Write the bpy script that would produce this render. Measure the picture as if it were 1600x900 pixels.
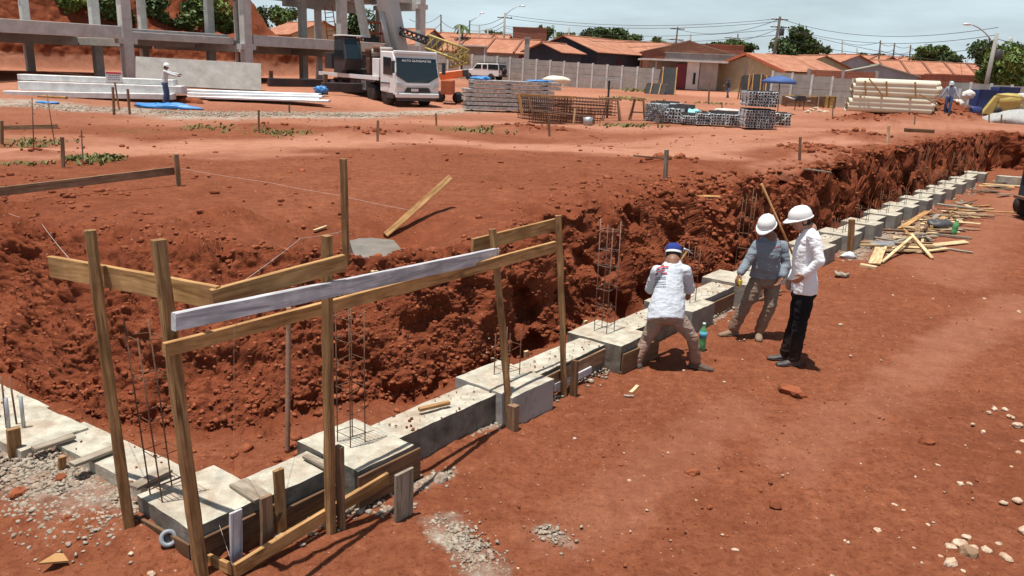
import bpy, math, random
import numpy as np
from mathutils import Vector, Matrix
random.seed(7)
RNG = np.random.default_rng(11)
scene = bpy.context.scene
COL = scene.collection
for o in list(bpy.data.objects):
    bpy.data.objects.remove(o)

# ------------------------------------------------------------------ camera
F_PX, HOR, ROLL, CAM_H = 1250.0, 103.0, math.radians(2.5), 3.1
PITCH = math.atan((450 - HOR) * math.cos(ROLL) / F_PX)
cam_d = bpy.data.cameras.new('camera')
cam_d.sensor_width = 36.0
cam_d.lens = F_PX / 1600 * 36
cam_d.clip_start = 0.05
cam_d.clip_end = 5000
cam = bpy.data.objects.new('camera', cam_d)
COL.objects.link(cam)
_fw = Vector((0, math.cos(PITCH), -math.sin(PITCH)))
_u = Vector((0, math.sin(PITCH), math.cos(PITCH)))
_x = Vector((1, 0, 0))
_rt = _x * math.cos(ROLL) + _u * math.sin(ROLL)
_up = -_x * math.sin(ROLL) + _u * math.cos(ROLL)
M = Matrix((( _rt.x, _up.x, -_fw.x, 0), (_rt.y, _up.y, -_fw.y, 0), (_rt.z, _up.z, -_fw.z, CAM_H), (0, 0, 0, 1)))
cam.matrix_world = M
scene.camera = cam
scene.render.resolution_x, scene.render.resolution_y = 1024, 576

# ------------------------------------------------------------------ light
SUN = Vector((-0.140, -0.095, 0.985)).normalized()
sd = bpy.data.lights.new('sun', 'SUN')
sd.energy = 5.0
sd.angle = math.radians(0.5)
sd.color = (1.0, 0.955, 0.88)
so = bpy.data.objects.new('sun', sd)
so.rotation_euler = SUN.to_track_quat('Z', 'Y').to_euler()
so.location = (0, 0, 60)
COL.objects.link(so)

world = bpy.data.worlds.new('World')
scene.world = world
world.use_nodes = True
nt = world.node_tree
nt.nodes.clear()
wo = nt.nodes.new('ShaderNodeOutputWorld')
bg = nt.nodes.new('ShaderNodeBackground')
bg.inputs['Strength'].default_value = 0.06
sky = nt.nodes.new('ShaderNodeTexSky')
sky.sky_type = 'NISHITA'
sky.sun_disc = False
sky.sun_elevation = math.asin(SUN.z)
sky.sun_rotation = math.atan2(SUN.x, SUN.y)
sky.air_density = 1.0
sky.dust_density = 1.6
sky.ozone_density = 1.0
tc = nt.nodes.new('ShaderNodeTexCoord')
mp = nt.nodes.new('ShaderNodeMapping')
mp.inputs['Scale'].default_value = (2.2, 2.2, 12.0)
nz = nt.nodes.new('ShaderNodeTexNoise')
nz.inputs['Scale'].default_value = 1.7
nz.inputs['Detail'].default_value = 6
nz.inputs['Roughness'].default_value = 0.55
rp = nt.nodes.new('ShaderNodeValToRGB')
rp.color_ramp.elements[0].position = 0.33
rp.color_ramp.elements[0].color = (0.50, 0.50, 0.50, 1)
rp.color_ramp.elements[1].position = 0.68
rp.color_ramp.elements[1].color = (0.98, 0.98, 0.98, 1)
mx = nt.nodes.new('ShaderNodeMix')
mx.data_type = 'RGBA'
mx.inputs[7].default_value = (9.6, 11.6, 12.6, 1)
nt.links.new(tc.outputs['Generated'], mp.inputs['Vector'])
nt.links.new(mp.outputs['Vector'], nz.inputs['Vector'])
nt.links.new(nz.outputs['Fac'], rp.inputs['Fac'])
# a bright humid layer low over the horizon, thinning out towards the zenith
sx = nt.nodes.new('ShaderNodeSeparateXYZ')
nt.links.new(tc.outputs['Generated'], sx.inputs[0])
mr = nt.nodes.new('ShaderNodeMapRange')
mr.inputs['From Min'].default_value = 0.05
mr.inputs['From Max'].default_value = 0.55
mr.inputs['To Min'].default_value = 1.0
mr.inputs['To Max'].default_value = 0.12
nt.links.new(sx.outputs['Z'], mr.inputs['Value'])
mm = nt.nodes.new('ShaderNodeMath')
mm.operation = 'MULTIPLY'
nt.links.new(rp.outputs['Color'], mm.inputs[0])
nt.links.new(mr.outputs['Result'], mm.inputs[1])
nt.links.new(mm.outputs[0], mx.inputs[0])
nt.links.new(sky.outputs['Color'], mx.inputs[6])
nt.links.new(mx.outputs[2], bg.inputs['Color'])
nt.links.new(bg.outputs['Background'], wo.inputs['Surface'])
vs = scene.view_settings
vs.view_transform = 'Standard'
vs.look = 'None'
vs.exposure = 0.30
vs.gamma = 1.0
vs.use_curve_mapping = False

# ------------------------------------------------------------------ picture helpers: a pixel of the survey photo to a real point
def ray(px, py):
    u, v = px - 800.0, py - 450.0
    d = _rt * u - _up * v + _fw * F_PX
    return d.normalized()
def un(px, py, z=0.0):
    d = ray(px, py); t = (z - CAM_H) / d.z
    return Vector((d.x * t, d.y * t, z))
def at(px, py, Y):
    d = ray(px, py); t = Y / d.y
    return Vector((d.x * t, Y, CAM_H + d.z * t))

# ------------------------------------------------------------------ numpy noise
_perm = np.concatenate([RNG.permutation(256)] * 3).astype(np.int32)
_grad = RNG.normal(size=(256, 3)).astype(np.float32)
_grad /= np.linalg.norm(_grad, axis=1)[:, None]
_jit = RNG.random((256, 3)).astype(np.float32)
def pnoise(P, s=1.0, off=0.0):
    q = P.astype(np.float32) * np.float32(s) + np.float32(off)
    i = np.floor(q).astype(np.int32); f = q - i
    w = f * f * f * (f * (f * 6 - 15) + 10)
    i &= 255
    out = np.zeros(len(q), np.float32)
    for dx in (0, 1):
        ax = _perm[i[:, 0] + dx]; wx = w[:, 0] if dx else 1 - w[:, 0]
        for dy in (0, 1):
            ay = _perm[ax + ((i[:, 1] + dy) & 255)]; wy = w[:, 1] if dy else 1 - w[:, 1]
            for dz in (0, 1):
                g = _grad[_perm[ay + ((i[:, 2] + dz) & 255)]]; wz = w[:, 2] if dz else 1 - w[:, 2]
                out += wx * wy * wz * (g[:, 0] * (f[:, 0] - dx) + g[:, 1] * (f[:, 1] - dy) + g[:, 2] * (f[:, 2] - dz))
    return out * 1.5
def fbm(P, s, octv=4, off=0.0, gain=0.5):
    a, r = 1.0, 0
    for k in range(octv):
        r = r + a * pnoise(P, s * 2 ** k, off + 17.3 * k); a *= gain
    return r
def worley(P, s, off=0.0):
    q = P.astype(np.float32) * np.float32(s) + np.float32(off)
    i = np.floor(q).astype(np.int32); f = q - i
    best = np.full(len(q), 9.0, np.float32)
    for dx in (-1, 0, 1):
        ax = _perm[(i[:, 0] + dx) & 255]
        for dy in (-1, 0, 1):
            ay = _perm[ax + ((i[:, 1] + dy) & 255)]
            for dz in (-1, 0, 1):
                j = _jit[_perm[ay + ((i[:, 2] + dz) & 255)]]
                d = (dx + j[:, 0] - f[:, 0]) ** 2 + (dy + j[:, 1] - f[:, 1]) ** 2 + (dz + j[:, 2] - f[:, 2]) ** 2
                np.minimum(best, d, out=best)
    return np.sqrt(best)
def sstep(a, b, x):
    t = np.clip((x - a) / (b - a), 0, 1)
    return t * t * (3 - 2 * t)

# ------------------------------------------------------------------ materials
MATS = {}
def new_mat(name, rough=0.8, spec=0.25):
    m = bpy.data.materials.new(name); m.use_nodes = True
    n = m.node_tree.nodes; b = n['Principled BSDF']
    b.inputs['Roughness'].default_value = rough
    b.inputs['Specular IOR Level'].default_value = spec
    MATS[name] = m
    return m, m.node_tree, b
def nd(t, kind, **kw):
    n = t.nodes.new(kind)
    for k, v in kw.items():
        if k.startswith('_'): setattr(n, k[1:], v)
        else: n.inputs[k].default_value = v
    return n
def ramp(t, src, stops):
    r = t.nodes.new('ShaderNodeValToRGB'); e = r.color_ramp.elements
    while len(e) < len(stops): e.new(0.5)
    for k, (p, c) in enumerate(stops):
        e[k].position = p; e[k].color = (*c, 1) if len(c) == 3 else c
    t.links.new(src, r.inputs['Fac'])
    return r.outputs['Color']
def mixc(t, fac, a, b, mode='MIX'):
    m = t.nodes.new('ShaderNodeMix'); m.data_type = 'RGBA'; m.blend_type = mode
    for sock, v in ((0, fac), (6, a), (7, b)):
        if hasattr(v, 'links') or hasattr(v, 'is_linked'): t.links.new(v, m.inputs[sock])
        elif sock == 0: m.inputs[0].default_value = v
        else: m.inputs[sock].default_value = (*v, 1)
    return m.outputs[2]
def bump(t, b, h, strength=0.5, dist=0.01):
    n = t.nodes.new('ShaderNodeBump'); n.inputs['Strength'].default_value = strength; n.inputs['Distance'].default_value = dist
    t.links.new(h, n.inputs['Height']); t.links.new(n.outputs['Normal'], b.inputs['Normal'])
def noise(t, vec, scale, detail=4, rough=0.55, dist=0.0):
    n = nd(t, 'ShaderNodeTexNoise', Scale=scale, Detail=detail, Roughness=rough, Distortion=dist)
    if vec is not None: t.links.new(vec, n.inputs['Vector'])
    return n.outputs['Fac']
def coords(t, which='Object'):
    return t.nodes.new('ShaderNodeTexCoord').outputs[which]
def worldpos(t):
    return t.nodes.new('ShaderNodeNewGeometry').outputs['Position']
def scaled(t, vec, s):
    m = t.nodes.new('ShaderNodeMapping'); m.inputs['Scale'].default_value = s
    t.links.new(vec, m.inputs['Vector']); return m.outputs['Vector']
def mat_plain(name, col, rough=0.6, spec=0.3, var=0.15, scale=6.0, metal=0.0, dirt=0.0, bmp=0.0):
    m, t, b = new_mat(name, rough, spec)
    b.inputs['Metallic'].default_value = metal
    p = worldpos(t)
    f = noise(t, p, scale, 5, 0.6)
    lo = tuple(c * (1 - var) for c in col); hi = tuple(min(1, c * (1 + var)) for c in col)
    c = ramp(t, f, [(0.3, lo), (0.7, hi)])
    if dirt > 0:
        d = noise(t, p, scale * 0.35, 6, 0.65)
        msk = ramp(t, d, [(0.45, (0, 0, 0)), (0.75, (dirt, dirt, dirt))])
        c = mixc(t, msk, c, (0.20, 0.085, 0.045))
    t.links.new(c, b.inputs['Base Color'])
    if bmp > 0: bump(t, b, noise(t, p, scale * 8, 4), bmp, 0.01)
    return m
def mat_wood(name, dark, light, stain=0.25, rough=0.78):
    m, t, b = new_mat(name, rough, 0.2)
    uv = t.nodes.new('ShaderNodeUVMap').outputs['UV']
    oi = t.nodes.new('ShaderNodeObjectInfo')
    sh = t.nodes.new('ShaderNodeVectorMath'); sh.operation = 'ADD'
    cb = t.nodes.new('ShaderNodeCombineXYZ')
    mu = t.nodes.new('ShaderNodeMath'); mu.operation = 'MULTIPLY'; mu.inputs[1].default_value = 37.0
    t.links.new(oi.outputs['Random'], mu.inputs[0])
    for k in range(3): t.links.new(mu.outputs[0], cb.inputs[k])
    t.links.new(uv, sh.inputs[0]); t.links.new(cb.outputs[0], sh.inputs[1])
    v = sh.outputs[0]
    g = noise(t, scaled(t, v, (2.2, 60, 1)), 1.0, 5, 0.6, 1.2)
    c = ramp(t, g, [(0.36, tuple(x * .8 for x in dark)), (0.50, tuple((a + b_) / 2 for a, b_ in zip(dark, light))), (0.63, light)])
    big = noise(t, scaled(t, v, (3.0, 5, 1)), 1.0, 4, 0.6)
    c = mixc(t, ramp(t, big, [(0.42, (0, 0, 0)), (0.68, (0.6, 0.6, 0.6))]), c, tuple(x * 0.62 for x in dark))
    kn = nd(t, 'ShaderNodeTexVoronoi', Scale=1.0)
    t.links.new(scaled(t, v, (2.0, 9, 1)), kn.inputs['Vector'])
    c = mixc(t, ramp(t, kn.outputs['Distance'], [(0.05, (0.75, 0.75, 0.75)), (0.14, (0, 0, 0))]), c, tuple(x * 0.35 for x in dark))
    d = noise(t, worldpos(t), 4.5, 5, 0.65)
    c = mixc(t, ramp(t, d, [(0.48, (0, 0, 0)), (0.78, (stain, stain, stain))]), c, (0.17, 0.075, 0.04))
    t.links.new(c, b.inputs['Base Color'])
    bump(t, b, g, 0.35, 0.004)
    return m
def mat_concrete(name, lo, hi, stain=(0.30, 0.17, 0.10), amt=0.5, sc=3.0, bmp=0.35):
    m, t, b = new_mat(name, 0.88, 0.15)
    p = worldpos(t)
    f = noise(t, p, sc * 2.2, 7, 0.62)
    c = ramp(t, f, [(0.3, lo), (0.68, hi)])
    d = noise(t, p, sc * 0.8, 6, 0.7, 0.6)
    c = mixc(t, ramp(t, d, [(0.46, (0, 0, 0)), (0.72, (amt, amt, amt))]), c, stain)
    pits = noise(t, p, sc * 22, 3, 0.6)
    c = mixc(t, ramp(t, pits, [(0.30, (0.5, 0.5, 0.5)), (0.42, (0, 0, 0))]), c, tuple(x * 0.45 for x in lo))
    t.links.new(c, b.inputs['Base Color'])
    bump(t, b, noise(t, p, sc * 12, 6, 0.65), bmp, 0.012)
    return m

# ------------------------------------------------------------------ objects
def tag(o, label=None, cat=None, group=None, kind=None):
    if label: o['label'] = label
    if cat: o['category'] = cat
    if group: o['group'] = group
    if kind: o['kind'] = kind
    return o
def thing(name, label, cat, loc=(0, 0, 0), rz=0.0, group=None):
    o = bpy.data.objects.new(name, None)
    o.empty_display_size = 0.2
    COL.objects.link(o)
    o.location = loc; o.rotation_euler = (0, 0, rz)
    return tag(o, label, cat, group)
def copy_tree(o, parent=None):
    c = o.copy(); COL.objects.link(c); c.parent = parent
    for ch in list(o.children): copy_tree(ch, c)
    return c
class MB:
    def __init__(s): s.v = []; s.f = []; s.uv = []; s.mi = []; s.sm = []
    def face(s, idx, uv=None, mi=0, sm=False):
        s.f.append(tuple(idx)); s.uv.append(uv or [(0, 0)] * len(idx)); s.mi.append(mi); s.sm.append(sm)
    def quad(s, pts, mi=0, sm=False, uv=None):
        b = len(s.v); s.v += [tuple(p) for p in pts]
        s.face(range(b, b + len(pts)), uv, mi, sm); return s
    def box(s, c, d, rz=0.0, mi=0, R=None):
        c = Vector(c); hx, hy, hz = d[0] / 2, d[1] / 2, d[2] / 2
        R = R or Matrix.Rotation(rz, 3, 'Z')
        P = [c + R @ Vector((x * hx, y * hy, z * hz)) for z in (-1, 1) for x, y in ((-1, -1), (1, -1), (1, 1), (-1, 1))]
        b = len(s.v); s.v += [tuple(p) for p in P]
        for q, (du, dv) in (((0, 3, 2, 1), (d[1], d[0])), ((4, 5, 6, 7), (d[0], d[1])), ((0, 1, 5, 4), (d[0], d[2])), ((1, 2, 6, 5), (d[1], d[2])), ((2, 3, 7, 6), (d[0], d[2])), ((3, 0, 4, 7), (d[1], d[2]))):
            s.face([b + k for k in q], [(0, 0), (du, 0), (du, dv), (0, dv)], mi)
        return s
    def bar(s, p0, p1, w, h, up=(0, 0, 1), seg=1, wob=0.0, ch=0.0, mi=0, seed=0, w1=None, h1=None):
        """chamfered timber or section from p0 to p1; w along side, h along up"""
        rr = random.Random(seed)
        p0, p1 = Vector(p0), Vector(p1); d = (p1 - p0); L = d.length; d.normalize()
        up = Vector(up); sd_ = d.cross(up)
        if sd_.length < 1e-4: sd_ = d.cross(Vector((0, 1, 0)))
        sd_.normalize(); u2 = sd_.cross(d).normalized()
        prof = []
        def mk(w, h):
            c = min(ch, w * .45, h * .45); a, b = w / 2, h / 2
            if c <= 0: return [(-a, -b), (a, -b), (a, b), (-a, b)]
            return [(-a + c, -b), (a - c, -b), (a, -b + c), (a, b - c), (a - c, b), (-a + c, b), (-a, b - c), (-a, -b + c)]
        n = len(mk(w, h)); b0 = len(s.v)
        ph = [rr.uniform(-6, 6) for _ in range(4)]
        for k in range(seg + 1):
            t = k / seg; ww = w + ((w1 or w) - w) * t; hh = h + ((h1 or h) - h) * t
            o = p0 + d * (L * t)
            if wob: o = o + sd_ * wob * math.sin(t * 2.6 + ph[0]) + u2 * wob * math.sin(t * 2.1 + ph[1]) - (sd_ * wob * math.sin(ph[0]) + u2 * wob * math.sin(ph[1]))
            for (a, b) in mk(ww, hh):
                j = wob * 0.25
                q = o + sd_ * (a + rr.uniform(-j, j)) + u2 * (b + rr.uniform(-j, j))
                s.v.append(tuple(q))
        per = 2 * (w + h); us = [per * k / n for k in range(n + 1)]
        for k in range(seg):
            for i in range(n):
                j = (i + 1) % n
                s.face([b0 + k * n + i, b0 + k * n + j, b0 + (k + 1) * n + j, b0 + (k + 1) * n + i],
                       [(L * k / seg, us[i]), (L * k / seg, us[i + 1]), (L * (k + 1) / seg, us[i + 1]), (L * (k + 1) / seg, us[i])], mi)
        s.face([b0 + i for i in range(n)][::-1], [(.01 * i, .02 * (i % 3)) for i in range(n)], mi)
        s.face([b0 + seg * n + i for i in range(n)], [(.01 * i, .02 * (i % 3)) for i in range(n)], mi)
        return s
    def tube(s, pts, r, n=8, mi=0, cap=True, sm=True):
        pts = [Vector(p) for p in pts]; R = r if isinstance(r, (list, tuple)) else [r] * len(pts)
        b0 = len(s.v); ref = None; acc = 0
        for k, p in enumerate(pts):
            d = (pts[min(k + 1, len(pts) - 1)] - pts[max(k - 1, 0)]).normalized()
            if ref is None:
                ref = d.orthogonal().normalized()
            a = (ref - d * ref.dot(d)).normalized(); ref = a; c = d.cross(a)
            for i in range(n):
                an = 2 * math.pi * i / n
                s.v.append(tuple(p + a * (R[k] * math.cos(an)) + c * (R[k] * math.sin(an))))
        for k in range(len(pts) - 1):
            L = (pts[k + 1] - pts[k]).length
            for i in range(n):
                j = (i + 1) % n; r0 = R[k] * 6.28 / n
                s.face([b0 + k * n + i, b0 + k * n + j, b0 + (k + 1) * n + j, b0 + (k + 1) * n + i],
                       [(acc, i * r0), (acc, (i + 1) * r0), (acc + L, (i + 1) * r0), (acc + L, i * r0)], mi, sm)
            acc += L
        if cap:
            s.face([b0 + i for i in range(n)][::-1], None, mi); s.face([b0 + (len(pts) - 1) * n + i for i in range(n)], None, mi)
        return s
    def lathe(s, prof, n=24, c=(0, 0, 0), axis=(0, 0, 1), mi=0, sm=True, sx=1.0, sy=1.0):
        """prof: list of (r, z)"""
        c = Vector(c); q = Vector((0, 0, 1)).rotation_difference(Vector(axis))
        b0 = len(s.v)
        for (r, z) in prof:
            for i in range(n):
                a = 2 * math.pi * i / n
                s.v.append(tuple(c + q @ Vector((r * math.cos(a) * sx, r * math.sin(a) * sy, z))))
        for k in range(len(prof) - 1):
            for i in range(n):
                j = (i + 1) % n
                s.face([b0 + k * n + i, b0 + k * n + j, b0 + (k + 1) * n + j, b0 + (k + 1) * n + i], None, mi, sm)
        if prof[0][0] > 1e-4: s.face([b0 + i for i in range(n)][::-1], None, mi)
        if prof[-1][0] > 1e-4: s.face([b0 + (len(prof) - 1) * n + i for i in range(n)], None, mi)
        return s
    def ell(s, c, r, n=14, mi=0, R=None):
        c = Vector(c); b0 = len(s.v); m = n // 2 + 1
        for k in range(m):
            th = math.pi * k / (m - 1)
            for i in range(n):
                a = 2 * math.pi * i / n
                p = Vector((r[0] * math.sin(th) * math.cos(a), r[1] * math.sin(th) * math.sin(a), r[2] * math.cos(th)))
                s.v.append(tuple(c + (R @ p if R else p)))
        for k in range(m - 1):
            for i in range(n):
                j = (i + 1) % n
                s.face([b0 + k * n + i, b0 + (k + 1) * n + i, b0 + (k + 1) * n + j, b0 + k * n + j], None, mi, True)
        return s
    def prism(s, poly, a, b, mi=0, sm=False):
        """poly: outline points in 3-D, swept by vector a..b (two offsets)"""
        a, b = Vector(a), Vector(b); n = len(poly); b0 = len(s.v)
        s.v += [tuple(Vector(p) + a) for p in poly] + [tuple(Vector(p) + b) for p in poly]
        for i in range(n):
            j = (i + 1) % n; L = (Vector(poly[j]) - Vector(poly[i])).length; D = (b - a).length
            s.face([b0 + i, b0 + j, b0 + n + j, b0 + n + i], [(0, 0), (L, 0), (L, D), (0, D)], mi, sm)
        s.face([b0 + i for i in range(n)][::-1], None, mi); s.face([b0 + n + i for i in range(n)], None, mi)
        return s
    def mesh(s, name, mats, off=None):
        me = bpy.data.meshes.new(name)
        V = s.v if off is None else [(x - off[0], y - off[1], z - off[2]) for x, y, z in s.v]
        me.from_pydata(V, [], s.f)
        for m in (mats if isinstance(mats, (list, tuple)) else [mats]): me.materials.append(MATS[m] if isinstance(m, str) else m)
        uvl = me.uv_layers.new(name='UVMap')
        uvl.data.foreach_set('uv', np.array([c for f in s.uv for p in f for c in p], np.float32))
        me.polygons.foreach_set('material_index', np.array(s.mi, np.int32))
        me.polygons.foreach_set('use_smooth', np.array(s.sm, bool))
        me.update()
        return me
    def build(s, name, mats, parent=None, loc=None, bevel=0.0, norm=True):
        """world-space verts: with a parent they are moved into its frame, else the origin goes to loc"""
        if parent is not None and loc is None:
            Mx = (Matrix.Translation(parent.location) @ Matrix.Rotation(parent.rotation_euler.z, 4, 'Z')).inverted()
            s.v = [tuple(Mx @ Vector(p)) for p in s.v]; off = None
        else: off = loc
        me = s.mesh(name, mats, off)
        if norm:
            import bmesh
            bm = bmesh.new(); bm.from_mesh(me); bmesh.ops.recalc_face_normals(bm, faces=bm.faces); bm.to_mesh(me); bm.free()
        o = bpy.data.objects.new(name, me); COL.objects.link(o)
        if parent is not None: o.parent = parent
        elif loc is not None: o.location = loc
        if bevel:
            b = o.modifiers.new('bevel', 'BEVEL'); b.width = bevel; b.segments = 2; b.limit_method = 'ANGLE'
        return o
    def local(s, name, mats, parent, bevel=0.0):
        """verts already in the parent's own frame"""
        me = s.mesh(name, mats)
        import bmesh
        bm = bmesh.new(); bm.from_mesh(me); bmesh.ops.recalc_face_normals(bm, faces=bm.faces); bm.to_mesh(me); bm.free()
        o = bpy.data.objects.new(name, me); COL.objects.link(o); o.parent = parent
        if bevel:
            b = o.modifiers.new('bevel', 'BEVEL'); b.width = bevel; b.segments = 2; b.limit_method = 'ANGLE'
        return o
# ------------------------------------------------------------------ the ground: excavation below, building platform above
E1 = Vector((0.606, 0.795)); N1 = Vector((-0.795, 0.606))       # long footing and the side of the bank
E2 = Vector((-0.853, 0.522)); N2 = Vector((0.522, 0.853))       # short footing at the left
A0 = Vector((-1.13, 5.51)); C0 = Vector((-1.97, 4.68))
TOPZ = 0.30
S_END = 33.5
_oa = ([-3, -.5, .3, .8, 1.1, 1.4, 2.2, 3.7, 5, 8, 10, 13.5, 18, 23, 33], [1.45, 1.45, 1.36, 1.2, 1.0, .76, .74, .82, .74, .70, .72, .52, .62, .50, .2])
_wa = ([-2, 0, 1.3, 2.2, 2.8, 4.8, 6.7, 8.5, 10, 12.6, 21, 33], [1.7, 1.9, 1.5, .50, .40, .62, .85, .75, .45, .36, .42, .4])
_ob = ([-1, .9, 1.13, 1.3, 1.9, 2.3, 6], [1.5, 1.2, 1.05, .86, .66, .60, .60])
CTRL = np.array([(-6, 9, 1.15), (-3, 8, 1.2), (-1, 8.5, 1.15), (1, 11, 1.33), (4, 15, 1.38), (8, 20.5, 1.4), (12, 26, 1.4), (20, 36, 1.4), (-10, 20, 1.0), (-5, 40, .7), (0, 42, .7),
                 (0, 25, 1.0), (10, 45, .9), (12, 60, 1.0), (25, 58, 1.1), (-8, 85, 1.5), (10, 80, 1.2), (30, 85, 1.3), (60, 80, 1.4), (-30, 34, .9), (-14, 35, .85), (-22, 46, 1.5), (-14, 56, 1.4), (-30, 52, 1.5), (-12, 44, 1.15), (-5, 42, .72), (-4, 85, 1.6), (8, 76, 1.45), (20, 78, 1.05), (24, 92, 1.4), (-5, 100, 2.4), (15, 105, 2.5), (45, 105, 2.2), (0, 130, 1.5), (90, 130, 1.5), (-90, 130, 1.5)])
# (x, y, radius, height) of small heaps and scrapes
def bumps_list():
    L = []
    def b(px, py, z, r, h): p = un(px, py, z); L.append((p.x, p.y, r, h))
    b(545, 395, .95, 1.0, -.42); b(640, 372, 1.0, .8, -.25); b(480, 470, .7, .7, .12)
    b(1120, 296, 1.25, .75, -.45); b(1190, 275, 1.3, .7, -.2); b(1050, 262, 1.3, 1.1, .12)
    b(590, 221, .9, 1.3, .13); b(540, 214, .9, 1.2, .10); b(850, 211, .9, 1.8, .12); b(800, 206, .9, 1.2, .10); b(420, 206, .9, 1.6, .10)
    b(1385, 186, 1.1, 1.7, .70); b(1420, 187, 1.1, 1.6, .95); b(1462, 188, 1.1, 1.8, .85); b(1495, 191, 1.1, 1.4, .5); b(1345, 193, 1.2, 1.6, .3)
    b(60, 245, 1.05, .7, .10); b(150, 262, 1.05, .8, .08); b(205, 180, .8, 1.5, .08); b(30, 225, 1.0, .9, -.12)
    b(330, 350, 1.15, .45, .12); b(375, 355, 1.1, .35, .10); b(190, 385, 1.15, .5, .08)
    b(1270, 240, 1.35, 1.3, .14); b(1330, 215, 1.35, 1.5, .15); b(840, 520, .0, .45, .22); b(790, 560, 0.0, .3, .1)
    return L
BUMPS = bumps_list()
def ground_parts(x, y):
    ax, ay = x - A0.x, y - A0.y
    s = ax * E1.x + ay * E1.y; dA = ax * N1.x + ay * N1.y
    dB = (x - C0.x) * N2.x + (y - C0.y) * N2.y
    wv = (0.08 * np.sin(s * 2.1 + 0.7) + 0.07 * np.sin(s * 4.7 + 2.0) + 0.05 * np.sin(s * 9.1)) * np.clip(s / 3, .3, 1.4)
    tb = (x - C0.x) * E2.x + (y - C0.y) * E2.y
    wb = 0.05 * np.sin(tb * 2.6) + 0.05 * np.sin(tb * 6.3 + 1)
    wid = np.interp(s, *_wa)
    mA = (dA - np.interp(s, *_oa) + wv) / wid
    mB = (dB - np.interp(tb, *_ob) + wb) / 1.05
    k = 0.35
    h = np.clip(0.5 + 0.5 * (mB - mA) / k, 0, 1)
    m = mB * (1 - h) + mA * h - k * h * (1 - h)
    mC = (s - S_END + 0.25 * np.sin(dA * 1.3) + 0.15 * np.sin(dA * 3.1)) / 0.35
    m = np.maximum(m, mC)
    return s, dA, dB, m
def zg(x, y):
    x = np.asarray(x, float); y = np.asarray(y, float)
    s, dA, dB, m = ground_parts(x, y)
    t = np.clip(m, 0, 1)
    f = 0.72 * t + 0.28 * (1 - (1 - t) ** 2)
    num = 0; den = 0
    for cx, cy, cz in CTRL:
        d2 = (x - cx) ** 2 + (y - cy) ** 2
        w = 1 / (d2 + 4.0) ** 1.5
        num = num + w * cz; den = den + w
    zp = num / den
    z = f * zp
    tb = (x - C0.x) * E2.x + (y - C0.y) * E2.y
    z = z + (0.17 + .08 * sstep(.8, 1.6, tb)) * sstep(-1.0, -.25, dB) * sstep(-.75, .2, tb) * (1 - sstep(-.1, .05, dB))   # rubble banked against the short footing
    for bx, by, r, hgt in BUMPS:
        d2 = ((x - bx) ** 2 + (y - by) ** 2) / (r * r)
        z = z + hgt * np.exp(-d2 * 1.6)
    # red embankment behind the frame building, in two benches
    hx = sstep(-13, -24, x)
    al = ((x + 22.2) * .663 + (y - 46) * .749); dd = (x + 22.2) * -.749 + (y - 46) * .663
    b1 = sstep(15.5, 17.5, dd + 0.6 * np.sin(al * .5)) * sstep(32, 27, al) * 3.0
    b2 = sstep(20.5, 25.5, dd + 1.0 * np.sin(al * .35)) * sstep(24.5, 20.5, al) * 6.5
    z = z + b1 + b2
    return z
def g(px, py):
    """where the sight line through a survey pixel meets the ground"""
    d = ray(px, py)
    t = np.geomspace(2.5, 400, 6000)
    X, Y, Z = d.x * t, d.y * t, CAM_H + d.z * t
    k = np.argmax(Z < zg(X, Y))
    if k == 0: k = len(t) - 1
    return Vector((float(X[k]), float(Y[k]), float(zg(X[k], Y[k]))))
def zat(x, y): return float(zg(x, y))

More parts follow.
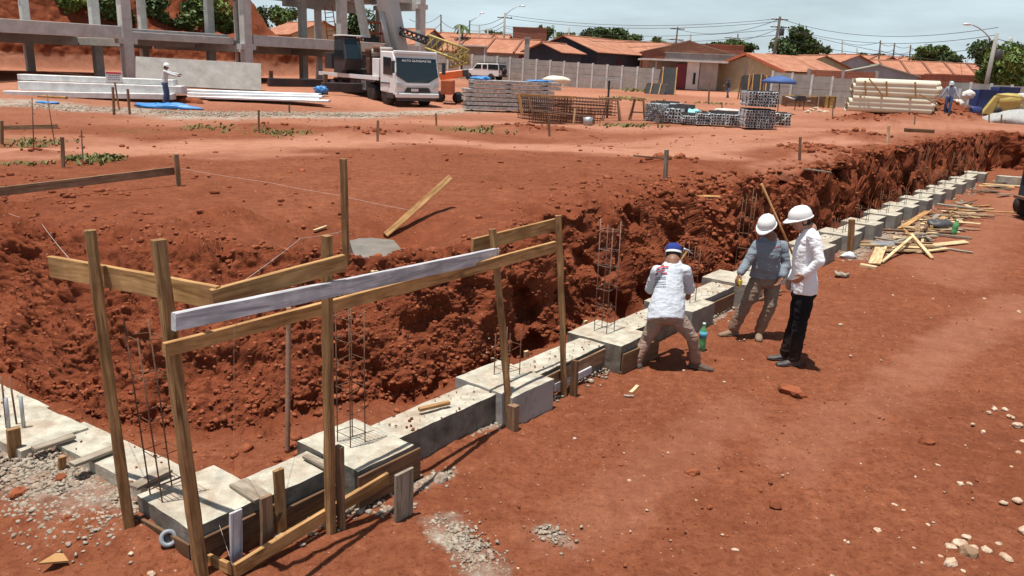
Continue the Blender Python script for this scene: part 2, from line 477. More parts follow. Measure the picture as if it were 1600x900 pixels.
SURF = {}
def build_ground():
    OX, OY = 0.0, -2.0
    inner = np.radians(np.linspace(-38, 38, 1040))
    lo = np.radians(np.linspace(-75, -38, 70)[:-1]); hi = np.radians(np.linspace(38, 75, 70)[1:])
    th = np.concatenate([lo, inner, hi]); NC = len(th)
    rf = np.concatenate([np.geomspace(1.2, 4, 60)[:-1], np.geomspace(4, 75, 2200), np.geomspace(75, 3000, 90)[1:]])
    NR = 760
    sn, cs = np.sin(th), np.cos(th)
    X = OX + rf[None, :] * sn[:, None]; Y = OY + rf[None, :] * cs[:, None]
    Z = zg(X, Y)
    rc = np.sqrt(X ** 2 + Y ** 2) + 1.0
    dr = np.diff(rf)[None, :]
    dz = np.abs(np.diff(Z, axis=1))
    rm = 0.5 * (rc[:, 1:] + rc[:, :-1])
    d0 = dr / rm ** 2 * (rm > 3.5) + 0.004 * dr / rm; d1 = dz / rm * (rm < 100) + 0.02 * d0
    dens = 0.50 * d0 / d0.sum(1, keepdims=True) + 0.50 * d1 / d1.sum(1, keepdims=True)
    cum = np.concatenate([np.zeros((NC, 1)), np.cumsum(dens, axis=1)], axis=1)
    cum /= cum[:, -1:]
    q = np.linspace(0, 1, NR)
    R = np.empty((NC, NR))
    for i in range(NC): R[i] = np.interp(q, cum[i], rf)
    # smooth across the columns so rows run evenly
    for _ in range(14):
        R[1:-1] = 0.25 * R[:-2] + 0.5 * R[1:-1] + 0.25 * R[2:]
    X = OX + R * sn[:, None]; Y = OY + R * cs[:, None]; Z = zg(X, Y)
    P = np.stack([X, Y, Z], -1)
    du = np.gradient(P, axis=0); dv = np.gradient(P, axis=1)
    Nn = np.cross(dv, du); Nn /= np.linalg.norm(Nn, axis=-1, keepdims=True) + 1e-9
    Nn[Nn[..., 2] < 0] *= -1
    P = P.reshape(-1, 3); Nn = Nn.reshape(-1, 3)
    x, y = P[:, 0], P[:, 1]
    s, dA, dB, m = ground_parts(x, y)
    dist = np.sqrt(x * x + y * y)
    steep = sstep(0.06, 0.4, 1 - Nn[:, 2])
    wall = sstep(-0.25, 0.05, m) * sstep(2.2, 0.9, m)          # the cut face and its broken lip
    lip = sstep(-0.5, 0.1, m) * sstep(5.0, 1.1, m)
    far = sstep(60, 25, dist)
    hz_ = sstep(2.0, 3.0, P[:, 2]) * (dist < 130)
    near = sstep(40, 14, dist)
    disp = hz_ * (.45 * fbm(P, .22, 4, 51.) + .22 * np.abs(fbm(P, .8, 3, 55.))) + 0.020 * fbm(P, 0.9, 4) * far + 0.006 * fbm(P, 6.0, 3, 5.0) * near
    patch = sstep(0.05, 0.5, fbm(P, 0.35, 3, 9.0))
    mound = np.zeros(len(x))
    for bx, by, r, hgt in BUMPS:
        if hgt > .07: mound = np.maximum(mound, np.exp(-((x - bx) ** 2 + (y - by) ** 2) / (r * r) * 1.3) * min(1, hgt * 3))
    idx = np.where((dist < 62) & ((wall > 0.01) | (lip > 0.01) | (patch > .05) | (mound > .05)))[0]
    Q = P[idx]
    w1 = 0.62 - worley(Q, 3.3, 1.0); w2 = 0.62 - worley(Q, 8.5, 3.0); w3 = 0.62 - worley(Q, 19.0, 5.0); w4 = 0.6 - worley(Q, 41.0, 8.0)
    n1 = fbm(Q, 1.4, 4, 3.0)
    strk = pnoise(np.stack([s[idx] * 5.5, dB[idx] * .4, Q[:, 2] * .8], -1), 1.0, 4.0) + .5 * sstep(16, 9, s[idx]) * pnoise(np.stack([s[idx] * 13, dB[idx] * .4, Q[:, 2] * 1.5], -1), 1.0, 9.0)
    rid = np.abs(pnoise(Q, 2.6, 8.0))
    gouge = sstep(0.10, 0.55, fbm(Q, 1.9, 3, 21.0))            # bites where soil has broken away
    clump = 0.5 + 0.9 * np.clip(0.5 + pnoise(Q, 0.9, 14.0), 0, 1)
    wl = wall[idx]; lp = lip[idx]; pt = patch[idx]
    isA = (dA[idx] < 3.2) * sstep(1.5, 4, s[idx])
    dW = wl * ((0.085 + .05 * isA) * n1 + 0.065 * strk * isA - (0.10 + .10 * isA) * gouge - .04 * rid + clump * (1 - .42 * isA) * (0.045 * w1 + 0.075 * w2 + 0.055 * w3 + 0.026 * w4))
    lipn = np.clip(lp - wl, 0, 1) * sstep(-0.25, 0.45, fbm(Q, 0.8, 3, 31.0))
    dL = lipn * (0.04 * n1 + clump * (0.030 * np.clip(w1, -0.1, 1) + 0.030 * np.clip(w2 - .05, 0, 1) + 0.022 * np.clip(w3 - .05, 0, 1)))
    dP = pt * (m[idx] > 1) * (0.012 * n1 + 0.03 * np.clip(w2 - .1, 0, 1) + 0.02 * np.clip(w3 - .1, 0, 1))
    dM = mound[idx] * (0.16 * n1 + .10 * w1 + .07 * w2 + .03 * np.clip(w3, 0, 1)) * np.clip(dist[idx] / 30, .35, 1.2)
    disp[idx] += dW + dL + dP + dM
    # boot prints, ruts and dried crust on the open ground
    flat = (m < -.3) & (dist < 26)
    j = np.where(flat)[0]; Qf = P[j]
    pr = worley(Qf * np.array([1, 1, 0.0]) + .3, 3.1, 2.0)
    rut = np.abs(pnoise(np.stack([s[j] * .25, dA[j] * 2.2, 0 * s[j]], -1), 1.0, 3.0))
    disp[j] += -.012 * sstep(.28, .10, pr) + .006 * sstep(.38, .30, pr) * sstep(.22, .28, pr) - .012 * sstep(.10, .0, rut) * (s[j] > 2) + .010 * fbm(Qf, 2.2, 4, 41.) + .004 * fbm(Qf, 14., 2, 43.)
    P = P + Nn * disp[:, None]
    SURF.update(mound=mound, P=P, m=m, s=s, dist=dist, wall=wall, lip=lip)
    # colour masks: dusty driven ground, gravel, fresh broken soil
    base = zg(x, y)
    def band(p, q, w):
        px_, py_ = p; qx, qy = q; L2 = (qx - px_) ** 2 + (qy - py_) ** 2
        t = np.clip(((x - px_) * (qx - px_) + (y - py_) * (qy - py_)) / L2, 0, 1)
        d = np.sqrt((x - px_ - t * (qx - px_)) ** 2 + (y - py_ - t * (qy - py_)) ** 2)
        return sstep(w * 1.15, w * 0.3, d + 0.5 * w * fbm(P, 0.9 / w, 4, 2.0))
    dust = np.zeros(len(x))
    for a, b_, w, amt in (((0, 238), (640, 215), 2.2, 1.0), ((640, 215), (1020, 238), 2.0, 1.0), ((1020, 238), (1330, 222), 1.8, .9), ((1010, 225), (1400, 205), 2.4, .8), ((300, 190), (760, 190), 3.5, .6),
                          ((700, 190), (1300, 205), 3.4, .8), ((1060, 146), (1180, 148), 6.0, 1.0), ((820, 200), (1050, 180), 3.0, .4), ((60, 215), (400, 240), 1.3, .6), ((1180, 280), (1330, 235), .8, .7)):
        A, B = g(*a), g(*b_)
        dust = np.maximum(dust, amt * band((A.x, A.y), (B.x, B.y), w))
    for a, b_, w, amt in (((1590, 470), (1420, 590), .45, .35), ((1420, 590), (1230, 720), .4, .2), ((1590, 340), (1600, 300), 1.6, .35), ((900, 830), (1150, 640), .4, .2), ((1480, 420), (1540, 330), 1.2, .25)):
        A, B = un(*a), un(*b_)
        dust = np.maximum(dust, amt * band((A.x, A.y), (B.x, B.y), w))
    dust = np.maximum(dust, 0.75 * sstep(20, 44, dist) * (base < 2.6) * (0.55 + .6 * np.clip(.5 + fbm(P, .12, 3, 12.), 0, 1)) * (m > 1) * (1 - mound))
    grav = np.zeros(len(x))
    for a, b_, w in (((20, 160), (330, 182), 2.6), ((330, 180), (540, 182), 2.6), ((540, 178), (740, 172), 1.6)):
        A, B = g(*a), g(*b_)
        grav = np.maximum(grav, band((A.x, A.y), (B.x, B.y), w))
    for a, b_, w in (((20, 745), (180, 800), .40), ((60, 720), (150, 760), .3), ((690, 820), (760, 890), .16), ((850, 825), (880, 845), .09), ((650, 762), (700, 740), .08),
                     ((440, 835), (580, 770), .12), ((640, 700), (800, 655), .10), ((900, 590), (1000, 548), .10), ((1330, 400), (1420, 345), .3), ((1090, 510), (1140, 470), .15)):
        A, B = un(*a), un(*b_)
        grav = np.maximum(grav, .8 * band((A.x, A.y), (B.x, B.y), w))
    grass = np.zeros(len(x))
    for a, w in (((40, 225), 1.2), ((150, 248), .7), ((215, 205), 1.0), ((320, 200), 1.2), ((440, 208), 1.4), ((720, 203), 1.8), ((960, 196), 1.6), ((800, 150), 3), ((1000, 152), 3)):
        A = g(*a); grass = np.maximum(grass, .6 * sstep(w, w * .3, np.hypot(x - A.x, y - A.y)))
    grass = np.maximum(grass, sstep(7.0, 8.3, base) * sstep(-0.2, .3, fbm(P, .3, 3)) * .9)
    fresh = np.clip(np.maximum(wall, 0.55 * lip * (m > 0)), 0, 1)
    hill = sstep(2.3, 3.0, base)
    fresh = np.maximum(fresh, .85 * hill)
    for bx, by, r, hgt in BUMPS:
        fresh = np.maximum(fresh, 0.75 * np.exp(-((x - bx) ** 2 + (y - by) ** 2) / (r * r) * 1.2))
    me = bpy.data.meshes.new('ground')
    me.vertices.add(len(P)); me.vertices.foreach_set('co', P.astype(np.float32).ravel())
    i, j = np.meshgrid(np.arange(NC - 1), np.arange(NR - 1), indexing='ij')
    a = (i * NR + j).ravel(); F = np.stack([a, a + NR, a + NR + 1, a + 1], -1)
    nF = len(F)
    me.loops.add(nF * 4); me.loops.foreach_set('vertex_index', F.astype(np.int32).ravel())
    me.polygons.add(nF); me.polygons.foreach_set('loop_start', np.arange(0, nF * 4, 4, dtype=np.int32))
    me.update(calc_edges=True)
    me.polygons.foreach_set('use_smooth', np.ones(nF, bool))
    for nm, arr in (('dust', dust), ('gravel', grav), ('fresh', fresh), ('grass', grass)):
        at_ = me.attributes.new(nm, 'FLOAT', 'POINT'); at_.data.foreach_set('value', arr.astype(np.float32))
    me.materials.append(MATS['red_soil'])
    o = bpy.data.objects.new('ground', me); COL.objects.link(o)
    tag(o, kind='structure')
    return o

def soil_material():
    m, t, b = new_mat('red_soil', 0.95, 0.12)
    p = worldpos(t)
    def attr(n):
        a = t.nodes.new('ShaderNodeAttribute'); a.attribute_name = n; return a.outputs['Fac']
    n1 = noise(t, p, 0.55, 8, 0.62); n2 = noise(t, p, 3.2, 8, 0.68); n3 = noise(t, p, 26, 5, 0.65)
    c = ramp(t, n2, [(0.30, (0.160, 0.046, 0.021)), (0.52, (0.241, 0.076, 0.035)), (0.72, (0.321, 0.114, 0.059))])
    c2 = ramp(t, n1, [(0.35, (0.175, 0.052, 0.024)), (0.68, (0.302, 0.103, 0.049))])
    c = mixc(t, 0.5, c, c2)
    ms = n3
    c = mixc(t, ramp(t, ms, [(0.32, (0.8, 0.8, 0.8)), (0.47, (0, 0, 0))]), c, (0.110, 0.030, 0.014))
    n4 = noise(t, p, 9.0, 6, 0.75)
    c = mixc(t, ramp(t, n4, [(0.36, (0.75, 0.75, 0.75)), (0.50, (0, 0, 0))]), c, (0.150, 0.043, 0.020))
    c = mixc(t, ramp(t, n4, [(0.56, (0, 0, 0)), (0.72, (0.6, 0.6, 0.6))]), c, (0.385, 0.155, 0.088))
    # driven, dusty ground
    dn = ramp(t, n2, [(0.3, (0.357, 0.150, 0.089)), (0.7, (0.474, 0.230, 0.150))])
    c = mixc(t, attr('dust'), c, dn)
    # freshly cut soil is darker and redder, with pale dry crumbs
    fr = ramp(t, n2, [(0.30, (0.121, 0.031, 0.014)), (0.55, (0.208, 0.055, 0.024)), (0.75, (0.304, 0.094, 0.043))])
    c = mixc(t, attr('fresh'), c, fr)
    # fine pale specks: grit and root bits
    vo = nd(t, 'ShaderNodeTexVoronoi', Scale=26.0); t.links.new(p, vo.inputs['Vector'])
    vr = nd(t, 'ShaderNodeSeparateColor'); t.links.new(vo.outputs['Color'], vr.inputs[0])
    sel = ramp(t, vr.outputs[0], [(0.93, (0, 0, 0)), (0.95, (1, 1, 1))])
    dot = ramp(t, vo.outputs['Distance'], [(0.12, (1, 1, 1)), (0.24, (0, 0, 0))])
    sp = mixc(t, 1.0, sel, dot, 'MULTIPLY')
    c = mixc(t, sp, c, (0.42, 0.27, 0.19))
    gn = noise(t, p, 9, 8, 0.75)
    gr = ramp(t, gn, [(0.3, (0.16, 0.13, 0.10)), (0.5, (0.36, 0.32, 0.26)), (0.7, (0.58, 0.54, 0.46))])
    gm = t.nodes.new('ShaderNodeMath'); gm.operation = 'MULTIPLY'
    t.links.new(attr('gravel'), gm.inputs[0])
    t.links.new(ramp(t, noise(t, p, 2.6, 7, 0.7), [(0.36, (0.1, 0.1, 0.1)), (0.56, (1, 1, 1))]), gm.inputs[1])
    c = mixc(t, gm.outputs[0], c, gr)
    gs = t.nodes.new('ShaderNodeMath'); gs.operation = 'MULTIPLY'
    t.links.new(attr('grass'), gs.inputs[0])
    t.links.new(ramp(t, noise(t, p, 5, 6, 0.7), [(0.45, (0, 0, 0)), (0.6, (.8, .8, .8))]), gs.inputs[1])
    c = mixc(t, gs.outputs[0], c, (0.10, 0.12, 0.03))
    t.links.new(c, b.inputs['Base Color'])
    bn = t.nodes.new('ShaderNodeMath'); bn.operation = 'ADD'
    t.links.new(noise(t, p, 14, 9, 0.72), bn.inputs[0]); t.links.new(noise(t, p, 70, 4, 0.6), bn.inputs[1])
    bump(t, b, bn.outputs[0], 0.8, 0.028)
soil_material()
GROUND = build_ground()
# ------------------------------------------------------------------ shared materials
mat_wood('wood_new', (0.33, 0.170, 0.062), (0.60, 0.355, 0.155), 0.4)
mat_wood('wood_post', (0.215, 0.112, 0.045), (0.43, 0.25, 0.115), 0.5)
mat_wood('wood_old', (0.20, 0.12, 0.07), (0.36, 0.23, 0.14), 0.5)
mat_wood('wood_grey', (0.21, 0.17, 0.125), (0.37, 0.315, 0.245), 0.35)
mat_wood('wood_white', (0.40, 0.39, 0.40), (0.70, 0.69, 0.71), 0.15)
mat_wood('wood_pale', (0.50, 0.34, 0.17), (0.78, 0.60, 0.36), 0.15)
mat_wood('plywood_dark', (0.12, 0.065, 0.035), (0.22, 0.125, 0.07), 0.4)
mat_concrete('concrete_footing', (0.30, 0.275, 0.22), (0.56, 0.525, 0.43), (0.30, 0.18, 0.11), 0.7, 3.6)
mat_concrete('concrete_side_shade', (0.085, 0.078, 0.065), (0.25, 0.235, 0.20), (0.20, 0.12, 0.075), 0.5, 3.0)  # dark copy for footing side faces, their shade put into the colour
mat_concrete('concrete_grey', (0.30, 0.285, 0.26), (0.42, 0.40, 0.37), (0.24, 0.21, 0.18), 0.5, 1.0, 0.15)
mat_concrete('concrete_side_dim', (0.20, 0.19, 0.17), (0.33, 0.31, 0.28), (0.27, 0.17, 0.11), 0.4, 2.0)  # mid-dark copy for the other side faces, shade mixed into its colour
mat_concrete('concrete_slab_dark', (0.13, 0.125, 0.11), (0.22, 0.21, 0.19), (0.20, 0.12, 0.08), 0.5, 2.0)
mat_concrete('rubble', (0.22, 0.18, 0.135), (0.44, 0.385, 0.31), (0.27, 0.125, 0.072), 0.85, 9.0)
mat_concrete('pale_stone', (0.36, 0.26, 0.18), (0.64, 0.52, 0.39), (0.38, 0.18, 0.105), 0.85, 14.0)
mat_plain('soil_clod', (0.235, 0.072, 0.034), .95, .1, .45, 5.0, 0, 0, .5)
mat_plain('rebar_rust', (0.15, 0.075, 0.045), 0.8, 0.3, 0.35, 20.0)
mat_plain('rebar_grey', (0.20, 0.13, 0.10), 0.8, 0.3, 0.4, 20.0)
mat_plain('string_white', (0.55, 0.48, 0.44), 0.8, 0.2, 0.05)
mat_plain('steel_grey', (0.42, 0.43, 0.44), 0.45, 0.5, 0.15, 5.0, 0.6)
mat_plain('black_rubber', (0.03, 0.03, 0.032), 0.8, 0.3, 0.3, 8.0, 0, 0.35)
mat_plain('grey_plastic', (0.25, 0.27, 0.30), 0.5, 0.4, 0.1)

def V2(p): return Vector((p[0], p[1]))
def fp(s, d, z=0.0):
    p = A0 + E1 * s + N1 * d
    return Vector((p.x, p.y, z))
def lp(s, d, z=0.0):
    p = C0 + E2 * s + N2 * d
    return Vector((p.x, p.y, z))
def rough_block(cx, cy, z0, z1, la, lb, ang, amp=0.006, step=0.05):
    """cast block: la along ang, lb across, gently uneven faces"""
    mb = MB(); nx, ny, nz = max(2, int(la / step)), max(2, int(lb / step)), max(2, int((z1 - z0) / step))
    ca, sa = math.cos(ang), math.sin(ang)
    def P(u, v, w):
        x, y, z = (u - .5) * la, (v - .5) * lb, z0 + (z1 - z0) * w
        return (cx + x * ca - y * sa, cy + x * sa + y * ca, z)
    def grid(fn, n, m, top=False):
        b = len(mb.v)
        for i in range(n + 1):
            for j in range(m + 1): mb.v.append(fn(i / n, j / m))
        for i in range(n):
            for j in range(m):
                a = b + i * (m + 1) + j
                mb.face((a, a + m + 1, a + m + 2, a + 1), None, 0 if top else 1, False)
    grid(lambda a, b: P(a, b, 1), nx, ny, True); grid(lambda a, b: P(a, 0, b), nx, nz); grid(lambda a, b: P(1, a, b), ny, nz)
    grid(lambda a, b: P(1 - a, 1, b), nx, nz); grid(lambda a, b: P(0, 1 - a, b), ny, nz)
    A = np.array(mb.v, np.float32)
    D = np.stack([fbm(A, 5, 3, 1.), fbm(A, 5, 3, 7.), fbm(A, 5, 3, 13.)], -1) * amp
    D[:, 2] += 0.5 * amp * fbm(A, 18, 2, 3.)
    mb.v = [tuple(map(float, r)) for r in A + D]
    return mb

# ------------------------------------------------------------------ concrete footing: pier blocks joined by tie beams
ANG1 = math.atan2(E1.y, E1.x); ANG2 = math.atan2(E2.y, E2.x)
CAPS = [0, 1.82, 3.67, 5.4, 7.1, 8.8, 10.5, 12.15, 13.75, 15.4, 17.05, 18.65, 20.3, 21.75, 23.4, 25.05, 27.4]
foot = thing('concrete_footing', 'long low line of pale concrete blocks and beams below the red bank', 'concrete footing', (C0.x, C0.y, 0))
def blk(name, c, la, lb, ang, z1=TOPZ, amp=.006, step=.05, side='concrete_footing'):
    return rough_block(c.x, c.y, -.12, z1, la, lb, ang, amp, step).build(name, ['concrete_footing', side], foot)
cc = C0 + E1 * 0.0
blk('pier_block', Vector((cc.x, cc.y, 0)), .56, .62, ANG1, TOPZ, .005, .05, 'concrete_side_shade')
for i, s in enumerate(CAPS):
    blk('pier_block', fp(s, 0), .62 if i else .56, .68, ANG1 + random.uniform(-.03, .03), TOPZ + (0.0 if i != 4 else .01), .006, .05 if s < 10 else .12, 'concrete_side_shade' if i in (0, 2) else ('concrete_side_dim' if i != 1 else 'concrete_grey'))
prev = (A0 - C0).length * -1 + .28
b0 = -1.03
for i, s in enumerate(CAPS):
    e = s - .31
    a = (CAPS[i - 1] + .31) if i else -.88
    blk('tie_beam', fp((a + e) / 2, .02), e - a - .006, .33, ANG1, TOPZ - .025 + random.uniform(-.01, .01), .006, .06 if s < 10 else .15, 'concrete_side_shade' if s < 6 or i % 3 == 0 else 'concrete_side_dim')
pf = fp(27.4, 0); blk('tie_beam', Vector((pf.x + 1.6, pf.y - .9, 0)), 2.4, .33, ANG1 - math.pi / 2 + .35, TOPZ - .02, .006, .2)
lc = Vector((-3.62, 5.55, 0))
blk('pier_block', lc, .68, .50, ANG2, TOPZ + .0, .006)
blk('tie_beam', lp(1.02, .02), 1.30, .33, ANG2, TOPZ - .02, .006)
blk('tie_beam', lp(2.95, .02), 1.6, .33, ANG2, TOPZ - .02, .006)

# ------------------------------------------------------------------ rebar starter cages
def cage(base, h, w, mat, label, n_st=6, rot=0.0, r=.005, lean=(0, 0), group='rebar column cages standing in the footing'):
    t = thing('rebar_cage', label, 'rebar cage', base, rot, group)
    for k, (sx, sy) in enumerate(((-1, -1), (1, -1), (1, 1), (-1, 1))):
        hh = h * random.uniform(.9, 1.05)
        x, y = sx * w / 2, sy * w / 2
        MB().tube([(x, y, -.05), (x + lean[0] * .5 + random.uniform(-.006, .006), y + lean[1] * .5, hh * .5), (x + lean[0], y + lean[1], hh)], r, 6).local('bar', mat, t)
    for k in range(n_st):
        z = h * (k + .35) / n_st + random.uniform(-.02, .02); f = z / h; q = w / 2 + r
        tl = random.uniform(-.015, .015)
        pts = [(-q + lean[0] * f, -q + lean[1] * f, z - tl), (q + lean[0] * f, -q + lean[1] * f, z + tl), (q + lean[0] * f, q + lean[1] * f, z + tl), (-q + lean[0] * f, q + lean[1] * f, z - tl), (-q + lean[0] * f, -q + lean[1] * f, z - tl)]
        MB().tube(pts, r * .62, 5).local('stirrup', mat, t)
    return t
pc = un(262, 772, TOPZ); cage((pc.x, pc.y, TOPZ), 1.25, .15, 'rebar_rust', 'tall thin rebar cage standing on the corner block between the two nearest posts', 5, ANG1, lean=(-.07, 0))
pc = un(549, 690, TOPZ); cage((pc.x, pc.y, TOPZ), 1.15, .145, 'rebar_rust', 'rusty rebar cage on the block behind the middle post of the batter board', 6, ANG1)
pc = un(792, 585, TOPZ); cage((pc.x, pc.y, TOPZ), .45, .17, 'rebar_rust', 'short stub of rebar cage on the block behind the leaning fourth post', 2, ANG1)
pc = un(944, 517, TOPZ); cage((pc.x, pc.y, TOPZ), 1.28, .16, 'rebar_grey', 'tall rebar cage with pale stirrups left of the bending worker', 6, ANG1, lean=(.05, .05))
pc = un(1073, 470, TOPZ); cage((pc.x, pc.y, TOPZ), .75, .16, 'rebar_rust', 'rebar cage half hidden at the right arm of the bending worker', 3, ANG1)
pc = un(1158, 420, TOPZ); cage((pc.x, pc.y, TOPZ), 1.2, .14, 'rebar_rust', 'thin rebar cage behind the worker in the grey blue shirt', 5, ANG1)
for i in range(6, len(CAPS)):
    q = fp(CAPS[i], 0, TOPZ); hh = [.30, .28, .35, .5, .4, 1.3, .6, .5, .9, .7, 1.1][i - 6]
    cage((q.x, q.y, TOPZ), hh, .17, 'rebar_rust', 'small rusty rebar stub on a distant block of the footing line', 2 if hh < .6 else 4, ANG1)
# pipe sleeves and bars in the left block
for (x, y, tx, ty, m, lab, nm, r) in ((10, 668, 2, 588, 'rebar_rust', 'rusty starter bar leaning left at the photo edge', 'starter_bar', .007), (26, 662, 15, 590, 'rebar_rust', 'rusty starter bar just left of the grey sleeve pipe', 'starter_bar', .007),
                                 (14, 672, 9, 622, 'steel_grey', 'left grey sleeve pipe standing in the leftmost block', 'sleeve_pipe', .014), (37, 668, 32, 620, 'steel_grey', 'right grey sleeve pipe standing in the leftmost block', 'sleeve_pipe', .014)):
    b = un(x, y, TOPZ); t_ = at(tx, ty, b.y)
    mb = MB().tube([b - Vector((0, 0, .03)), t_], r, 8)
    tag(mb.build(nm, m, None, b), lab, 'steel bar' if 'bar' in nm else 'pipe')

# ------------------------------------------------------------------ batter boards
def plane_hit(px, py, a, b):
    a, b = Vector(a), Vector(b); n = Vector((-(b.y - a.y), b.x - a.x, 0))
    o = Vector((0, 0, CAM_H)); d = ray(px, py)
    return o + d * ((a - o).dot(n) / d.dot(n))
bp = [g(203, 822), g(315, 893), un(517, 832), un(796, 668), un(880, 617)]
tp = [at(145, 360, bp[0].y + .02), at(240, 374, bp[1].y + .02), at(511, 370, bp[2].y), at(768, 358, bp[3].y + .06), at(870, 336, bp[4].y + .04)]
bb = thing('batter_board', 'wooden batter board of leaning posts and nailed planks around the corner of the trench', 'batter board', (bp[1].x, bp[1].y, 0))
for k, (b, t_) in enumerate(zip(bp, tp)):
    d = (t_ - b).normalized()
    w = (.064, .068, .058, .056, .056)[k]
    mb = MB().bar(b - d * .25, t_, w, w, (math.cos(.5 + k * .3), math.sin(.5 + k * .3), 0), 14, .015, .007, 0, k)
    o = mb.build('post', 'wood_post', bb)
def board(pa, pb, h, th, mat, seg=10, up=(0, 0, 1), wob=.005, seed=1, label=None, h1=None):
    o = MB().bar(pa, pb, th, h, up, seg, wob, .003, 0, seed, None, h1).build('board', mat, bb)
    if label: o['label'] = label
    return o
off = Vector((-.05, .06, 0))
pA, pB = bp[0] + Vector((.0, .07, 0)), bp[1] + Vector((.0, .075, 0))
L_l = plane_hit(80, 416, pA, pB); L_r = plane_hit(342, 466, pA, pB)
board(L_l, L_r, .135, .032, 'wood_new', 8, (0, 0, 1), .004, 3, 'honey coloured plank across the two nearest posts')
d35 = (bp[3] - bp[2]).normalized(); nfr = Vector((d35.y, -d35.x, 0))
f3, f4 = bp[2] + nfr * .06, tp[3] * 1.0; f4.z = 0; f4 = f4 + nfr * .06
B2 = plane_hit(538, 409, f3 + nfr * .02, f4 + nfr * .02)
L2 = L_r + Vector((-.03, -.02, .012)); L2.z = L_r.z + .02
hit = at(330, 467, L2.y); board(hit, B2, .105, .034, 'wood_new', 6, (0, 0, 1), .003, 4)
W_l = plane_hit(271, 503, f3, f4); W_r = plane_hit(779, 396, f3, f4)
board(W_l, W_r, .092, .032, 'wood_white', 14, (0, 0, 1), .006, 5, 'white painted plank', .11)
pA, pB = bp[1] + Vector((-.06, .02, 0)), tp[4] + Vector((-.05, .045, 0))
R_l = plane_hit(256, 547, bp[1] + Vector((.03, -.045, 0)), bp[4] + Vector((-.10, .02, 0))); R_r = plane_hit(866, 386, bp[1] + Vector((.03, -.045, 0)), bp[4] + Vector((-.10, .02, 0)))
board(R_l, R_r, .078, .034, 'wood_new', 16, (0, 0, 1), .009, 6, 'long low plank from the nearest post to the far post', .105)
U_l = plane_hit(738, 384, tp[3] + Vector((-.06, .05, 0)), tp[4] + Vector((-.05, .045, 0))); U_r = plane_hit(866, 350, tp[3] + Vector((-.06, .05, 0)), tp[4] + Vector((-.05, .045, 0)))
board(U_l, U_r, .12, .026, 'wood_new', 5, (0, 0, 1), .003, 7)
q0, q1 = un(366, 892, .07), un(606, 748, .16)
board(q0, q1, .095, .032, 'wood_new', 8, (0, 0, 1), .004, 8, 'low orange plank nailed across the middle post')
q0b = un(222, 828, .05); board(q0b, un(364, 890, .07), .08, .024, 'wood_new', 6, (0, 0, 1), .003, 9)
MB().bar(un(800, 668, -.05), un(797, 622, 0) * 1.0 + Vector((.0, .0, .28)) * 0 + Vector((0, 0, 0)), .08, .08, (0, 1, 0), 3, .002, .006).v
o = MB().bar(bp[3] + Vector((.03, -.05, -.1)), bp[3] + Vector((.025, -.05, .24)), .085, .07, (.6, .8, 0), 3, .003, .005, 0, 3).build('foot_stake', 'wood_old', bb)
o = MB().bar(bp[4] + Vector((.10, -.03, -.1)), bp[4] + Vector((.09, -.03, .38)), .075, .03, (.6, .8, 0), 3, .003, .003, 0, 4).build('foot_stake', 'plywood_dark', bb)
o = MB().bar(bp[2] + Vector((.06, .06, -.1)), bp[2] + Vector((.055, .06, .62)), .06, .03, (.6, .8, 0), 3, .003, .003, 0, 5).build('foot_stake', 'wood_old', bb)

# ------------------------------------------------------------------ loose boards and form boards round the footing
def timber(pa, pb, w, h, mat, label, cat='board', name='board', up=(0, 0, 1), seg=4, wob=.003, group=None, ch=.003, seed=None):
    pa, pb = Vector(pa), Vector(pb); c = (pa + pb) / 2; c = Vector((c.x, c.y, min(pa.z, pb.z)))
    o = MB().bar(pa, pb, w, h, up, seg, wob, ch, 0, seed if seed is not None else random.randint(0, 9999)).build(name, mat, None, c)
    return tag(o, label, cat, group)
def stake(bx, by, tx, ty, w, mat, label, z=None, group=None, name='stake', th=None):
    b = g(bx, by) if z is None else un(bx, by, z)
    t_ = at(tx, ty, b.y)
    return timber(b - Vector((0, 0, .12)), t_, w, th or w, mat, label, 'stake', name, (random.uniform(-1, 1), 1, 0) if not th else (N1.x, N1.y, 0), 5, .006, group, .004)
CF = .305
# form boards at the corner block (front right side, front left side)
cF, cR, cL = C0 - E1 * .29 - N1 * 0, C0 + E1 * .28, C0
def form(a, b, z0, z1, mat, label, th=.022):
    a, b = Vector((a[0], a[1], (z0 + z1) / 2)), Vector((b[0], b[1], (z0 + z1) / 2))
    return timber(a, b, th, z1 - z0, mat, label, 'form board', 'form_board', (0, 0, 1), 5, .003)
e, n = E1, N1
P_ = lambda a, b: C0 + E1 * a + E2 * b
form(P_(-.30, -.335), P_(.30, -.335), -.05, .225, 'plywood_dark', 'dark form board along the right front side of the corner block')
form(P_(-.305, .32), P_(-.305, -.30), -.05, .20, 'plywood_dark', 'dark form board along the left front side of the corner block, beside the tape roll')
form(fp(-.86, -.19)[:2], fp(-.33, -.19)[:2], -.05, .17, 'plywood_dark', 'stained form board along the short beam between corner block and next block')
form(fp(-.30, -.365)[:2], fp(.32, -.365)[:2], .02, .27, 'plywood_dark', 'dark form board nailed to the block behind the middle post')
form(fp(2.2, -.185)[:2], fp(3.3, -.185)[:2], .10, .25, 'wood_old', 'brown form board along the beam behind the far post of the batter board')
form(fp(2.35, -.21)[:2], fp(3.0, -.21)[:2], .06, .14, 'wood_white', 'whitish strip nailed to the form board right of the far post')
form(fp(3.36, -.37)[:2], fp(4.1, -.40)[:2], .0, .22, 'plywood_dark', 'dark form board leaning on the block left of the bending worker')
timber(un(938, 575, .02), un(1000, 528, .20), .03, .045, 'wood_post', 'thin batten leaning along the form board by the left boot of the bending worker', 'batten', 'batten')
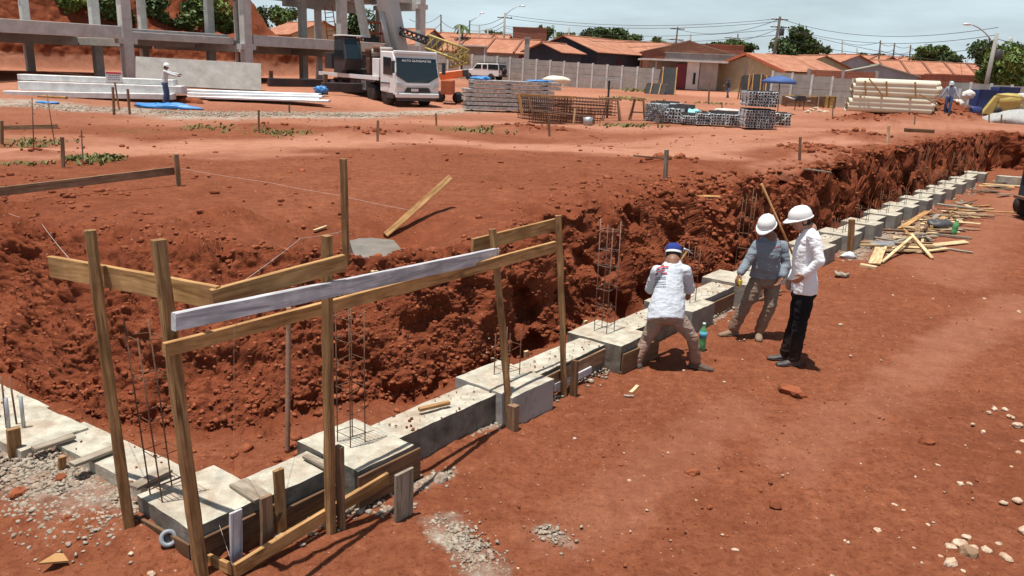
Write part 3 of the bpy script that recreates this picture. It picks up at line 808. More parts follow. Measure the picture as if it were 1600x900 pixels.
form(fp(5.75, -.19)[:2], fp(6.7, -.19)[:2], .0, .2, 'plywood_dark', 'grey brown form board along the beam between the bending and the blue shirted worker')
def topbat(px0, py0, px1, py1, w, lab, mat='wood_grey', z=TOPZ + .012):
    timber(un(px0, py0, z), un(px1, py1, z), w, .024, mat, lab, 'batten', 'batten', (0, 0, 1))
topbat(52, 702, 116, 682, .075, 'weathered batten lying across the short left beam, nearest the left block')
topbat(112, 726, 176, 702, .075, 'weathered batten across the middle of the short left beam')
topbat(208, 762, 262, 734, .085, 'weathered batten across the left beam right behind the nearest left post')
topbat(372, 754, 412, 780, .13, 'flat grey board across the beam just right of the corner block')
topbat(478, 712, 512, 732, .06, 'thin grey batten on the joint left of the middle post')
timber(un(655, 640, TOPZ + .02), un(702, 628, TOPZ + .025), .04, .03, 'wood_new', 'short piece of timber lying on top of the second beam', 'offcut', 'timber_offcut')
timber(un(985, 614, .015), un(996, 603, .03), .035, .025, 'wood_pale', 'small bent wooden tool handle lying on the dirt in front of the bending worker', 'offcut', 'timber_offcut', seg=3)
timber(un(975, 618, .01), un(990, 619, .012), .022, .015, 'rubble', 'pale splinter beside the little wooden handle on the dirt', 'offcut', 'timber_offcut')
for (bx, by, tx, ty, w, th, m, lab) in ((22, 718, 22, 668, .085, .035, 'wood_post', 'broad short stake before the leftmost block'), (96, 735, 95, 713, .05, .03, 'wood_post', 'tiny peg beside the short left beam'),
        (415, 838, 414, 776, .085, .028, 'wood_old', 'wide dark brown stake beside the corner form board'), (439, 815, 437, 734, .075, .03, 'wood_post', 'taller light brown stake against the first beam'),
        (368, 866, 366, 800, .085, .02, 'wood_white', 'white painted short board upright against the corner form board'), (597, 752, 597, 719, .07, .02, 'wood_white', 'small whitish stake behind the end of the low orange plank'),
        (630, 792, 632, 735, .17, .025, 'wood_grey', 'wide grey board standing in the dirt at the end of the low orange plank'),
        (823, 560, 823, 548, .06, .03, 'wood_pale', 'pale peg behind the beam between the two far posts'), (915, 515, 915, 501, .06, .03, 'wood_pale', 'pale peg behind the block beside the pale stirrup cage')):
    stake(bx, by, tx, ty, w, m, lab, 0.0 if bx > 800 else (.20 if bx < 110 else .09), None, 'stake', th)
# ribbed conduit and rods
b = un(449, 706, 0.0); t_ = at(451, 480, b.y + .15)
mb = MB(); pts = [b.lerp(t_, k / 60) for k in range(61)]
mb.tube(pts, [.019 if k % 2 else .0225 for k in range(61)], 10)
mat_plain('conduit', (0.30, 0.17, 0.115), 0.7, 0.3, 0.2, 12, 0, .3)
tag(mb.build('ribbed_conduit', 'conduit', None, b), 'dusty ribbed conduit standing upright in the trench', 'conduit')

# ------------------------------------------------------------------ stakes and boards on the upper platform
mid = 'survey stakes scattered over the upper ground'
b = g(541, 412); timber(b - Vector((0, 0, .15)), at(535, 248, b.y), .062, .05, 'wood_post', 'tall weathered stake standing beside the grey concrete patch', 'stake', 'stake', (0.3, 1, 0), 8, .006, None, .004)
b = g(602, 370); t_ = at(704, 277, b.y + .75)
timber(b + Vector((0, 0, .02)), t_, .045, .075, 'wood_new', 'loose pine plank leaning up from the dug hollow', 'plank', 'plank', (-.3, .5, 1), 6, .004)
stake(280, 291, 274, 241, .062, 'wood_old', 'short thick stake at the end of the left low rail')
pa = g(273, 290); pb = g(0, 318); a1 = at(272, 267, pa.y + .02); b1 = at(-40, 304, pb.y - .1)
timber(b1, a1, .03, .115, 'wood_old', 'long low rail running off the left edge to a thick stake', 'rail', 'rail', (0, 0, 1), 8)
stake(98, 262, 96, 214, .05, 'wood_old', 'stake standing among weeds behind the left low rail')
stake(129, 258, 128, 203, .02, 'wood_grey', 'thin pale rod beside the weeds at the left')
b = g(55, 222); timber(at(-20, 200, b.y), at(90, 198, b.y), .03, .10, 'wood_old', 'short rail high at the left edge', 'rail', 'rail')
stake(2, 225, 1, 188, .06, 'wood_old', 'stake carrying the short rail at the left photo edge')
for (x0, y0, x1, y1, lab) in ((53, 235, 50, 152, 'straight thin rod standing behind the short left rail'), (86, 228, 73, 146, 'leaning thin rod standing behind the short left rail')):
    b = g(x0, y0); tag(MB().tube([b, at(x1, y1, b.y)], .010, 6).build('steel_rod', 'rebar_rust', None, b), lab, 'rod')
for (bx, by, tx, ty, w, m, lab) in ((405, 208, 404, 172, .055, 'wood_old', 'brown survey stake beside a grassy scrape, left of the tall weathered stake'), (590, 221, 590, 188, .065, 'wood_old', 'survey stake in a low dirt heap in front of the truck'),
        (682, 196, 681, 177, .06, 'wood_post', 'short survey stake in front of the stacked slabs'), (859, 213, 858, 182, .065, 'wood_old', 'survey stake in a dirt ridge in front of the rebar mats'),
        (178, 180, 176, 136, .07, 'wood_old', 'left dark stake next to the small notice board'), (203, 179, 200, 139, .07, 'wood_old', 'right dark stake next to the small notice board'),
        (1040, 284, 1042, 234, .06, 'wood_grey', 'grey stake at the lip of the dug notch'), (1387, 224, 1389, 196, .06, 'wood_pale', 'pale leaning stake above the bank, below the dirt mound'),
        (1250, 250, 1250, 214, .05, 'wood_old', 'thin stake on the bank edge above the white helmets'), (1107, 163, 1109, 128, .09, 'wood_old', 'tall stake in front of the yellow wall'),
        (1029, 200, 1027, 178, .05, 'wood_old', 'stake before the first bundle of steel tubes'), (1128, 175, 1128, 161, .06, 'wood_old', 'short stake behind the low tube bundle'), (1546, 192, 1546, 178, .06, 'wood_post', 'left short stake in front of the gravel heap'),
        (1564, 193, 1565, 179, .06, 'wood_post', 'right short stake in front of the gravel heap'), (1301, 182, 1302, 158, .05, 'wood_grey', 'pale grey stake near the pipe stack'), (1429, 195, 1430, 180, .06, 'wood_grey', 'stake standing in the red dirt mound'),
        (452, 177, 452, 164, .07, 'wood_old', 'little dark peg on the gravel strip before the steel sheets')):
    stake(bx, by, tx, ty, w, m, lab)
stake(1328, 400, 1331, 343, .085, 'wood_post', 'brown stake standing beside the footing behind the man in white', 0.0)
b = g(1040, 250); timber(at(990, 243, b.y - .2), at(1080, 251, b.y + .3), .05, .03, 'wood_old', 'weathered plank lying across the dirt behind the grey stake', 'plank', 'plank')
b = g(1112, 312); timber(b + Vector((-.25, .1, .03)), b + Vector((.35, .15, .04)), .16, .02, 'wood_new', 'small light board lying in the dug notch', 'board', 'board')
b = g(1260, 266); timber(at(1258, 264, b.y), at(1298, 269, b.y + .1), .08, .025, 'wood_grey', 'short grey board lying on a ledge of the bank', 'board', 'board')
b = g(490, 363); timber(b + Vector((0, 0, .02)), g(510, 357) + Vector((0, 0, .03)), .03, .02, 'wood_pale', 'little pale batten lying left of the tall weathered stake', 'batten', 'batten')
b = g(1435, 207); timber(at(1415, 205, b.y), at(1457, 207, b.y), .30, .22, 'plywood_dark', 'dark rusty trough lying below the red dirt mound', 'trough', 'trough')
# fresh concrete patch in the hollow with its edge boards
cpts = [g(x, y) for x, y in ((548, 396), (560, 388), (580, 387), (618, 398), (660, 410), (640, 428), (600, 432), (556, 415))]
zc = sum(p.z for p in cpts) / len(cpts) + .05
mb = MB(); cx = sum((p.x for p in cpts)) / 8; cy = sum((p.y for p in cpts)) / 8
ring = []
for k in range(8):
    a, c_ = cpts[k], cpts[(k + 1) % 8]
    for t in (0, .5): q = a.lerp(c_, t); ring.append(Vector((q.x + random.uniform(-.02, .02), q.y + random.uniform(-.02, .02), 0)))
mb.prism(ring, (0, 0, zc - .4), (0, 0, zc))
tag(mb.build('concrete_slab', 'concrete_slab_dark', None, (cx, cy, zc - .1), .01), 'small grey fresh concrete slab in the hollow of the red earth', 'concrete slab')
for (x0, y0, x1, y1, m, lab) in ((555, 408, 603, 418, 'wood_new', 'upper pine board on the near edge of the fresh slab'), (545, 413, 588, 426, 'wood_pale', 'lower pine board on the near edge of the fresh slab'), (618, 397, 668, 407, 'wood_new', 'pine board on the far edge of the fresh slab')):
    timber(un(x0, y0, zc + .02), un(x1, y1, zc + .02), .07, .03, m, lab)

# ------------------------------------------------------------------ string lines
def string(pts, lab, r=.0022, sag=.0):
    r = r * .55
    P = []
    for a, b_ in zip(pts[:-1], pts[1:]):
        a, b_ = Vector(a), Vector(b_)
        for k in range(12):
            t = k / 12; q = a.lerp(b_, t); q.z -= sag * 4 * t * (1 - t); P.append(q)
    P.append(Vector(pts[-1]))
    tag(MB().tube(P, r, 5).build('string_line', 'string_white', None, P[0]), lab, 'string')
string([plane_hit(362, 508, f3, f4) + nfr * .02, un(365, 742, .02)], 'white plumb string hanging from the white plank into the trench', .0022)
string([(L_l + (L_r - L_l) * .2), at(62, 345, 9.0), at(5, 330, 9.6)], 'white string from the nearest plank to the left over the bank', .003, .02)
string([at(276, 262, pa.y), at(420, 285, pa.y - .6), at(530, 305, pa.y - 1.2), at(640, 328, pa.y - 1.6)], 'white string from the thick left stake across the upper ground', .0035, .01)
string([L_r, at(470, 372, 7.6), at(541, 360, b.y if False else 8.6)], 'white string from the plank end to the tall weathered stake', .003, .01)
string([q0 + Vector((.0, -.02, .05)), un(340, 812, .26), un(296, 838, .2)], 'thin string tied round the corner form boards', .002)
# tape roll by the corner
p = g(264, 852)
mb = MB(); mb.lathe([(.028, -.016), (.052, -.018), (.056, 0), (.052, .018), (.028, .016), (.028, -.016)], 24, (p.x, p.y, p.z + .05), Vector((.35, -.75, .5)))
tag(mb.build('tape_roll', 'grey_plastic', None, (p.x, p.y, p.z)), 'grey roll of tape lying on the dirt in front of the corner block', 'tape roll')
tri = [g(62, 896), g(108, 885), g(100, 872), g(88, 873)]; zt_ = max(q.z for q in tri) + .02; tri = [Vector((q.x, q.y, zt_)) for q in tri]
tag(MB().prism(tri, (0, 0, 0), (0, 0, .012)).build('plywood_offcut', 'wood_new', None, tri[0]), 'triangular reddish plywood offcut lying on the dirt at lower left', 'offcut')

# ------------------------------------------------------------------ lumber heap beside the footing
def heap_plank(pa, pb, w, h, mat, lab=None, seed=0):
    return timber(pa, pb, w, h, mat, lab or 'loose pine offcut in the scrap lumber heap beside the footing', 'plank', 'plank', (random.uniform(-.2, .2), random.uniform(-.2, .2), 1), 3, .004, None if lab else 'scrap lumber heap beside the footing')
hr = random.Random(5)
for k in range(125):
    u = hr.random()
    if u < .45: cx_, cy_ = hr.gauss(1440, 30), hr.gauss(346, 9); 
    elif u < .8: cx_, cy_ = hr.gauss(1415, 26), hr.gauss(380, 10)
    elif u < .9: cx_, cy_ = hr.gauss(1500, 22), hr.gauss(330, 6)
    else: cx_, cy_ = hr.gauss(1545, 18), hr.gauss(298, 8)
    c_ = un(cx_, cy_, 0); 
    dA_ = (c_.x - A0.x) * N1.x + (c_.y - A0.y) * N1.y
    if dA_ > -.75: c_ = c_ - Vector((N1.x, N1.y, 0)) * (dA_ + .75 + hr.random() * .4)
    a_ = hr.choice((ANG1, .1, .25, -.3, 1.4, 0.6)) + hr.gauss(0, .25); L = hr.uniform(.3, 1.0) if hr.random() < .7 else hr.uniform(1.0, 1.8)
    z = .02 + abs(hr.gauss(0, .045)); tl = hr.uniform(-.05, .05)
    dv = Vector((math.cos(a_), math.sin(a_), tl)) * L / 2
    c_.z = max(z, abs(dv.z) + .02)
    heap_plank(c_ - dv, c_ + dv, hr.choice((.05, .07, .10, .14)), hr.choice((.02, .025, .04)), hr.choice(('wood_pale', 'wood_pale', 'wood_new', 'wood_old', 'wood_old', 'wood_grey', 'wood_grey', 'plywood_dark')))
heap_plank(un(1424, 366, .22), un(1456, 404, .02), .06, .03, 'wood_pale', 'longest pale batten sloping down the near end of the lumber heap')
heap_plank(un(1378, 410, .03), un(1425, 370, .23), .06, .03, 'wood_pale', 'pale batten rising to the peak at the near end of the lumber heap')
heap_plank(un(1366, 412, .03), un(1377, 386, .05), .20, .02, 'wood_pale', 'wide whitish board at the near left end of the lumber heap')
heap_plank(un(1344, 414, .03), un(1370, 418, .03), .10, .05, 'wood_pale', 'stubby pale block nearest the camera in the lumber heap')
heap_plank(un(1407, 357, .02), un(1450, 330, .25), .16, .025, 'wood_new', 'wide pine board leaning at the footing behind the lumber heap')
p = un(1468, 352, .1); mat_plain('dark_sheet', (0.06, 0.06, 0.065), 0.5, 0.4, 0.3, 9)
mb = MB().ell((p.x, p.y, .12), (.30, .14, .09), 16); A = np.array(mb.v, np.float32); A += (0.05 * fbm(A, 6, 3))[:, None] * np.array([.5, .5, 1.]); mb.v = [tuple(map(float, r)) for r in A]
tag(mb.build('plastic_sheet', 'dark_sheet', None, (p.x, p.y, 0)), 'crumpled dark plastic sheet on the lumber heap', 'plastic sheet')
p = un(1385, 384, .05); mb = MB().ell((p.x, p.y, .07), (.34, .12, .06), 16); A = np.array(mb.v, np.float32); A += (0.05 * fbm(A, 6, 3, 4.))[:, None] * np.array([.5, .5, 1.]); mb.v = [tuple(map(float, r)) for r in A]
mat_plain('grey_sheet', (0.20, 0.20, 0.20), 0.6, 0.4, 0.3, 9)
tag(mb.build('plastic_sheet', 'grey_sheet', None, (p.x, p.y, 0)), 'grey crumpled sheet under the near battens of the lumber heap', 'plastic sheet')
def glass_bottle(name, p0, p1, r, lab, matn='green_bottle', par=None):
    p0, p1 = Vector(p0), Vector(p1); d = p1 - p0; L = d.length
    mb = MB().lathe([(0.001, 0), (r * .9, 0), (r, .01), (r, L * .3), (r * .93, L * .36), (r, L * .42), (r, L * .66), (r * .75, L * .78), (r * .36, L * .88), (r * .36, L * .95)], 16, p0, d)
    return mb
m, t, b_ = new_mat('green_bottle', .12, .5); b_.inputs['Base Color'].default_value = (0.16, 0.50, 0.22, 1); b_.inputs['Transmission Weight'].default_value = .45; b_.inputs['IOR'].default_value = 1.2
mat_plain('bottle_label', (0.10, 0.35, 0.50), .5, .3, .2, 30); mat_plain('bottle_cap', (0.55, 0.75, 0.62), .5, .3, .05)
p = un(1489, 369, .02)
gb = thing('plastic_bottle', 'green plastic bottle standing in the lumber heap', 'bottle', (p.x, p.y, 0.06))
glass_bottle('body', (p.x, p.y, .06), (p.x + .03, p.y, .36), .06, '').build('body', 'green_bottle', gb)
MB().lathe([(.024, 0), (.024, .03), (.001, .031)], 12, (p.x + .029, p.y, .345), (.1, 0, 1)).build('cap', 'bottle_cap', gb)
p = un(1325, 402, .02); mat_plain('clear_plastic', (0.55, 0.56, 0.58), .3, .5, .1)
mb = MB().ell((p.x, p.y, .05), (.16, .07, .05), 14); A = np.array(mb.v, np.float32); A += (0.05 * fbm(A, 9, 3, 4.))[:, None]; mb.v = [tuple(map(float, r)) for r in A]
tag(mb.build('plastic_bag', 'clear_plastic', None, (p.x, p.y, 0)), 'crumpled whitish plastic bag beside the brown stake by the footing', 'plastic bag')
p = un(1315, 430, .02); mb = MB().ell((p.x, p.y, .04), (.14, .09, .05), 14); A = np.array(mb.v, np.float32); A += (0.06 * fbm(A, 8, 3, 9.))[:, None]; mb.v = [tuple(map(float, r)) for r in A]
tag(mb.build('paper_sack', 'rubble', None, (p.x, p.y, 0)), 'torn pale paper sack on the dirt right of the man in white', 'paper sack')

# ------------------------------------------------------------------ stones, clods, rubble
def ico(sub=1):
    import bmesh
    bm = bmesh.new(); bmesh.ops.create_icosphere(bm, subdivisions=sub, radius=1.0)
    bm.verts.ensure_lookup_table()
    v = np.array([q.co[:] for q in bm.verts], np.float32); f = np.array([[w.index for w in fc.verts] for fc in bm.faces], np.int32); bm.free()
    return v, f
I1 = ico(1); I2 = ico(2)
def stone(px, py, r, lab, mat='pale_stone', name='stone', cat='stone', group=None, z=None, seed=0, flat=.6):
    b = un(px, py, z) if z is not None else g(px, py)
    v, f = I2; off_ = seed * 3.7; r = r * (.66 if mat == 'pale_stone' and r < .2 else 1)
    k = 1 + .35 * fbm(v, 1.3, 3, off_) + .12 * (0.6 - worley(v, 2.0, off_))
    rr = np.random.default_rng(seed + 1)
    sc = np.array([rr.uniform(.8, 1.35), rr.uniform(.7, 1.1), flat * rr.uniform(.8, 1.2)]) * r
    W = v * k[:, None] * sc; an = rr.uniform(0, 6.28); W = W @ np.array([[math.cos(an), math.sin(an), 0], [-math.sin(an), math.cos(an), 0], [0, 0, 1]])
    mb = MB(); mb.v = [(float(a), float(c), float(d + r * flat * .18)) for a, c, d in W]
    for q in f: mb.face(tuple(int(x) for x in q), None, 0, False)
    me = mb.mesh(name, mat); o = bpy.data.objects.new(name, me); COL.objects.link(o); o.location = b
    return tag(o, lab, cat, group)
SG = 'pale stones scattered on the red dirt'
SL = 'small pale stone lying loose on the red dirt'
sn = 0
for (x, y, r, lab) in ((1485, 882, .085, 'largest pale stone, rounded, at the bottom of the photo right of centre'), (1512, 866, .075, 'orange brown stone beside the largest pale stone at lower right'),
                       (1500, 852, .075, None), (1485, 855, .05, None), (1520, 856, .05, None), (1541, 860, .05, None), (1510, 840, .05, None), (1572, 872, .06, None), (1598, 830, .06, None), (1590, 783, .06, None),
                       (1568, 786, .04, None), (1501, 756, .035, None), (1515, 756, .03, None), (1371, 829, .04, None), (1346, 790, .03, None), (1397, 790, .035, None), (1412, 798, .025, None), (1504, 893, .03, None), (1428, 857, .025, None),
                       (1554, 640, .05, 'pale round stone at the right, upper one of a pair'), (1545, 645, .045, None), (1520, 663, .03, None), (1536, 675, .04, None), (1553, 636, .03, None), (1570, 640, .05, None), (1580, 652, .05, None), (1590, 665, .06, None),
                       (1313, 508, .05, 'single pale stone on the dirt right of the man in white'), (1329, 556, .028, None), (1148, 860, .03, None), (1129, 836, .022, None), (983, 752, .03, None), (975, 708, .016, None), (898, 686, .03, None), (1044, 708, .02, None),
                       (1131, 597, .03, None), (1200, 590, .015, None), (1160, 562, .02, None), (985, 830, .012, None), (1450, 820, .02, None), (1320, 845, .02, None), (1465, 727, .03, None), (205, 866, .03, None), (237, 897, .035, None), (130, 862, .015, None),
                       (1590, 709, .05, None), (1580, 730, .03, None), (1598, 690, .04, None), (1470, 870, .03, None), (1430, 745, .02, None), (1561, 850, .03, None), (1345, 725, .02, None), (1395, 462, .04, None), (1538, 467, .04, None), (1592, 488, .05, None), (1458, 467, .03, None)):
    sn += 1
    stone(x, y, r, lab or SL, 'pale_stone' if 'orange' not in (lab or '') else 'wood_old', group=None if lab else SG, z=0.0 if x > 250 else None, seed=sn)
for (x, y, r, lab) in ((1236, 613, .11, 'dark jagged dirt clod in front of the black shoes'), (1447, 693, .065, 'dark clod of earth at the right with a black underside'), (1082, 740, .045, 'dark round clod in the middle of the open dirt'), (1109, 793, .025, 'tiny grey brown clod on the open dirt'),
                       (1212, 790, .05, 'flat dark clod at the lower right of the open dirt'), (106, 812, .042, 'big reddish clod lying on the left rubble'), (30, 772, .055, 'big brown clod at the left edge of the rubble'), (95, 748, .04, 'reddish lump behind the rubble below the left beam'), (688, 750, .07, 'white plaster lump beside the footing')):
    sn += 1
    stone(x, y, r, lab, 'rubble' if 'white' in lab else 'soil_clod', 'dirt_clod', 'clod', None, 0.0 if x > 250 else None, sn + 50, .7)

def scatter(name, mat, P, R, seed=0, flat=.7, base=I1, kind='stuff'):
    v, f = base; n = len(P); rr = np.random.default_rng(seed); nv = len(v)
    vars_ = []
    for k in range(12):
        kk = 1 + .9 * fbm(v, 1.7, 2, k * 5.1); vars_.append(v * kk[:, None])
    vars_ = np.array(vars_); pick = rr.integers(0, 12, n); an = rr.uniform(0, 6.28, n); ca, sa = np.cos(an), np.sin(an)
    W = vars_[pick] * (np.stack([rr.uniform(.7, 1.4, n), rr.uniform(.7, 1.2, n), flat * rr.uniform(.7, 1.2, n)], -1) * R[:, None])[:, None, :]
    X = W[..., 0] * ca[:, None] - W[..., 1] * sa[:, None]; Y = W[..., 0] * sa[:, None] + W[..., 1] * ca[:, None]
    W = np.stack([X, Y, W[..., 2]], -1) + P[:, None, :]
    F = (f[None] + (np.arange(n) * nv)[:, None, None]).reshape(-1, 3)
    me = bpy.data.meshes.new(name); me.vertices.add(n * nv); me.vertices.foreach_set('co', W.astype(np.float32).ravel())
    nF = len(F); me.loops.add(nF * 3); me.loops.foreach_set('vertex_index', F.astype(np.int32).ravel())
    me.polygons.add(nF); me.polygons.foreach_set('loop_start', np.arange(0, nF * 3, 3, dtype=np.int32)); me.update(calc_edges=True)
    me.materials.append(MATS[mat]); o = bpy.data.objects.new(name, me); COL.objects.link(o)
    return tag(o, kind=kind)
def band_pts(lines, rng):
    """random points near lines given in survey pixels on z=0 or the ground"""
    P = []; R = []
    for (x0, y0, x1, y1, w, n, r0, r1) in lines:
        A, B = g(x0, y0), g(x1, y1)
        for _ in range(n):
            t = rng.random(); q = A.lerp(B, t); P.append((q.x + rng.gauss(0, w), q.y + rng.gauss(0, w))); R.append(r0 + (r1 - r0) * rng.random() ** 2.5)
    P = np.array(P); z = zg(P[:, 0], P[:, 1]); R = np.array(R)
    return np.stack([P[:, 0], P[:, 1], z + R * .25], -1), R
rg = random.Random(3)
P, R = band_pts([(15, 745, 185, 805, .17, 1900, .004, .020), (0, 735, 90, 760, .14, 900, .004, .026), (60, 705, 150, 750, .06, 400, .004, .02), (690, 820, 760, 890, .09, 420, .006, .022), (700, 830, 725, 850, .08, 180, .006, .02), (850, 825, 880, 845, .05, 120, .005, .018),
                 (650, 765, 700, 740, .05, 120, .006, .03), (440, 838, 600, 765, .07, 420, .008, .035), (640, 700, 790, 660, .06, 300, .006, .03), (890, 600, 1000, 555, .07, 260, .006, .03), (760, 660, 870, 618, .05, 200, .006, .03),
                 (1330, 405, 1420, 345, .22, 420, .01, .04), (1090, 512, 1140, 470, .10, 160, .008, .03), (772, 574, 784, 567, .05, 60, .01, .03), (590, 800, 640, 790, .05, 60, .01, .03), (1440, 340, 1540, 285, .3, 250, .015, .05), (620, 720, 690, 690, .05, 80, .01, .03)], rg)
scatter('rubble', 'rubble', P, R, 1)
P, R = band_pts([(60, 165, 330, 180, .9, 900, .02, .06), (330, 178, 560, 180, .9, 1100, .02, .06), (540, 180, 740, 175, .6, 300, .02, .06)], rg)
scatter('gravel', 'rubble', P, R, 2)
# loose soil crumbs: over the slope, its foot and lip, and thinly everywhere
rr = np.random.default_rng(4)
def slope_pts(n, s0, s1, side, m0, m1, r0, r1, pw=3):
    s = rr.uniform(s0, s1, n * 4); 
    if side: c = np.array(A0)[None] + s[:, None] * np.array(E1)[None] + rr.uniform(.2, 4.5, n * 4)[:, None] * np.array(N1)[None]
    else: c = np.array(C0)[None] + s[:, None] * np.array(E2)[None] + rr.uniform(.4, 3.2, n * 4)[:, None] * np.array(N2)[None]
    _, _, _, m = ground_parts(c[:, 0], c[:, 1]); k = np.where((m > m0) & (m < m1))[0][:n]
    c = c[k]; R = r0 + (r1 - r0) * rr.random(len(k)) ** pw
    return np.stack([c[:, 0], c[:, 1], zg(c[:, 0], c[:, 1]) + R * .3], -1), R
def surf_pts(mask, n, r0, r1, pw):
    k = np.where(mask)[0]; k = k[rr.integers(0, len(k), n)]; Q = SURF['P'][k].copy(); R = (r0 + (r1 - r0) * rr.random(n) ** pw)
    Q[:, 2] += R * .25
    return Q, R
SD_, SM, SS, SW = SURF['dist'], SURF['m'], SURF['s'], SURF['wall']
fov = np.abs(SURF['P'][:, 0]) < .68 * SURF['P'][:, 1]
sets = [surf_pts(fov & (SM > -.15) & (SM < 1.05) & (SD_ < 13), 7500, .004, .030, 5), surf_pts(fov & (SM > -.45) & (SM < .12) & (SD_ < 14), 900, .006, .05, 4), surf_pts(fov & (SM > 1.0) & (SM < 2.2) & (SD_ < 14), 1600, .005, .045, 5),
        surf_pts(fov & (SM > -.2) & (SM < 1.0) & (SD_ > 12) & (SD_ < 32), 2200, .01, .06, 4), surf_pts(fov & (SM > 1.0) & (SM < 3.0) & (SD_ > 12) & (SD_ < 34), 1300, .01, .07, 4),
        surf_pts(fov & (SURF['mound'] > .25) & (SD_ > 16), 1500, .012, .11, 4)]
n = 3200; yy = rr.uniform(3.6, 14, n); xx = rr.uniform(-.62, .66, n) * yy * 1.05; _, _, _, m = ground_parts(xx, yy); k = m < -.6
k &= ((xx - A0.x) * N1.x + (yy - A0.y) * N1.y < -.45) | ((xx - C0.x) * N2.x + (yy - C0.y) * N2.y < -.4)
R = .003 + .014 * rr.random(n) ** 5; sets.append((np.stack([xx, yy, zg(xx, yy) + R * .2], -1)[k], R[k]))
n = 2200; yy = rr.uniform(9, 30, n); xx = rr.uniform(-.62, .5, n) * yy; _, _, _, m = ground_parts(xx, yy); k = m > 1.2
R = .006 + .05 * rr.random(n) ** 6; sets.append((np.stack([xx, yy, zg(xx, yy) + R * .2], -1)[k], R[k]))
tops = []
for s0 in np.arange(-.2, 12, .02):
    for _ in range(2):
        dd = rr.normal(0, .12); q = fp(s0, np.clip(dd, -.16, .17), TOPZ - .012); tops.append((q.x, q.y, q.z))
for s0 in np.arange(.3, 3.4, .02): q = lp(s0, np.clip(rr.normal(0, .12), -.15, .16), TOPZ - .012); tops.append((q.x, q.y, q.z))
tops = np.array(tops); sets.append((tops, .002 + .012 * rr.random(len(tops)) ** 5))
scatter('dirt_clods', 'soil_clod', np.concatenate([a for a, b_ in sets]), np.concatenate([b_ for a, b_ in sets]), 5, .75)
n = 900; yy = rr.uniform(3.6, 13, n); xx = rr.uniform(-.3, .68, n) * yy; _, _, _, m = ground_parts(xx, yy)
k = (m < -.8) & ((xx - A0.x) * N1.x + (yy - A0.y) * N1.y < -.5) & (rr.random(n) < .35 + .65 * (xx > .3 * yy))
R = .003 + .014 * rr.random(n) ** 5; scatter('pebbles', 'pale_stone', np.stack([xx, yy, zg(xx, yy) + R * .3], -1)[k], R[k], 6)
# weeds
m, t, b_ = new_mat('weed_leaf', .6, .3)
c = ramp(t, noise(t, worldpos(t), 3.0, 3), [(.3, (.10, .11, .03)), (.7, (.23, .22, .08))]); t.links.new(c, b_.inputs['Base Color'])
def weeds(lines, seed):
    r_ = random.Random(seed); mb = MB()
    for (x0, y0, x1, y1, w, n, h) in lines:
        A, B = g(x0, y0), g(x1, y1)
        for _ in range(n):
            q = A.lerp(B, r_.random()); x, y = q.x + r_.gauss(0, w), q.y + r_.gauss(0, w); z = zat(x, y)
            for _b in range(4):
                a = r_.uniform(0, 6.28); hh = h * r_.uniform(.4, 1.1); ww = hh * .22; dx, dy = math.cos(a), math.sin(a); lean = r_.uniform(.3, 1.0) * hh
                mb.quad([(x - dy * ww, y + dx * ww, z), (x + dy * ww, y - dx * ww, z), (x + dx * lean + dy * ww * .5, y + dy * lean - dx * ww * .5, z + hh * .8), (x + dx * lean * 1.3, y + dy * lean * 1.3, z + hh * .65)])
    o = mb.build('weeds', 'weed_leaf', None, (0, 0, 0), norm=False)
    return tag(o, kind='stuff')
weeds([(20, 222, 90, 225, .3, 60, .10), (105, 250, 120, 252, .10, 26, .12), (140, 255, 180, 248, .14, 60, .12), (20, 258, 70, 256, .12, 25, .08), (310, 200, 340, 203, .4, 25, .12), (400, 208, 460, 210, .4, 50, .12), (720, 203, 770, 206, .5, 40, .14), (950, 196, 1000, 200, .5, 40, .16),
       (800, 125, 806, 126, .8, 25, .6), (985, 143, 1010, 143, .8, 60, .35), (960, 155, 1000, 158, .8, 40, .3), (1100, 162, 1130, 163, .6, 30, .2), (890, 130, 960, 135, 1.0, 50, .35)], 8)
# ------------------------------------------------------------------ people
def mat_cloth(name, col, var=.12, wr=.5, scale=9.0, dirt=0.0, dcol=(0.22, 0.10, 0.06), low=0.0):
    m, t, b = new_mat(name, .9, .15)
    p = worldpos(t); f = noise(t, p, scale, 5, .6)
    c = ramp(t, f, [(.3, tuple(x * (1 - var) for x in col)), (.7, tuple(min(1, x * (1 + var)) for x in col))])
    if dirt:
        c = mixc(t, ramp(t, noise(t, p, 5, 5, .65), [(.45, (0, 0, 0)), (.7, (dirt,) * 3)]), c, dcol)
    if low:   # red dust kicked up over the lower legs
        sx = t.nodes.new('ShaderNodeSeparateXYZ'); t.links.new(p, sx.inputs[0])
        mr = nd(t, 'ShaderNodeMapRange'); mr.inputs['From Min'].default_value = .50; mr.inputs['From Max'].default_value = .05; mr.inputs['To Max'].default_value = low; t.links.new(sx.outputs['Z'], mr.inputs['Value'])
        ml = t.nodes.new('ShaderNodeMath'); ml.operation = 'MULTIPLY'; t.links.new(mr.outputs['Result'], ml.inputs[0]); t.links.new(ramp(t, noise(t, p, 14, 4), [(.3, (.3, .3, .3)), (.6, (1, 1, 1))]), ml.inputs[1])
        c = mixc(t, ml.outputs[0], c, (0.30, 0.125, 0.07))
    t.links.new(c, b.inputs['Base Color'])
    wv = noise(t, scaled(t, p, (1, 1, 2.2)), 12, 4, .55, 1.2)
    bump(t, b, wv, wr, .02)
    return m
mat_cloth('shirt_grey', (0.52, 0.55, 0.60), .06, .45); mat_cloth('shirt_blue', (0.200, 0.240, 0.280), .12, .6, dirt=.2); mat_cloth('shirt_white', (0.84, 0.84, 0.86), .03, .5)
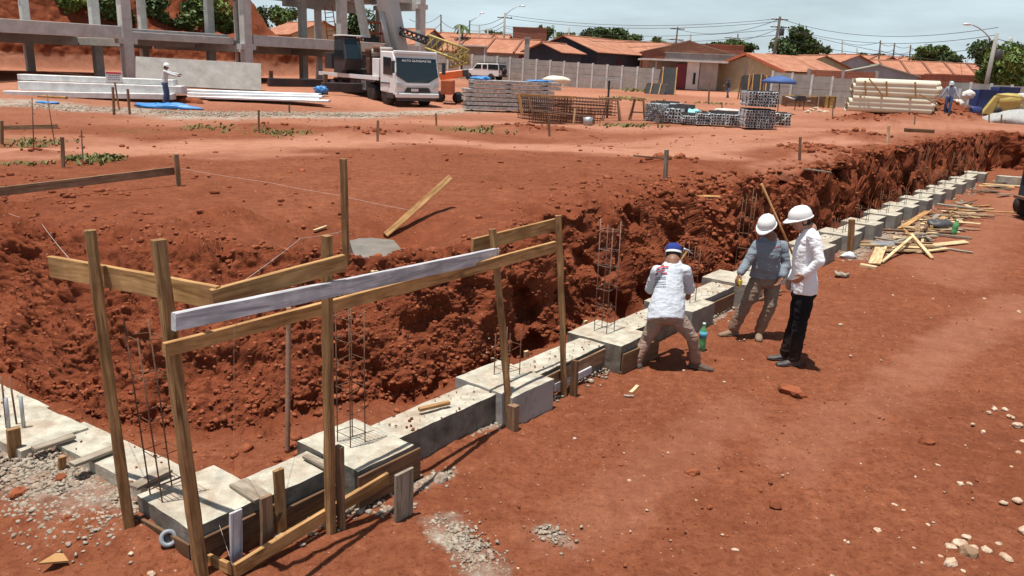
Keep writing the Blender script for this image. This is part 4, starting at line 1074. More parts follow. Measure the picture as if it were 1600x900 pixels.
mat_cloth('trousers_khaki', (0.31, 0.24, 0.195), .15, .9, dirt=.4, low=.6); mat_cloth('trousers_brown', (0.235, 0.185, 0.14), .15, .9, dirt=.4, low=.6); mat_cloth('trousers_black', (0.012, 0.012, 0.014), .2, .3, low=.12)
mat_cloth('jeans', (0.07, 0.11, 0.22), .2, .5); mat_cloth('cloth_dark', (0.05, 0.055, 0.065), .2, .5); mat_cloth('shirt_light', (0.55, 0.58, 0.60), .15, .5); mat_cloth('cap_blue', (0.03, 0.05, 0.22), .15, .3); mat_cloth('cloth_check', (0.30, 0.36, 0.46), .5, .4, 25)
mat_plain('skin_brown', (0.22, 0.105, 0.065), .55, .4, .12, 25); mat_plain('skin_tan', (0.38, 0.20, 0.135), .55, .4, .10, 25); mat_plain('hair_dark', (0.018, 0.014, 0.012), .7, .3, .3, 60)
mat_plain('helmet_white', (0.80, 0.80, 0.79), .35, .5, .03, 5, 0, .12); mat_plain('boot_tan', (0.21, 0.15, 0.105), .8, .25, .2, 14, 0, .5); mat_plain('shoe_black', (0.05, 0.048, 0.05), .6, .4, .3, 14, 0, .35); mat_plain('boot_brown', (0.10, 0.075, 0.06), .8, .25, .2, 14, 0, .5)
mat_plain('helmet_blue', (0.45, 0.60, 0.68), .4, .5, .05); mat_plain('eye_dark', (0.02, .015, .015), .3, .5, .1); mat_plain('red_print', (0.55, 0.05, 0.06), .8, .2, .1); mat_plain('navy_print', (0.04, 0.05, 0.13), .8, .2, .1); mat_plain('grey_print', (0.16, 0.18, 0.24), .8, .2, .1)
mat_plain('tape_yellow', (0.75, 0.62, 0.05), .4, .5, .1); mat_plain('glove_pale', (0.62, 0.55, 0.45), .8, .2, .1, 20)

def loft(mb, rings, n=18):
    """rings: (centre, ax, ay) ellipses, closed at both ends"""
    b0 = len(mb.v)
    for c, ax, ay in rings:
        for i in range(n):
            a = 2 * math.pi * i / n; mb.v.append(tuple(Vector(c) + Vector(ax) * math.cos(a) + Vector(ay) * math.sin(a)))
    for k in range(len(rings) - 1):
        for i in range(n):
            j = (i + 1) % n; mb.face((b0 + k * n + i, b0 + k * n + j, b0 + (k + 1) * n + j, b0 + (k + 1) * n + i), None, 0, True)
    mb.face([b0 + i for i in range(n)][::-1]); mb.face([b0 + (len(rings) - 1) * n + i for i in range(n)])
def caps(mb, pts, r, n=14):
    mb.tube(pts, r, n)
    R = r if isinstance(r, (list, tuple)) else [r] * len(pts)
    for p, q in zip(pts, R): mb.ell(p, (q, q, q), n)
def blend(mb, name, mat, parent, vox, smooth=4, wr=0.0, wscale=9.0, seed=0.0):
    """fuse overlapping volumes into one continuous skin"""
    me = mb.mesh('tmp', mat); o = bpy.data.objects.new('tmp', me); COL.objects.link(o)
    m = o.modifiers.new('r', 'REMESH'); m.mode = 'VOXEL'; m.voxel_size = vox; m.use_smooth_shade = True
    s = o.modifiers.new('s', 'SMOOTH'); s.iterations = smooth; s.factor = .5
    dg = bpy.context.evaluated_depsgraph_get(); ev = o.evaluated_get(dg)
    me2 = bpy.data.meshes.new_from_object(ev); bpy.data.objects.remove(o); bpy.data.meshes.remove(me)
    me2.name = name
    n = len(me2.vertices); V = np.empty(n * 3, np.float32); me2.vertices.foreach_get('co', V); V = V.reshape(-1, 3)
    if wr:
        N = np.empty(n * 3, np.float32); me2.vertices.foreach_get('normal', N); N = N.reshape(-1, 3)
        Q = V * np.array([1, 1, 1.7], np.float32)
        wq = Q + .06 * np.stack([fbm(Q, 4, 2, seed + 9.), fbm(Q, 4, 2, seed + 19.), fbm(Q, 4, 2, seed + 29.)], -1)
        f = .7 * fbm(Q, wscale, 3, seed) + 1.5 * (.35 - np.abs(pnoise(wq, wscale * .75, seed + 5.))) + .7 * (.3 - np.abs(pnoise(wq, wscale * 1.7, seed + 8.)))
        V = V + N * (wr * f)[:, None]
    V = V - np.array(parent.location, np.float32)
    me2.vertices.foreach_set('co', V.astype(np.float32).ravel()); me2.polygons.foreach_set('use_smooth', np.ones(len(me2.polygons), bool))
    me2.materials.clear(); me2.materials.append(MATS[mat]); me2.update()
    ob = bpy.data.objects.new(name, me2); COL.objects.link(ob); ob.parent = parent
    return ob
def hand(mb, w, d, palm_n, s=1.0, curl=.5, thumb=1):
    """palm and five curled fingers from wrist w along d; palm_n is the way the palm faces"""
    w, d, pn = Vector(w), Vector(d).normalized(), Vector(palm_n); pn = (pn - d * pn.dot(d)).normalized(); sd_ = d.cross(pn).normalized() * thumb
    c = w + d * .045 * s
    loft(mb, [(w, sd_ * .026 * s, pn * .018 * s), (w + d * .04 * s, sd_ * .038 * s, pn * .016 * s), (w + d * .088 * s, sd_ * .040 * s, pn * .014 * s)], 10)
    for k, (o, L) in enumerate(((.030, .070), (.010, .080), (-.010, .074), (-.029, .058))):
        p = w + d * .080 * s + sd_ * o * s; q = [p]; dd = d.copy()
        for j, f in enumerate((.42, .33, .25)):
            dd = (dd + pn * curl * (.55 + .25 * j)).normalized(); q.append(q[-1] + dd * L * f * s)
        caps(mb, q, [.0105 * s, .0098 * s, .009 * s, .0078 * s], 8)
    p = w + d * .025 * s + sd_ * .028 * s
    caps(mb, [p, p + (d * .55 + sd_ * .7 + pn * .25).normalized() * .034 * s, p + (d * .55 + sd_ * .7 + pn * .25).normalized() * .034 * s + (d * .9 + pn * .5 + sd_ * .05).normalized() * .030 * s], [.013 * s, .011 * s, .009 * s], 8)
def boot(mb, ank, toe, s=1.0):
    ank, toe = Vector(ank), Vector(toe).normalized(); sd_ = toe.cross(Vector((0, 0, 1))).normalized(); z0 = Vector((0, 0, ank.z))
    g0 = ank - Vector((0, 0, .085 * s)); up = Vector((0, 0, 1))
    rings = []
    for t, w, h in ((-.075, .025, .05), (-.06, .036, .075), (-.01, .040, .085), (.05, .041, .070), (.11, .046, .050), (.16, .043, .042), (.195, .028, .032)):
        rings.append((g0 + toe * t * s + up * h * .5 * s, sd_ * w * s, up * h * .5 * s))
    loft(mb, rings, 14)
    caps(mb, [ank + up * .05 * s, g0 + up * .05 * s], [.050 * s, .048 * s], 12)
    sole = [(g0 + toe * t * s + up * .008 * s, sd_ * w * s, up * .010 * s) for t, w in ((-.085, .024), (-.06, .040), (.0, .042), (.08, .047), (.14, .049), (.20, .030))]
    loft(mb, sole, 14)

def person(label, J, shirt, pants, shoe, skin, hat, face, toe, group=None, vox=.009, s=1.0, sleeve=1.0, belly=1.0, hand_n=None, hem=.06, hat_tilt=None, wr=.006, gloves=None, curl=.55, torso_fw=None, hair=True, extra=None, pw=1.0):
    J = {k: Vector(v) for k, v in J.items()}
    base = Vector(((J['aL'].x + J['aR'].x) / 2, (J['aL'].y + J['aR'].y) / 2, min(J['aL'].z, J['aR'].z) - .085 * s))
    t = thing('person', label, 'person', base, 0, group)
    fw = Vector(face).normalized(); up = Vector((0, 0, 1))
    sp = (J['neck'] - J['pel']).normalized()
    ax = (J['sR'] - J['sL']).normalized(); ay = sp.cross(ax).normalized(); hx = (J['hR'] - J['hL']).normalized(); hy = sp.cross(hx).normalized()
    H = J['head']; hr = fw.cross(up).normalized(); hu = hr.cross(fw).normalized()
    # body: one continuous figure
    b = MB()
    Rm = Matrix((hr, fw, hu)).transposed()
    b.ell(H + hu * .012 * s, (.076 * s, .096 * s, .108 * s), 18, 0, Rm); b.ell(H - hu * .055 * s + fw * .028 * s, (.056 * s, .062 * s, .062 * s), 14, 0, Rm)
    caps(b, [H + fw * .088 * s + hu * .005 * s, H + fw * .114 * s - hu * .028 * s], [.010 * s, .0155 * s], 8)
    b.ell(H + fw * .085 * s - hu * .062 * s, (.026 * s, .014 * s, .010 * s), 10, 0, Rm); b.ell(H + fw * .082 * s + hu * .030 * s, (.055 * s, .016 * s, .009 * s), 10, 0, Rm)
    for q in (-1, 1): b.ell(H + hr * q * .080 * s - hu * .008 * s - fw * .012 * s, (.014 * s, .024 * s, .034 * s), 10, 0, Rm)
    caps(b, [H - hu * .06 * s - fw * .02 * s, J['neck']], [.055 * s, .060 * s], 14)
    caps(b, [J['neck'], J['pel']], [.085 * s, .10 * s], 14)
    for L in 'LR':
        caps(b, [J['s' + L], J['e' + L], J['w' + L]], [.048 * s, .038 * s, .027 * s], 12)
        m_ = J['e' + L].lerp(J['w' + L], .3); b.ell(m_, (.040 * s,) * 3, 10)
        caps(b, [J['h' + L], J['k' + L], J['a' + L]], [.075 * s, .05 * s, .038 * s], 12)
        caps(b, [J['neck'] - sp * .04, J['s' + L]], [.05 * s, .05 * s], 10)
        d = J.get('f' + L, J['w' + L] + (J['w' + L] - J['e' + L])) - J['w' + L]
        hn = (hand_n or {}).get(L, ay)
        if not (gloves and L in gloves): hand(b, J['w' + L], d, hn, s, curl, 1 if L == 'R' else -1)
    blend(b, 'body', skin, t, vox * .75, 3)
    for L in 'LR':
        if gloves and L in gloves:
            gm = MB(); d = J.get('f' + L, J['w' + L] + (J['w' + L] - J['e' + L])) - J['w' + L]
            hand(gm, J['w' + L], d, (hand_n or {}).get(L, ay), s * 1.12, curl, 1 if L == 'R' else -1); blend(gm, 'glove', 'glove_pale', t, vox * .8, 2)
    for q in (-1, 1):
        e_ = MB().ell(H + fw * .089 * s + hr * q * .030 * s + hu * .012 * s, (.013 * s, .008 * s, .008 * s), 8, 0, Rm); e_.build('eye', 'eye_dark', t)
    # shirt
    b = MB(); pel, nk = J['pel'], J['neck']
    ch = pel.lerp(nk, .62); wa = pel.lerp(nk, .22); fwd = ay
    tf = torso_fw or Vector((0, 0, 0))
    sw = (J['sR'] - J['sL']).length / 2
    loft(b, [(pel - sp * hem * s, hx * .178 * s * belly, hy * .125 * s * belly), (pel + sp * .05, hx * .172 * s * belly, hy * .125 * s * belly), (wa + tf * .6, ax * .165 * s * belly, ay * .120 * s * belly), (ch + tf, ax * (sw * .92), ay * .122 * s), (pel.lerp(nk, .82) + tf * .5, ax * (sw * .98), ay * .105 * s), (pel.lerp(nk, .95), ax * (sw * .72), ay * .078 * s), (nk + sp * .02, ax * .070 * s, ay * .066 * s)], 20)
    for L in 'LR':
        S, E, W = J['s' + L], J['e' + L], J['w' + L]
        if sleeve >= 1: caps(b, [S, S.lerp(E, .5), E, E.lerp(W, .55), E.lerp(W, .93)], [.073 * s, .064 * s, .056 * s, .050 * s, .043 * s], 14)
        else: caps(b, [S, S.lerp(E, .5), S.lerp(E, sleeve)], [.073 * s, .068 * s, .064 * s], 14)
    so_ = blend(b, 'shirt', shirt, t, vox, 3, wr, 10, 2.0)
    # trousers
    b = MB()
    pq = s * (.5 + .5 * max(pw, 1.0))
    loft(b, [(pel + sp * .07, hx * .155 * s, hy * .108 * s), (pel - sp * .02, hx * .168 * pq, hy * .130 * pq), (pel - sp * .10, hx * .165 * pq, hy * .138 * pq), (pel - sp * .15 * s, hx * .10 * s, hy * .09 * s)], 18)
    for L in 'LR':
        h_, k_, a_ = J['h' + L], J['k' + L], J['a' + L]
        caps(b, [h_, h_.lerp(k_, .5), k_, k_.lerp(a_, .5), a_ + (k_ - a_).normalized() * .015], [.096 * s, .092 * s * (.4 + .6 * pw), .078 * s * pw, .076 * s * pw, .070 * s * pw], 14)
    blend(b, 'trousers', pants, t, vox, 3, wr * 1.2, 9, 7.0)
    for L in 'LR':
        b = MB(); boot(b, J['a' + L], toe[L], s); blend(b, 'shoe', shoe, t, vox * .7, 2)
    if hair:
        b = MB(); b.ell(H + hu * .014 * s - fw * .016 * s, (.083 * s, .092 * s, .106 * s), 16, 0, Rm); b.ell(H - hu * .045 * s - fw * .058 * s, (.064 * s, .046 * s, .058 * s), 12, 0, Rm)
        
        V = [(x, y, z) for x, y, z in b.v]; b.build('hair', 'hair_dark', t)
    ht = Vector(hat_tilt or (0, 0, 0)); axz = (hu + ht).normalized(); hf = (fw - axz * fw.dot(axz)).normalized(); hs = hf.cross(axz)
    Rh = Matrix((hs, hf, axz)).transposed()
    def hp(x, y, z): return H + Rh @ Vector((x * s, y * s, z * s))
    if hat.startswith('helmet'):
        b = MB(); n = 28; prof = [(.112, .020), (.113, .035), (.110, .065), (.098, .100), (.072, .130), (.040, .146), (.0, .150)]; b0 = 0
        for r, z in prof:
            for i in range(n):
                a = 2 * math.pi * i / n; rid = .006 * max(0, 1 - abs(math.cos(a)) * 6) * (z > .05)
                b.v.append(tuple(hp(r * .92 * math.cos(a), r * 1.16 * math.sin(a), z + rid)))
        for k in range(len(prof) - 1):
            for i in range(n): j = (i + 1) % n; b.face((k * n + i, k * n + j, (k + 1) * n + j, (k + 1) * n + i), None, 0, True)
        ho = b.build('hard_hat', hat, t)
        b = MB()
        inn, outr = [], []
        for i in range(n):
            a = 2 * math.pi * i / n; f = max(0, math.sin(a)) ** 1.5
            inn.append(hp(.104 * math.cos(a), .130 * math.sin(a), .024)); outr.append(hp((.116) * math.cos(a), (.142 + .052 * f) * math.sin(a), .020 - .016 * f))
        for i in range(n):
            j = (i + 1) % n
            b.quad([inn[i], outr[i], outr[j], inn[j]], 0, True)
        br = b.build('brim', hat, ho, loc=None) if False else b.build('brim', hat, t)
        br.parent = ho
        sm = br.modifiers.new('solid', 'SOLIDIFY'); sm.thickness = .006 * s
        cs = MB().ell(hp(0, .155, .055), (.016 * s, .004 * s, .016 * s), 8, 0, Rh)
    else:
        b = MB(); n = 24; prof = [(.100, .012), (.101, .05), (.094, .085), (.066, .112), (.03, .122), (.0, .124)]
        for r, z in prof:
            for i in range(n): a = 2 * math.pi * i / n; b.v.append(tuple(hp(r * .9 * math.cos(a), r * 1.06 * math.sin(a), z)))
        for k in range(len(prof) - 1):
            for i in range(n): j = (i + 1) % n; b.face((k * n + i, k * n + j, (k + 1) * n + j, (k + 1) * n + i), None, 0, True)
        ho = b.build('cap', hat, t)
        b = MB(); R0 = [hp(.10 * .9 * math.cos(a), .10 * 1.06 * math.sin(a), .012) for a in np.linspace(3.5, 5.9, 12)]; R1 = [hp(.102 * .9 * math.cos(a), .103 * 1.06 * math.sin(a), .030) for a in np.linspace(3.5, 5.9, 12)]
        R0 = [hp(.103 * .9 * math.cos(a), .106 * 1.06 * math.sin(a), .006) for a in np.linspace(3.5, 5.9, 12)]
        for i in range(11): b.quad([R0[i], R0[i + 1], R1[i + 1], R1[i]], 0, True)
        o = b.build('cap_strap', 'helmet_white', t); o.parent = ho
        b = MB(); bi = [hp(.098 * .9 * math.cos(a), .10 * 1.06 * math.sin(a), .014) for a in np.linspace(.5, 2.64, 12)]; bo = [hp(.105 * math.cos(a), (.10 + .085 * math.sin(a) ** 2) * 1.06 * math.sin(a), .0) for a in np.linspace(.5, 2.64, 12)]
        for i in range(11): b.quad([bi[i], bi[i + 1], bo[i + 1], bo[i]], 0, True)
        o = b.build('peak', hat, t); o.parent = ho; sm = o.modifiers.new('solid', 'SOLIDIFY'); sm.thickness = .004
    return t, so_, dict(H=H, fw=fw, hr=hr, hu=hu)

def JP(Y0, d): return {k: at(px, py, Y0 + dy) for k, (px, py, dy) in d.items()}
# man in the white shirt, seen from the side
Yw = 8.51
J = JP(Yw, dict(aL=(1241, 556, -.06), aR=(1229, 541, .10), kL=(1250, 505, -.07), kR=(1244, 500, .08), hL=(1259, 460, -.085), hR=(1253, 456, .085), pel=(1257, 448, 0), neck=(1264, 359, 0), head=(1251, 345, 0),
             sL=(1271, 371, -.175), sR=(1259, 371, .175), eL=(1281, 408, -.27), wL=(1257, 430, -.21), fL=(1244, 440, -.20), eR=(1250, 410, .26), wR=(1236, 436, .16), fR=(1232, 448, .12)))
for k_ in ('aL', 'aR'): J[k_].z = .085
J['head'] = at(1251, 343, Yw)
PW, SW, _ = person('man in white shirt, black trousers and white hard hat standing with hand on hip', J, 'shirt_white', 'trousers_black', 'shoe_black', 'skin_tan', 'helmet_white', (-1, -.12, -.28), {'L': (-1, -.15, 0), 'R': (-1, .1, 0)},
               hand_n={'L': (-.3, 1, 0), 'R': (0, -1, 0)}, belly=1.08, hem=.07, pw=.98, torso_fw=Vector((-.03, 0, 0)), vox=.009, wr=.006)
# belt-side watch strap
wv = J['wL'].lerp(J['eL'], .12)
MB().tube([wv + (J['eL'] - J['wL']).normalized() * q for q in (-.012, .012)], .034, 14).build('watch', 'shoe_black', PW)
cl = MB(); nk = J['neck']
loft(cl, [(nk + Vector((.0, 0, -.02)), Vector((.085, 0, 0)), Vector((0, .08, 0))), (nk + Vector((-.012, 0, .035)), Vector((.072, 0, .0)), Vector((0, .068, 0)))], 18)
o = cl.build('collar', 'shirt_white', PW)
# worker in the grey blue shirt
Y2 = 9.44
J = JP(Y2, dict(aL=(1186, 518, -.02), aR=(1146, 512, .0), kL=(1204, 477, -.07), kR=(1166, 474, -.06), hL=(1207, 440, 0.02), hR=(1183, 440, -.02), pel=(1196, 430, 0), neck=(1203, 371, 0), head=(1198, 354, -.06),
             sL=(1222, 385, .05), sR=(1184, 384, -.05), eL=(1228, 413, .0), wL=(1222, 432, -.12), fL=(1213, 450, -.16), eR=(1167, 411, -.10), wR=(1156, 428, -.20), fR=(1150, 440, -.24)))
J['aL'].z = J['aR'].z = .085
P2, S2, _ = person('worker in grey blue shirt and white hard hat holding a yellow tape measure', J, 'shirt_blue', 'trousers_brown', 'boot_tan', 'skin_brown', 'helmet_white', (-.55, -.75, -.45), {'L': (-.25, -.95, 0), 'R': (-.95, -.3, 0)},
               hand_n={'R': (1, .2, 0), 'L': (-1, -.2, 0)}, belly=1.12, hem=.02, pw=.93, torso_fw=Vector((-.02, -.05, 0)), vox=.009, wr=.007, hat_tilt=(0, 0, 0))
p = J['wR'].lerp(J['fR'], .9) + Vector((.035, -.02, -.01))
tm = thing('tape_measure', 'yellow tape measure in the hand of the grey blue shirted worker', 'tape measure', p)
MB().box(p, (.045, .055, .065), .4).build('case', 'tape_yellow', tm, bevel=.008); MB().box(p + Vector((0, 0, -.05)), (.012, .02, .05), .4).build('blade', 'tape_yellow', tm)
# bending worker seen from behind
Y1 = 8.21
J = JP(Y1, dict(aL=(995, 562, .0), aR=(1087, 566, .02), kL=(1010, 530, .06), kR=(1082, 528, -.02), hL=(1029, 494, .0), hR=(1056, 494, .0), pel=(1041, 486, .0), neck=(1051, 409, .26), head=(1052, 397, .38),
             sL=(1028, 424, .17), sR=(1070, 424, .20), eL=(1017, 452, .30), wL=(1046, 440, .48), fL=(1062, 420, .50), eR=(1077, 452, .26), wR=(1074, 466, .44), fR=(1080, 452, .52)))
J['aR'].z = .085; J['aL'].z = .06
P1, S1, _ = person('worker in pale grey printed shirt and blue cap bending over the footing', J, 'shirt_grey', 'trousers_khaki', 'boot_brown', 'skin_brown', 'cap_blue', (.15, .92, -.45), {'L': (-.55, .8, 0), 'R': (.75, -.3, 0)},
               hand_n={'R': (-1, 0, 0), 'L': (0, -1, 0)}, belly=1.14, hem=.10, pw=.80, sleeve=.98, vox=.009, wr=.006, gloves='R', torso_fw=Vector((0, 0, .0)))
# print on the back of the shirt: red bars over rows of small lettering
from mathutils.bvhtree import BVHTree
def decal(obj, parent, marks, name, mat, org=None):
    me = obj.data; lo = Vector(parent.location)
    bv = BVHTree.FromPolygons([v.co + lo for v in me.vertices], [tuple(p.vertices) for p in me.polygons])
    o0 = Vector((0, 0, CAM_H)); mb = MB()
    for poly in marks:
        pts = []
        for (px, py) in poly:
            d = ray(px, py); h = bv.ray_cast(o0, d)
            if h[0] is None: pts = None; break
            pts.append(h[0] + h[1] * .004)
        if pts: mb.quad(pts)
    if mb.f: mb.build(name, mat, parent, norm=False)
def strip(x0, y0, x1, y1, h, n=5):
    return [[(x0 + (x1 - x0) * k / n, y0 + (y1 - y0) * k / n - h / 2), (x0 + (x1 - x0) * (k + 1) / n, y0 + (y1 - y0) * (k + 1) / n - h / 2), (x0 + (x1 - x0) * (k + 1) / n, y0 + (y1 - y0) * (k + 1) / n + h / 2), (x0 + (x1 - x0) * k / n, y0 + (y1 - y0) * k / n + h / 2)] for k in range(n)]
decal(S1, P1, strip(1026, 420, 1033, 417, 1.8, 2) + strip(1033, 417, 1045, 417, 1.8) + strip(1026, 425, 1039, 421, 1.8, 4) + strip(1033, 427.5, 1042, 426.5, 1.8, 3), 'red_bars', 'red_print')
decal(S1, P1, strip(1025, 423, 1032, 419.6, 1.1, 2) + strip(1033, 419.5, 1044, 419.2, .9) + strip(1025, 428, 1028, 427, 1.6, 1) + strip(1024, 429.6, 1027, 429, 1.2, 1) + strip(1033, 429.4, 1043, 428.4, 1.0, 3), 'navy_bars', 'navy_print')
rr_ = random.Random(2); mk = []
for k, (y, xa, xb) in enumerate(((434, 1024, 1041), (437, 1023, 1040), (441.5, 1023, 1040), (445, 1022, 1041), (449, 1021, 1040))):
    x = xa
    while x < xb:
        w = rr_.uniform(.8, 2.4); mk += strip(x, y - (x - xa) * .06, min(xb, x + w), y - (x + w - xa) * .06, 1.4, 1); x += w + .55
decal(S1, P1, mk, 'lettering', 'grey_print')
decal(S2, P2, strip(1209, 388, 1217, 385, 1.2, 3), 'chest_mark', 'red_print')
# hammer held up by his left hand
hb, ht_ = at(1058, 418, Y1 + .48), at(1074, 391, Y1 + .50)
hm = thing('hammer', 'claw hammer with yellow handle raised beside the head of the bending worker', 'hammer', hb)
MB().tube([hb, hb.lerp(ht_, .5), ht_], [.017, .013, .012], 10).build('handle', 'wood_new', hm)
dx = Vector((.9, -.1, -.25)).normalized(); ax_ = (ht_ - hb).normalized()
MB().tube([ht_ - dx * .045, ht_ - dx * .025, ht_, ht_ + dx * .03], [.017, .013, .013, .012], 10).bar(ht_ + dx * .02, ht_ + dx * .075 - ax_ * .02, .024, .012, ax_, 3, 0, 0, 0, 0, .03, .004).build('head', 'steel_grey', hm)
# green bottle on the ground behind him, hoe handle behind the two men
p = un(1096, 547, 0.0)
bt = thing('plastic_bottle', 'tall green drink bottle with blue label standing on the dirt by the bending worker', 'bottle', p)
glass_bottle('b', p, p + Vector((0, 0, .33)), .043, '').build('body', 'green_bottle', bt)
MB().lathe([(.0445, 0), (.0445, .075)], 16, p + Vector((0, 0, .155))).build('label_wrap', 'bottle_label', bt); MB().lathe([(.018, 0), (.018, .024), (.001, .025)], 12, p + Vector((0, 0, .31))).build('cap', 'bottle_cap', bt)
hb = un(1263, 452, .02); ht_ = at(1190, 287, hb.y - .35)
hoe = thing('hoe', 'long handled hoe leaning behind the two men in white hard hats', 'hoe', hb)
MB().tube([hb, ht_], [.017, .015], 8).build('handle', 'wood_new', hoe); MB().box(hb + Vector((.06, -.05, .05)), (.16, .01, .12), .4).build('blade', 'steel_grey', hoe)
timber(un(1186, 468, .03), un(1222, 455, .03), .03, .03, 'wood_old', 'dark stick lying on the dirt between the two men in white hard hats', 'stick', 'stick')

# small figures further back, same build, posed by rotating a standing skeleton
def far_person(label, loc, h, rz, shirt, pants, shoe, skin, hat, arms=((.25, .0, -.5), (-.25, .0, -.5)), lean=0.0, stride=.12, group=None, vox=.02, seat=False):
    s = h / 1.75; c_, s_ = math.cos(rz), math.sin(rz)
    def P(x, y, z): return Vector((loc[0] + (x * c_ - y * s_) * s, loc[1] + (x * s_ + y * c_) * s, loc[2] + z * s))
    J = dict(aL=P(-.11, stride, .085), aR=P(.11, -stride, .085), kL=P(-.11, stride * .6 + .03, .48), kR=P(.11, -stride * .3 + .04, .48), hL=P(-.10, 0, .88), hR=P(.10, 0, .88), pel=P(0, 0, .95), neck=P(0, lean, 1.45), head=P(0, lean + .05, 1.60), sL=P(-.19, lean, 1.39), sR=P(.19, lean, 1.39))
    if seat: J.update(aL=P(-.12, .45, .5), aR=P(.12, .45, .5), kL=P(-.12, .42, .92), kR=P(.12, .42, .92))
    for L, a, sx in (('L', arms[0], -1), ('R', arms[1], 1)):
        d = Vector(a); S = J['s' + L]; dd = P(d.x, d.y, d.z) - P(0, 0, 0); J['e' + L] = S + dd * .5 + Vector((0, 0, -.03)); J['w' + L] = S + dd
    f = P(0, 1, 0) - P(0, 0, 0); return person(label, J, shirt, pants, shoe, skin, hat, (f.x, f.y, -.25 * f.length), {'L': f, 'R': f}, group, vox, s, 1.0, 1.0, wr=.004)[0]
q = g(260, 163)
far_person('worker in white hard hat, pale shirt and jeans handling cables by the stacked beams', (q.x, q.y, zat(q.x, q.y)), 1.74, -math.pi / 2 + .2, 'shirt_light', 'jeans', 'boot_brown', 'skin_brown', 'helmet_white', ((-.02, .50, -.10), (.05, .52, -.16)), .06, .06)
q = at(1137, 150, 78)
far_person('person in dark clothes standing alone in front of the yellow plastered wall', (q.x, q.y, zat(q.x, q.y)), 1.72, 2.2, 'cloth_dark', 'jeans', 'boot_brown', 'skin_brown', 'cap_blue', ((-.10, .12, -.48), (.05, .3, -.25)), .03, .22)
q = g(1479, 178)
far_person('worker in pale blue hard hat and checked shirt beside the pipe stack', (q.x, q.y, zat(q.x, q.y)), 1.74, 2.6, 'cloth_check', 'jeans', 'boot_brown', 'skin_brown', 'helmet_blue', ((-.22, .05, -.48), (.22, .05, -.48)), .02, .05)
q = g(1541, 180)
far_person('worker in grey shirt and khaki trousers standing between the blue bins', (q.x, q.y, zat(q.x, q.y)), 1.74, -1.2, 'shirt_light', 'trousers_khaki', 'boot_brown', 'skin_brown', 'helmet_blue', ((-.1, .40, -.2), (.1, .42, -.2)), .10, .05)
# ------------------------------------------------------------------ materials for the middle distance
mat_plain('paint_white', (0.80, 0.81, 0.81), .3, .5, .04, 2, 0, .15); mat_plain('paint_dark', (0.045, 0.045, 0.05), .5, .4, .2, 3, 0, .3); mat_plain('glass_dark', (0.015, 0.028, 0.034), .06, .6, .1)
mat_plain('rust_brown', (0.14, 0.075, 0.05), .8, .3, .3, 3, 0, .4); mat_plain('crane_grey', (0.40, 0.41, 0.40), .5, .4, .08, 1.0); mat_plain('yellow_paint', (0.46, 0.36, 0.11), .5, .4, .15, 2, 0, .3); mat_plain('orange_paint', (0.75, 0.16, 0.04), .45, .4, .1, 2)
mat_plain('rust_orange', (0.45, 0.13, 0.06), .7, .3, .2, 3); mat_plain('blue_paint', (0.015, 0.035, 0.14), .5, .4, .15, 2, 0, .2); mat_plain('galvanised', (0.56, 0.57, 0.58), .5, .4, .25, 9, .2); mat_plain('tube_dark', (0.03, 0.03, 0.032), .9, .1, .1)
mat_plain('pvc_cream', (0.70, 0.65, 0.50), .35, .5, .05, 2); mat_plain('panel_dark', (0.035, 0.038, 0.042), .7, .3, .25, 2, 0, .15); mat_plain('tarp_blue', (0.05, 0.22, 0.52), .45, .4, .15, 5); mat_plain('umbrella_blue', (0.06, 0.11, 0.28), .7, .3, .15, 4); mat_plain('sheet_white', (0.60, 0.57, 0.54), .6, .3, .12, 5, 0, .4)
mat_plain('crate_yellow', (0.50, 0.36, 0.10), .7, .3, .2, 3, 0, .3); mat_plain('lamp_red', (.4, .02, .02), .3, .5, .05); mat_plain('lamp_clear', (.6, .62, .6), .15, .6, .05); mat_plain('turquoise', (0.25, 0.55, 0.55), .6, .3, .2, 9); mat_plain('aluminium', (0.66, 0.67, 0.68), .4, .5, .06, 3, .3)
mat_plain('plate_white', (.7, .7, .7), .5, .3, .03)
mat_concrete('slab_speckled', (0.22, 0.20, 0.19), (0.62, 0.60, 0.57), (0.12, 0.11, 0.10), .7, 5.0, .3)
mat_concrete('gravel_grey', (0.28, 0.28, 0.27), (0.44, 0.44, 0.42), (0.33, 0.31, 0.28), .4, 6.0, .6)
mat_concrete('concrete_frame', (0.42, 0.41, 0.385), (0.58, 0.565, 0.53), (0.34, 0.31, 0.28), .4, 1.0, .15)
def L3(root, x, y, z):
    c_, s_ = math.cos(root.rotation_euler.z), math.sin(root.rotation_euler.z)
    return Vector((root.location.x + x * c_ - y * s_, root.location.y + x * s_ + y * c_, root.location.z + z))
def text_mesh(txt, size, name, mat, parent, M4):
    cu = bpy.data.curves.new('t', 'FONT'); cu.body = txt; cu.size = size; cu.align_x = 'CENTER'; cu.extrude = .004
    o = bpy.data.objects.new('t', cu); COL.objects.link(o)
    me = bpy.data.meshes.new_from_object(o.evaluated_get(bpy.context.evaluated_depsgraph_get())); bpy.data.objects.remove(o)
    me.transform(M4); me.materials.clear(); me.materials.append(MATS[mat]); me.name = name
    n = bpy.data.objects.new(name, me); COL.objects.link(n); n.parent = parent; return n

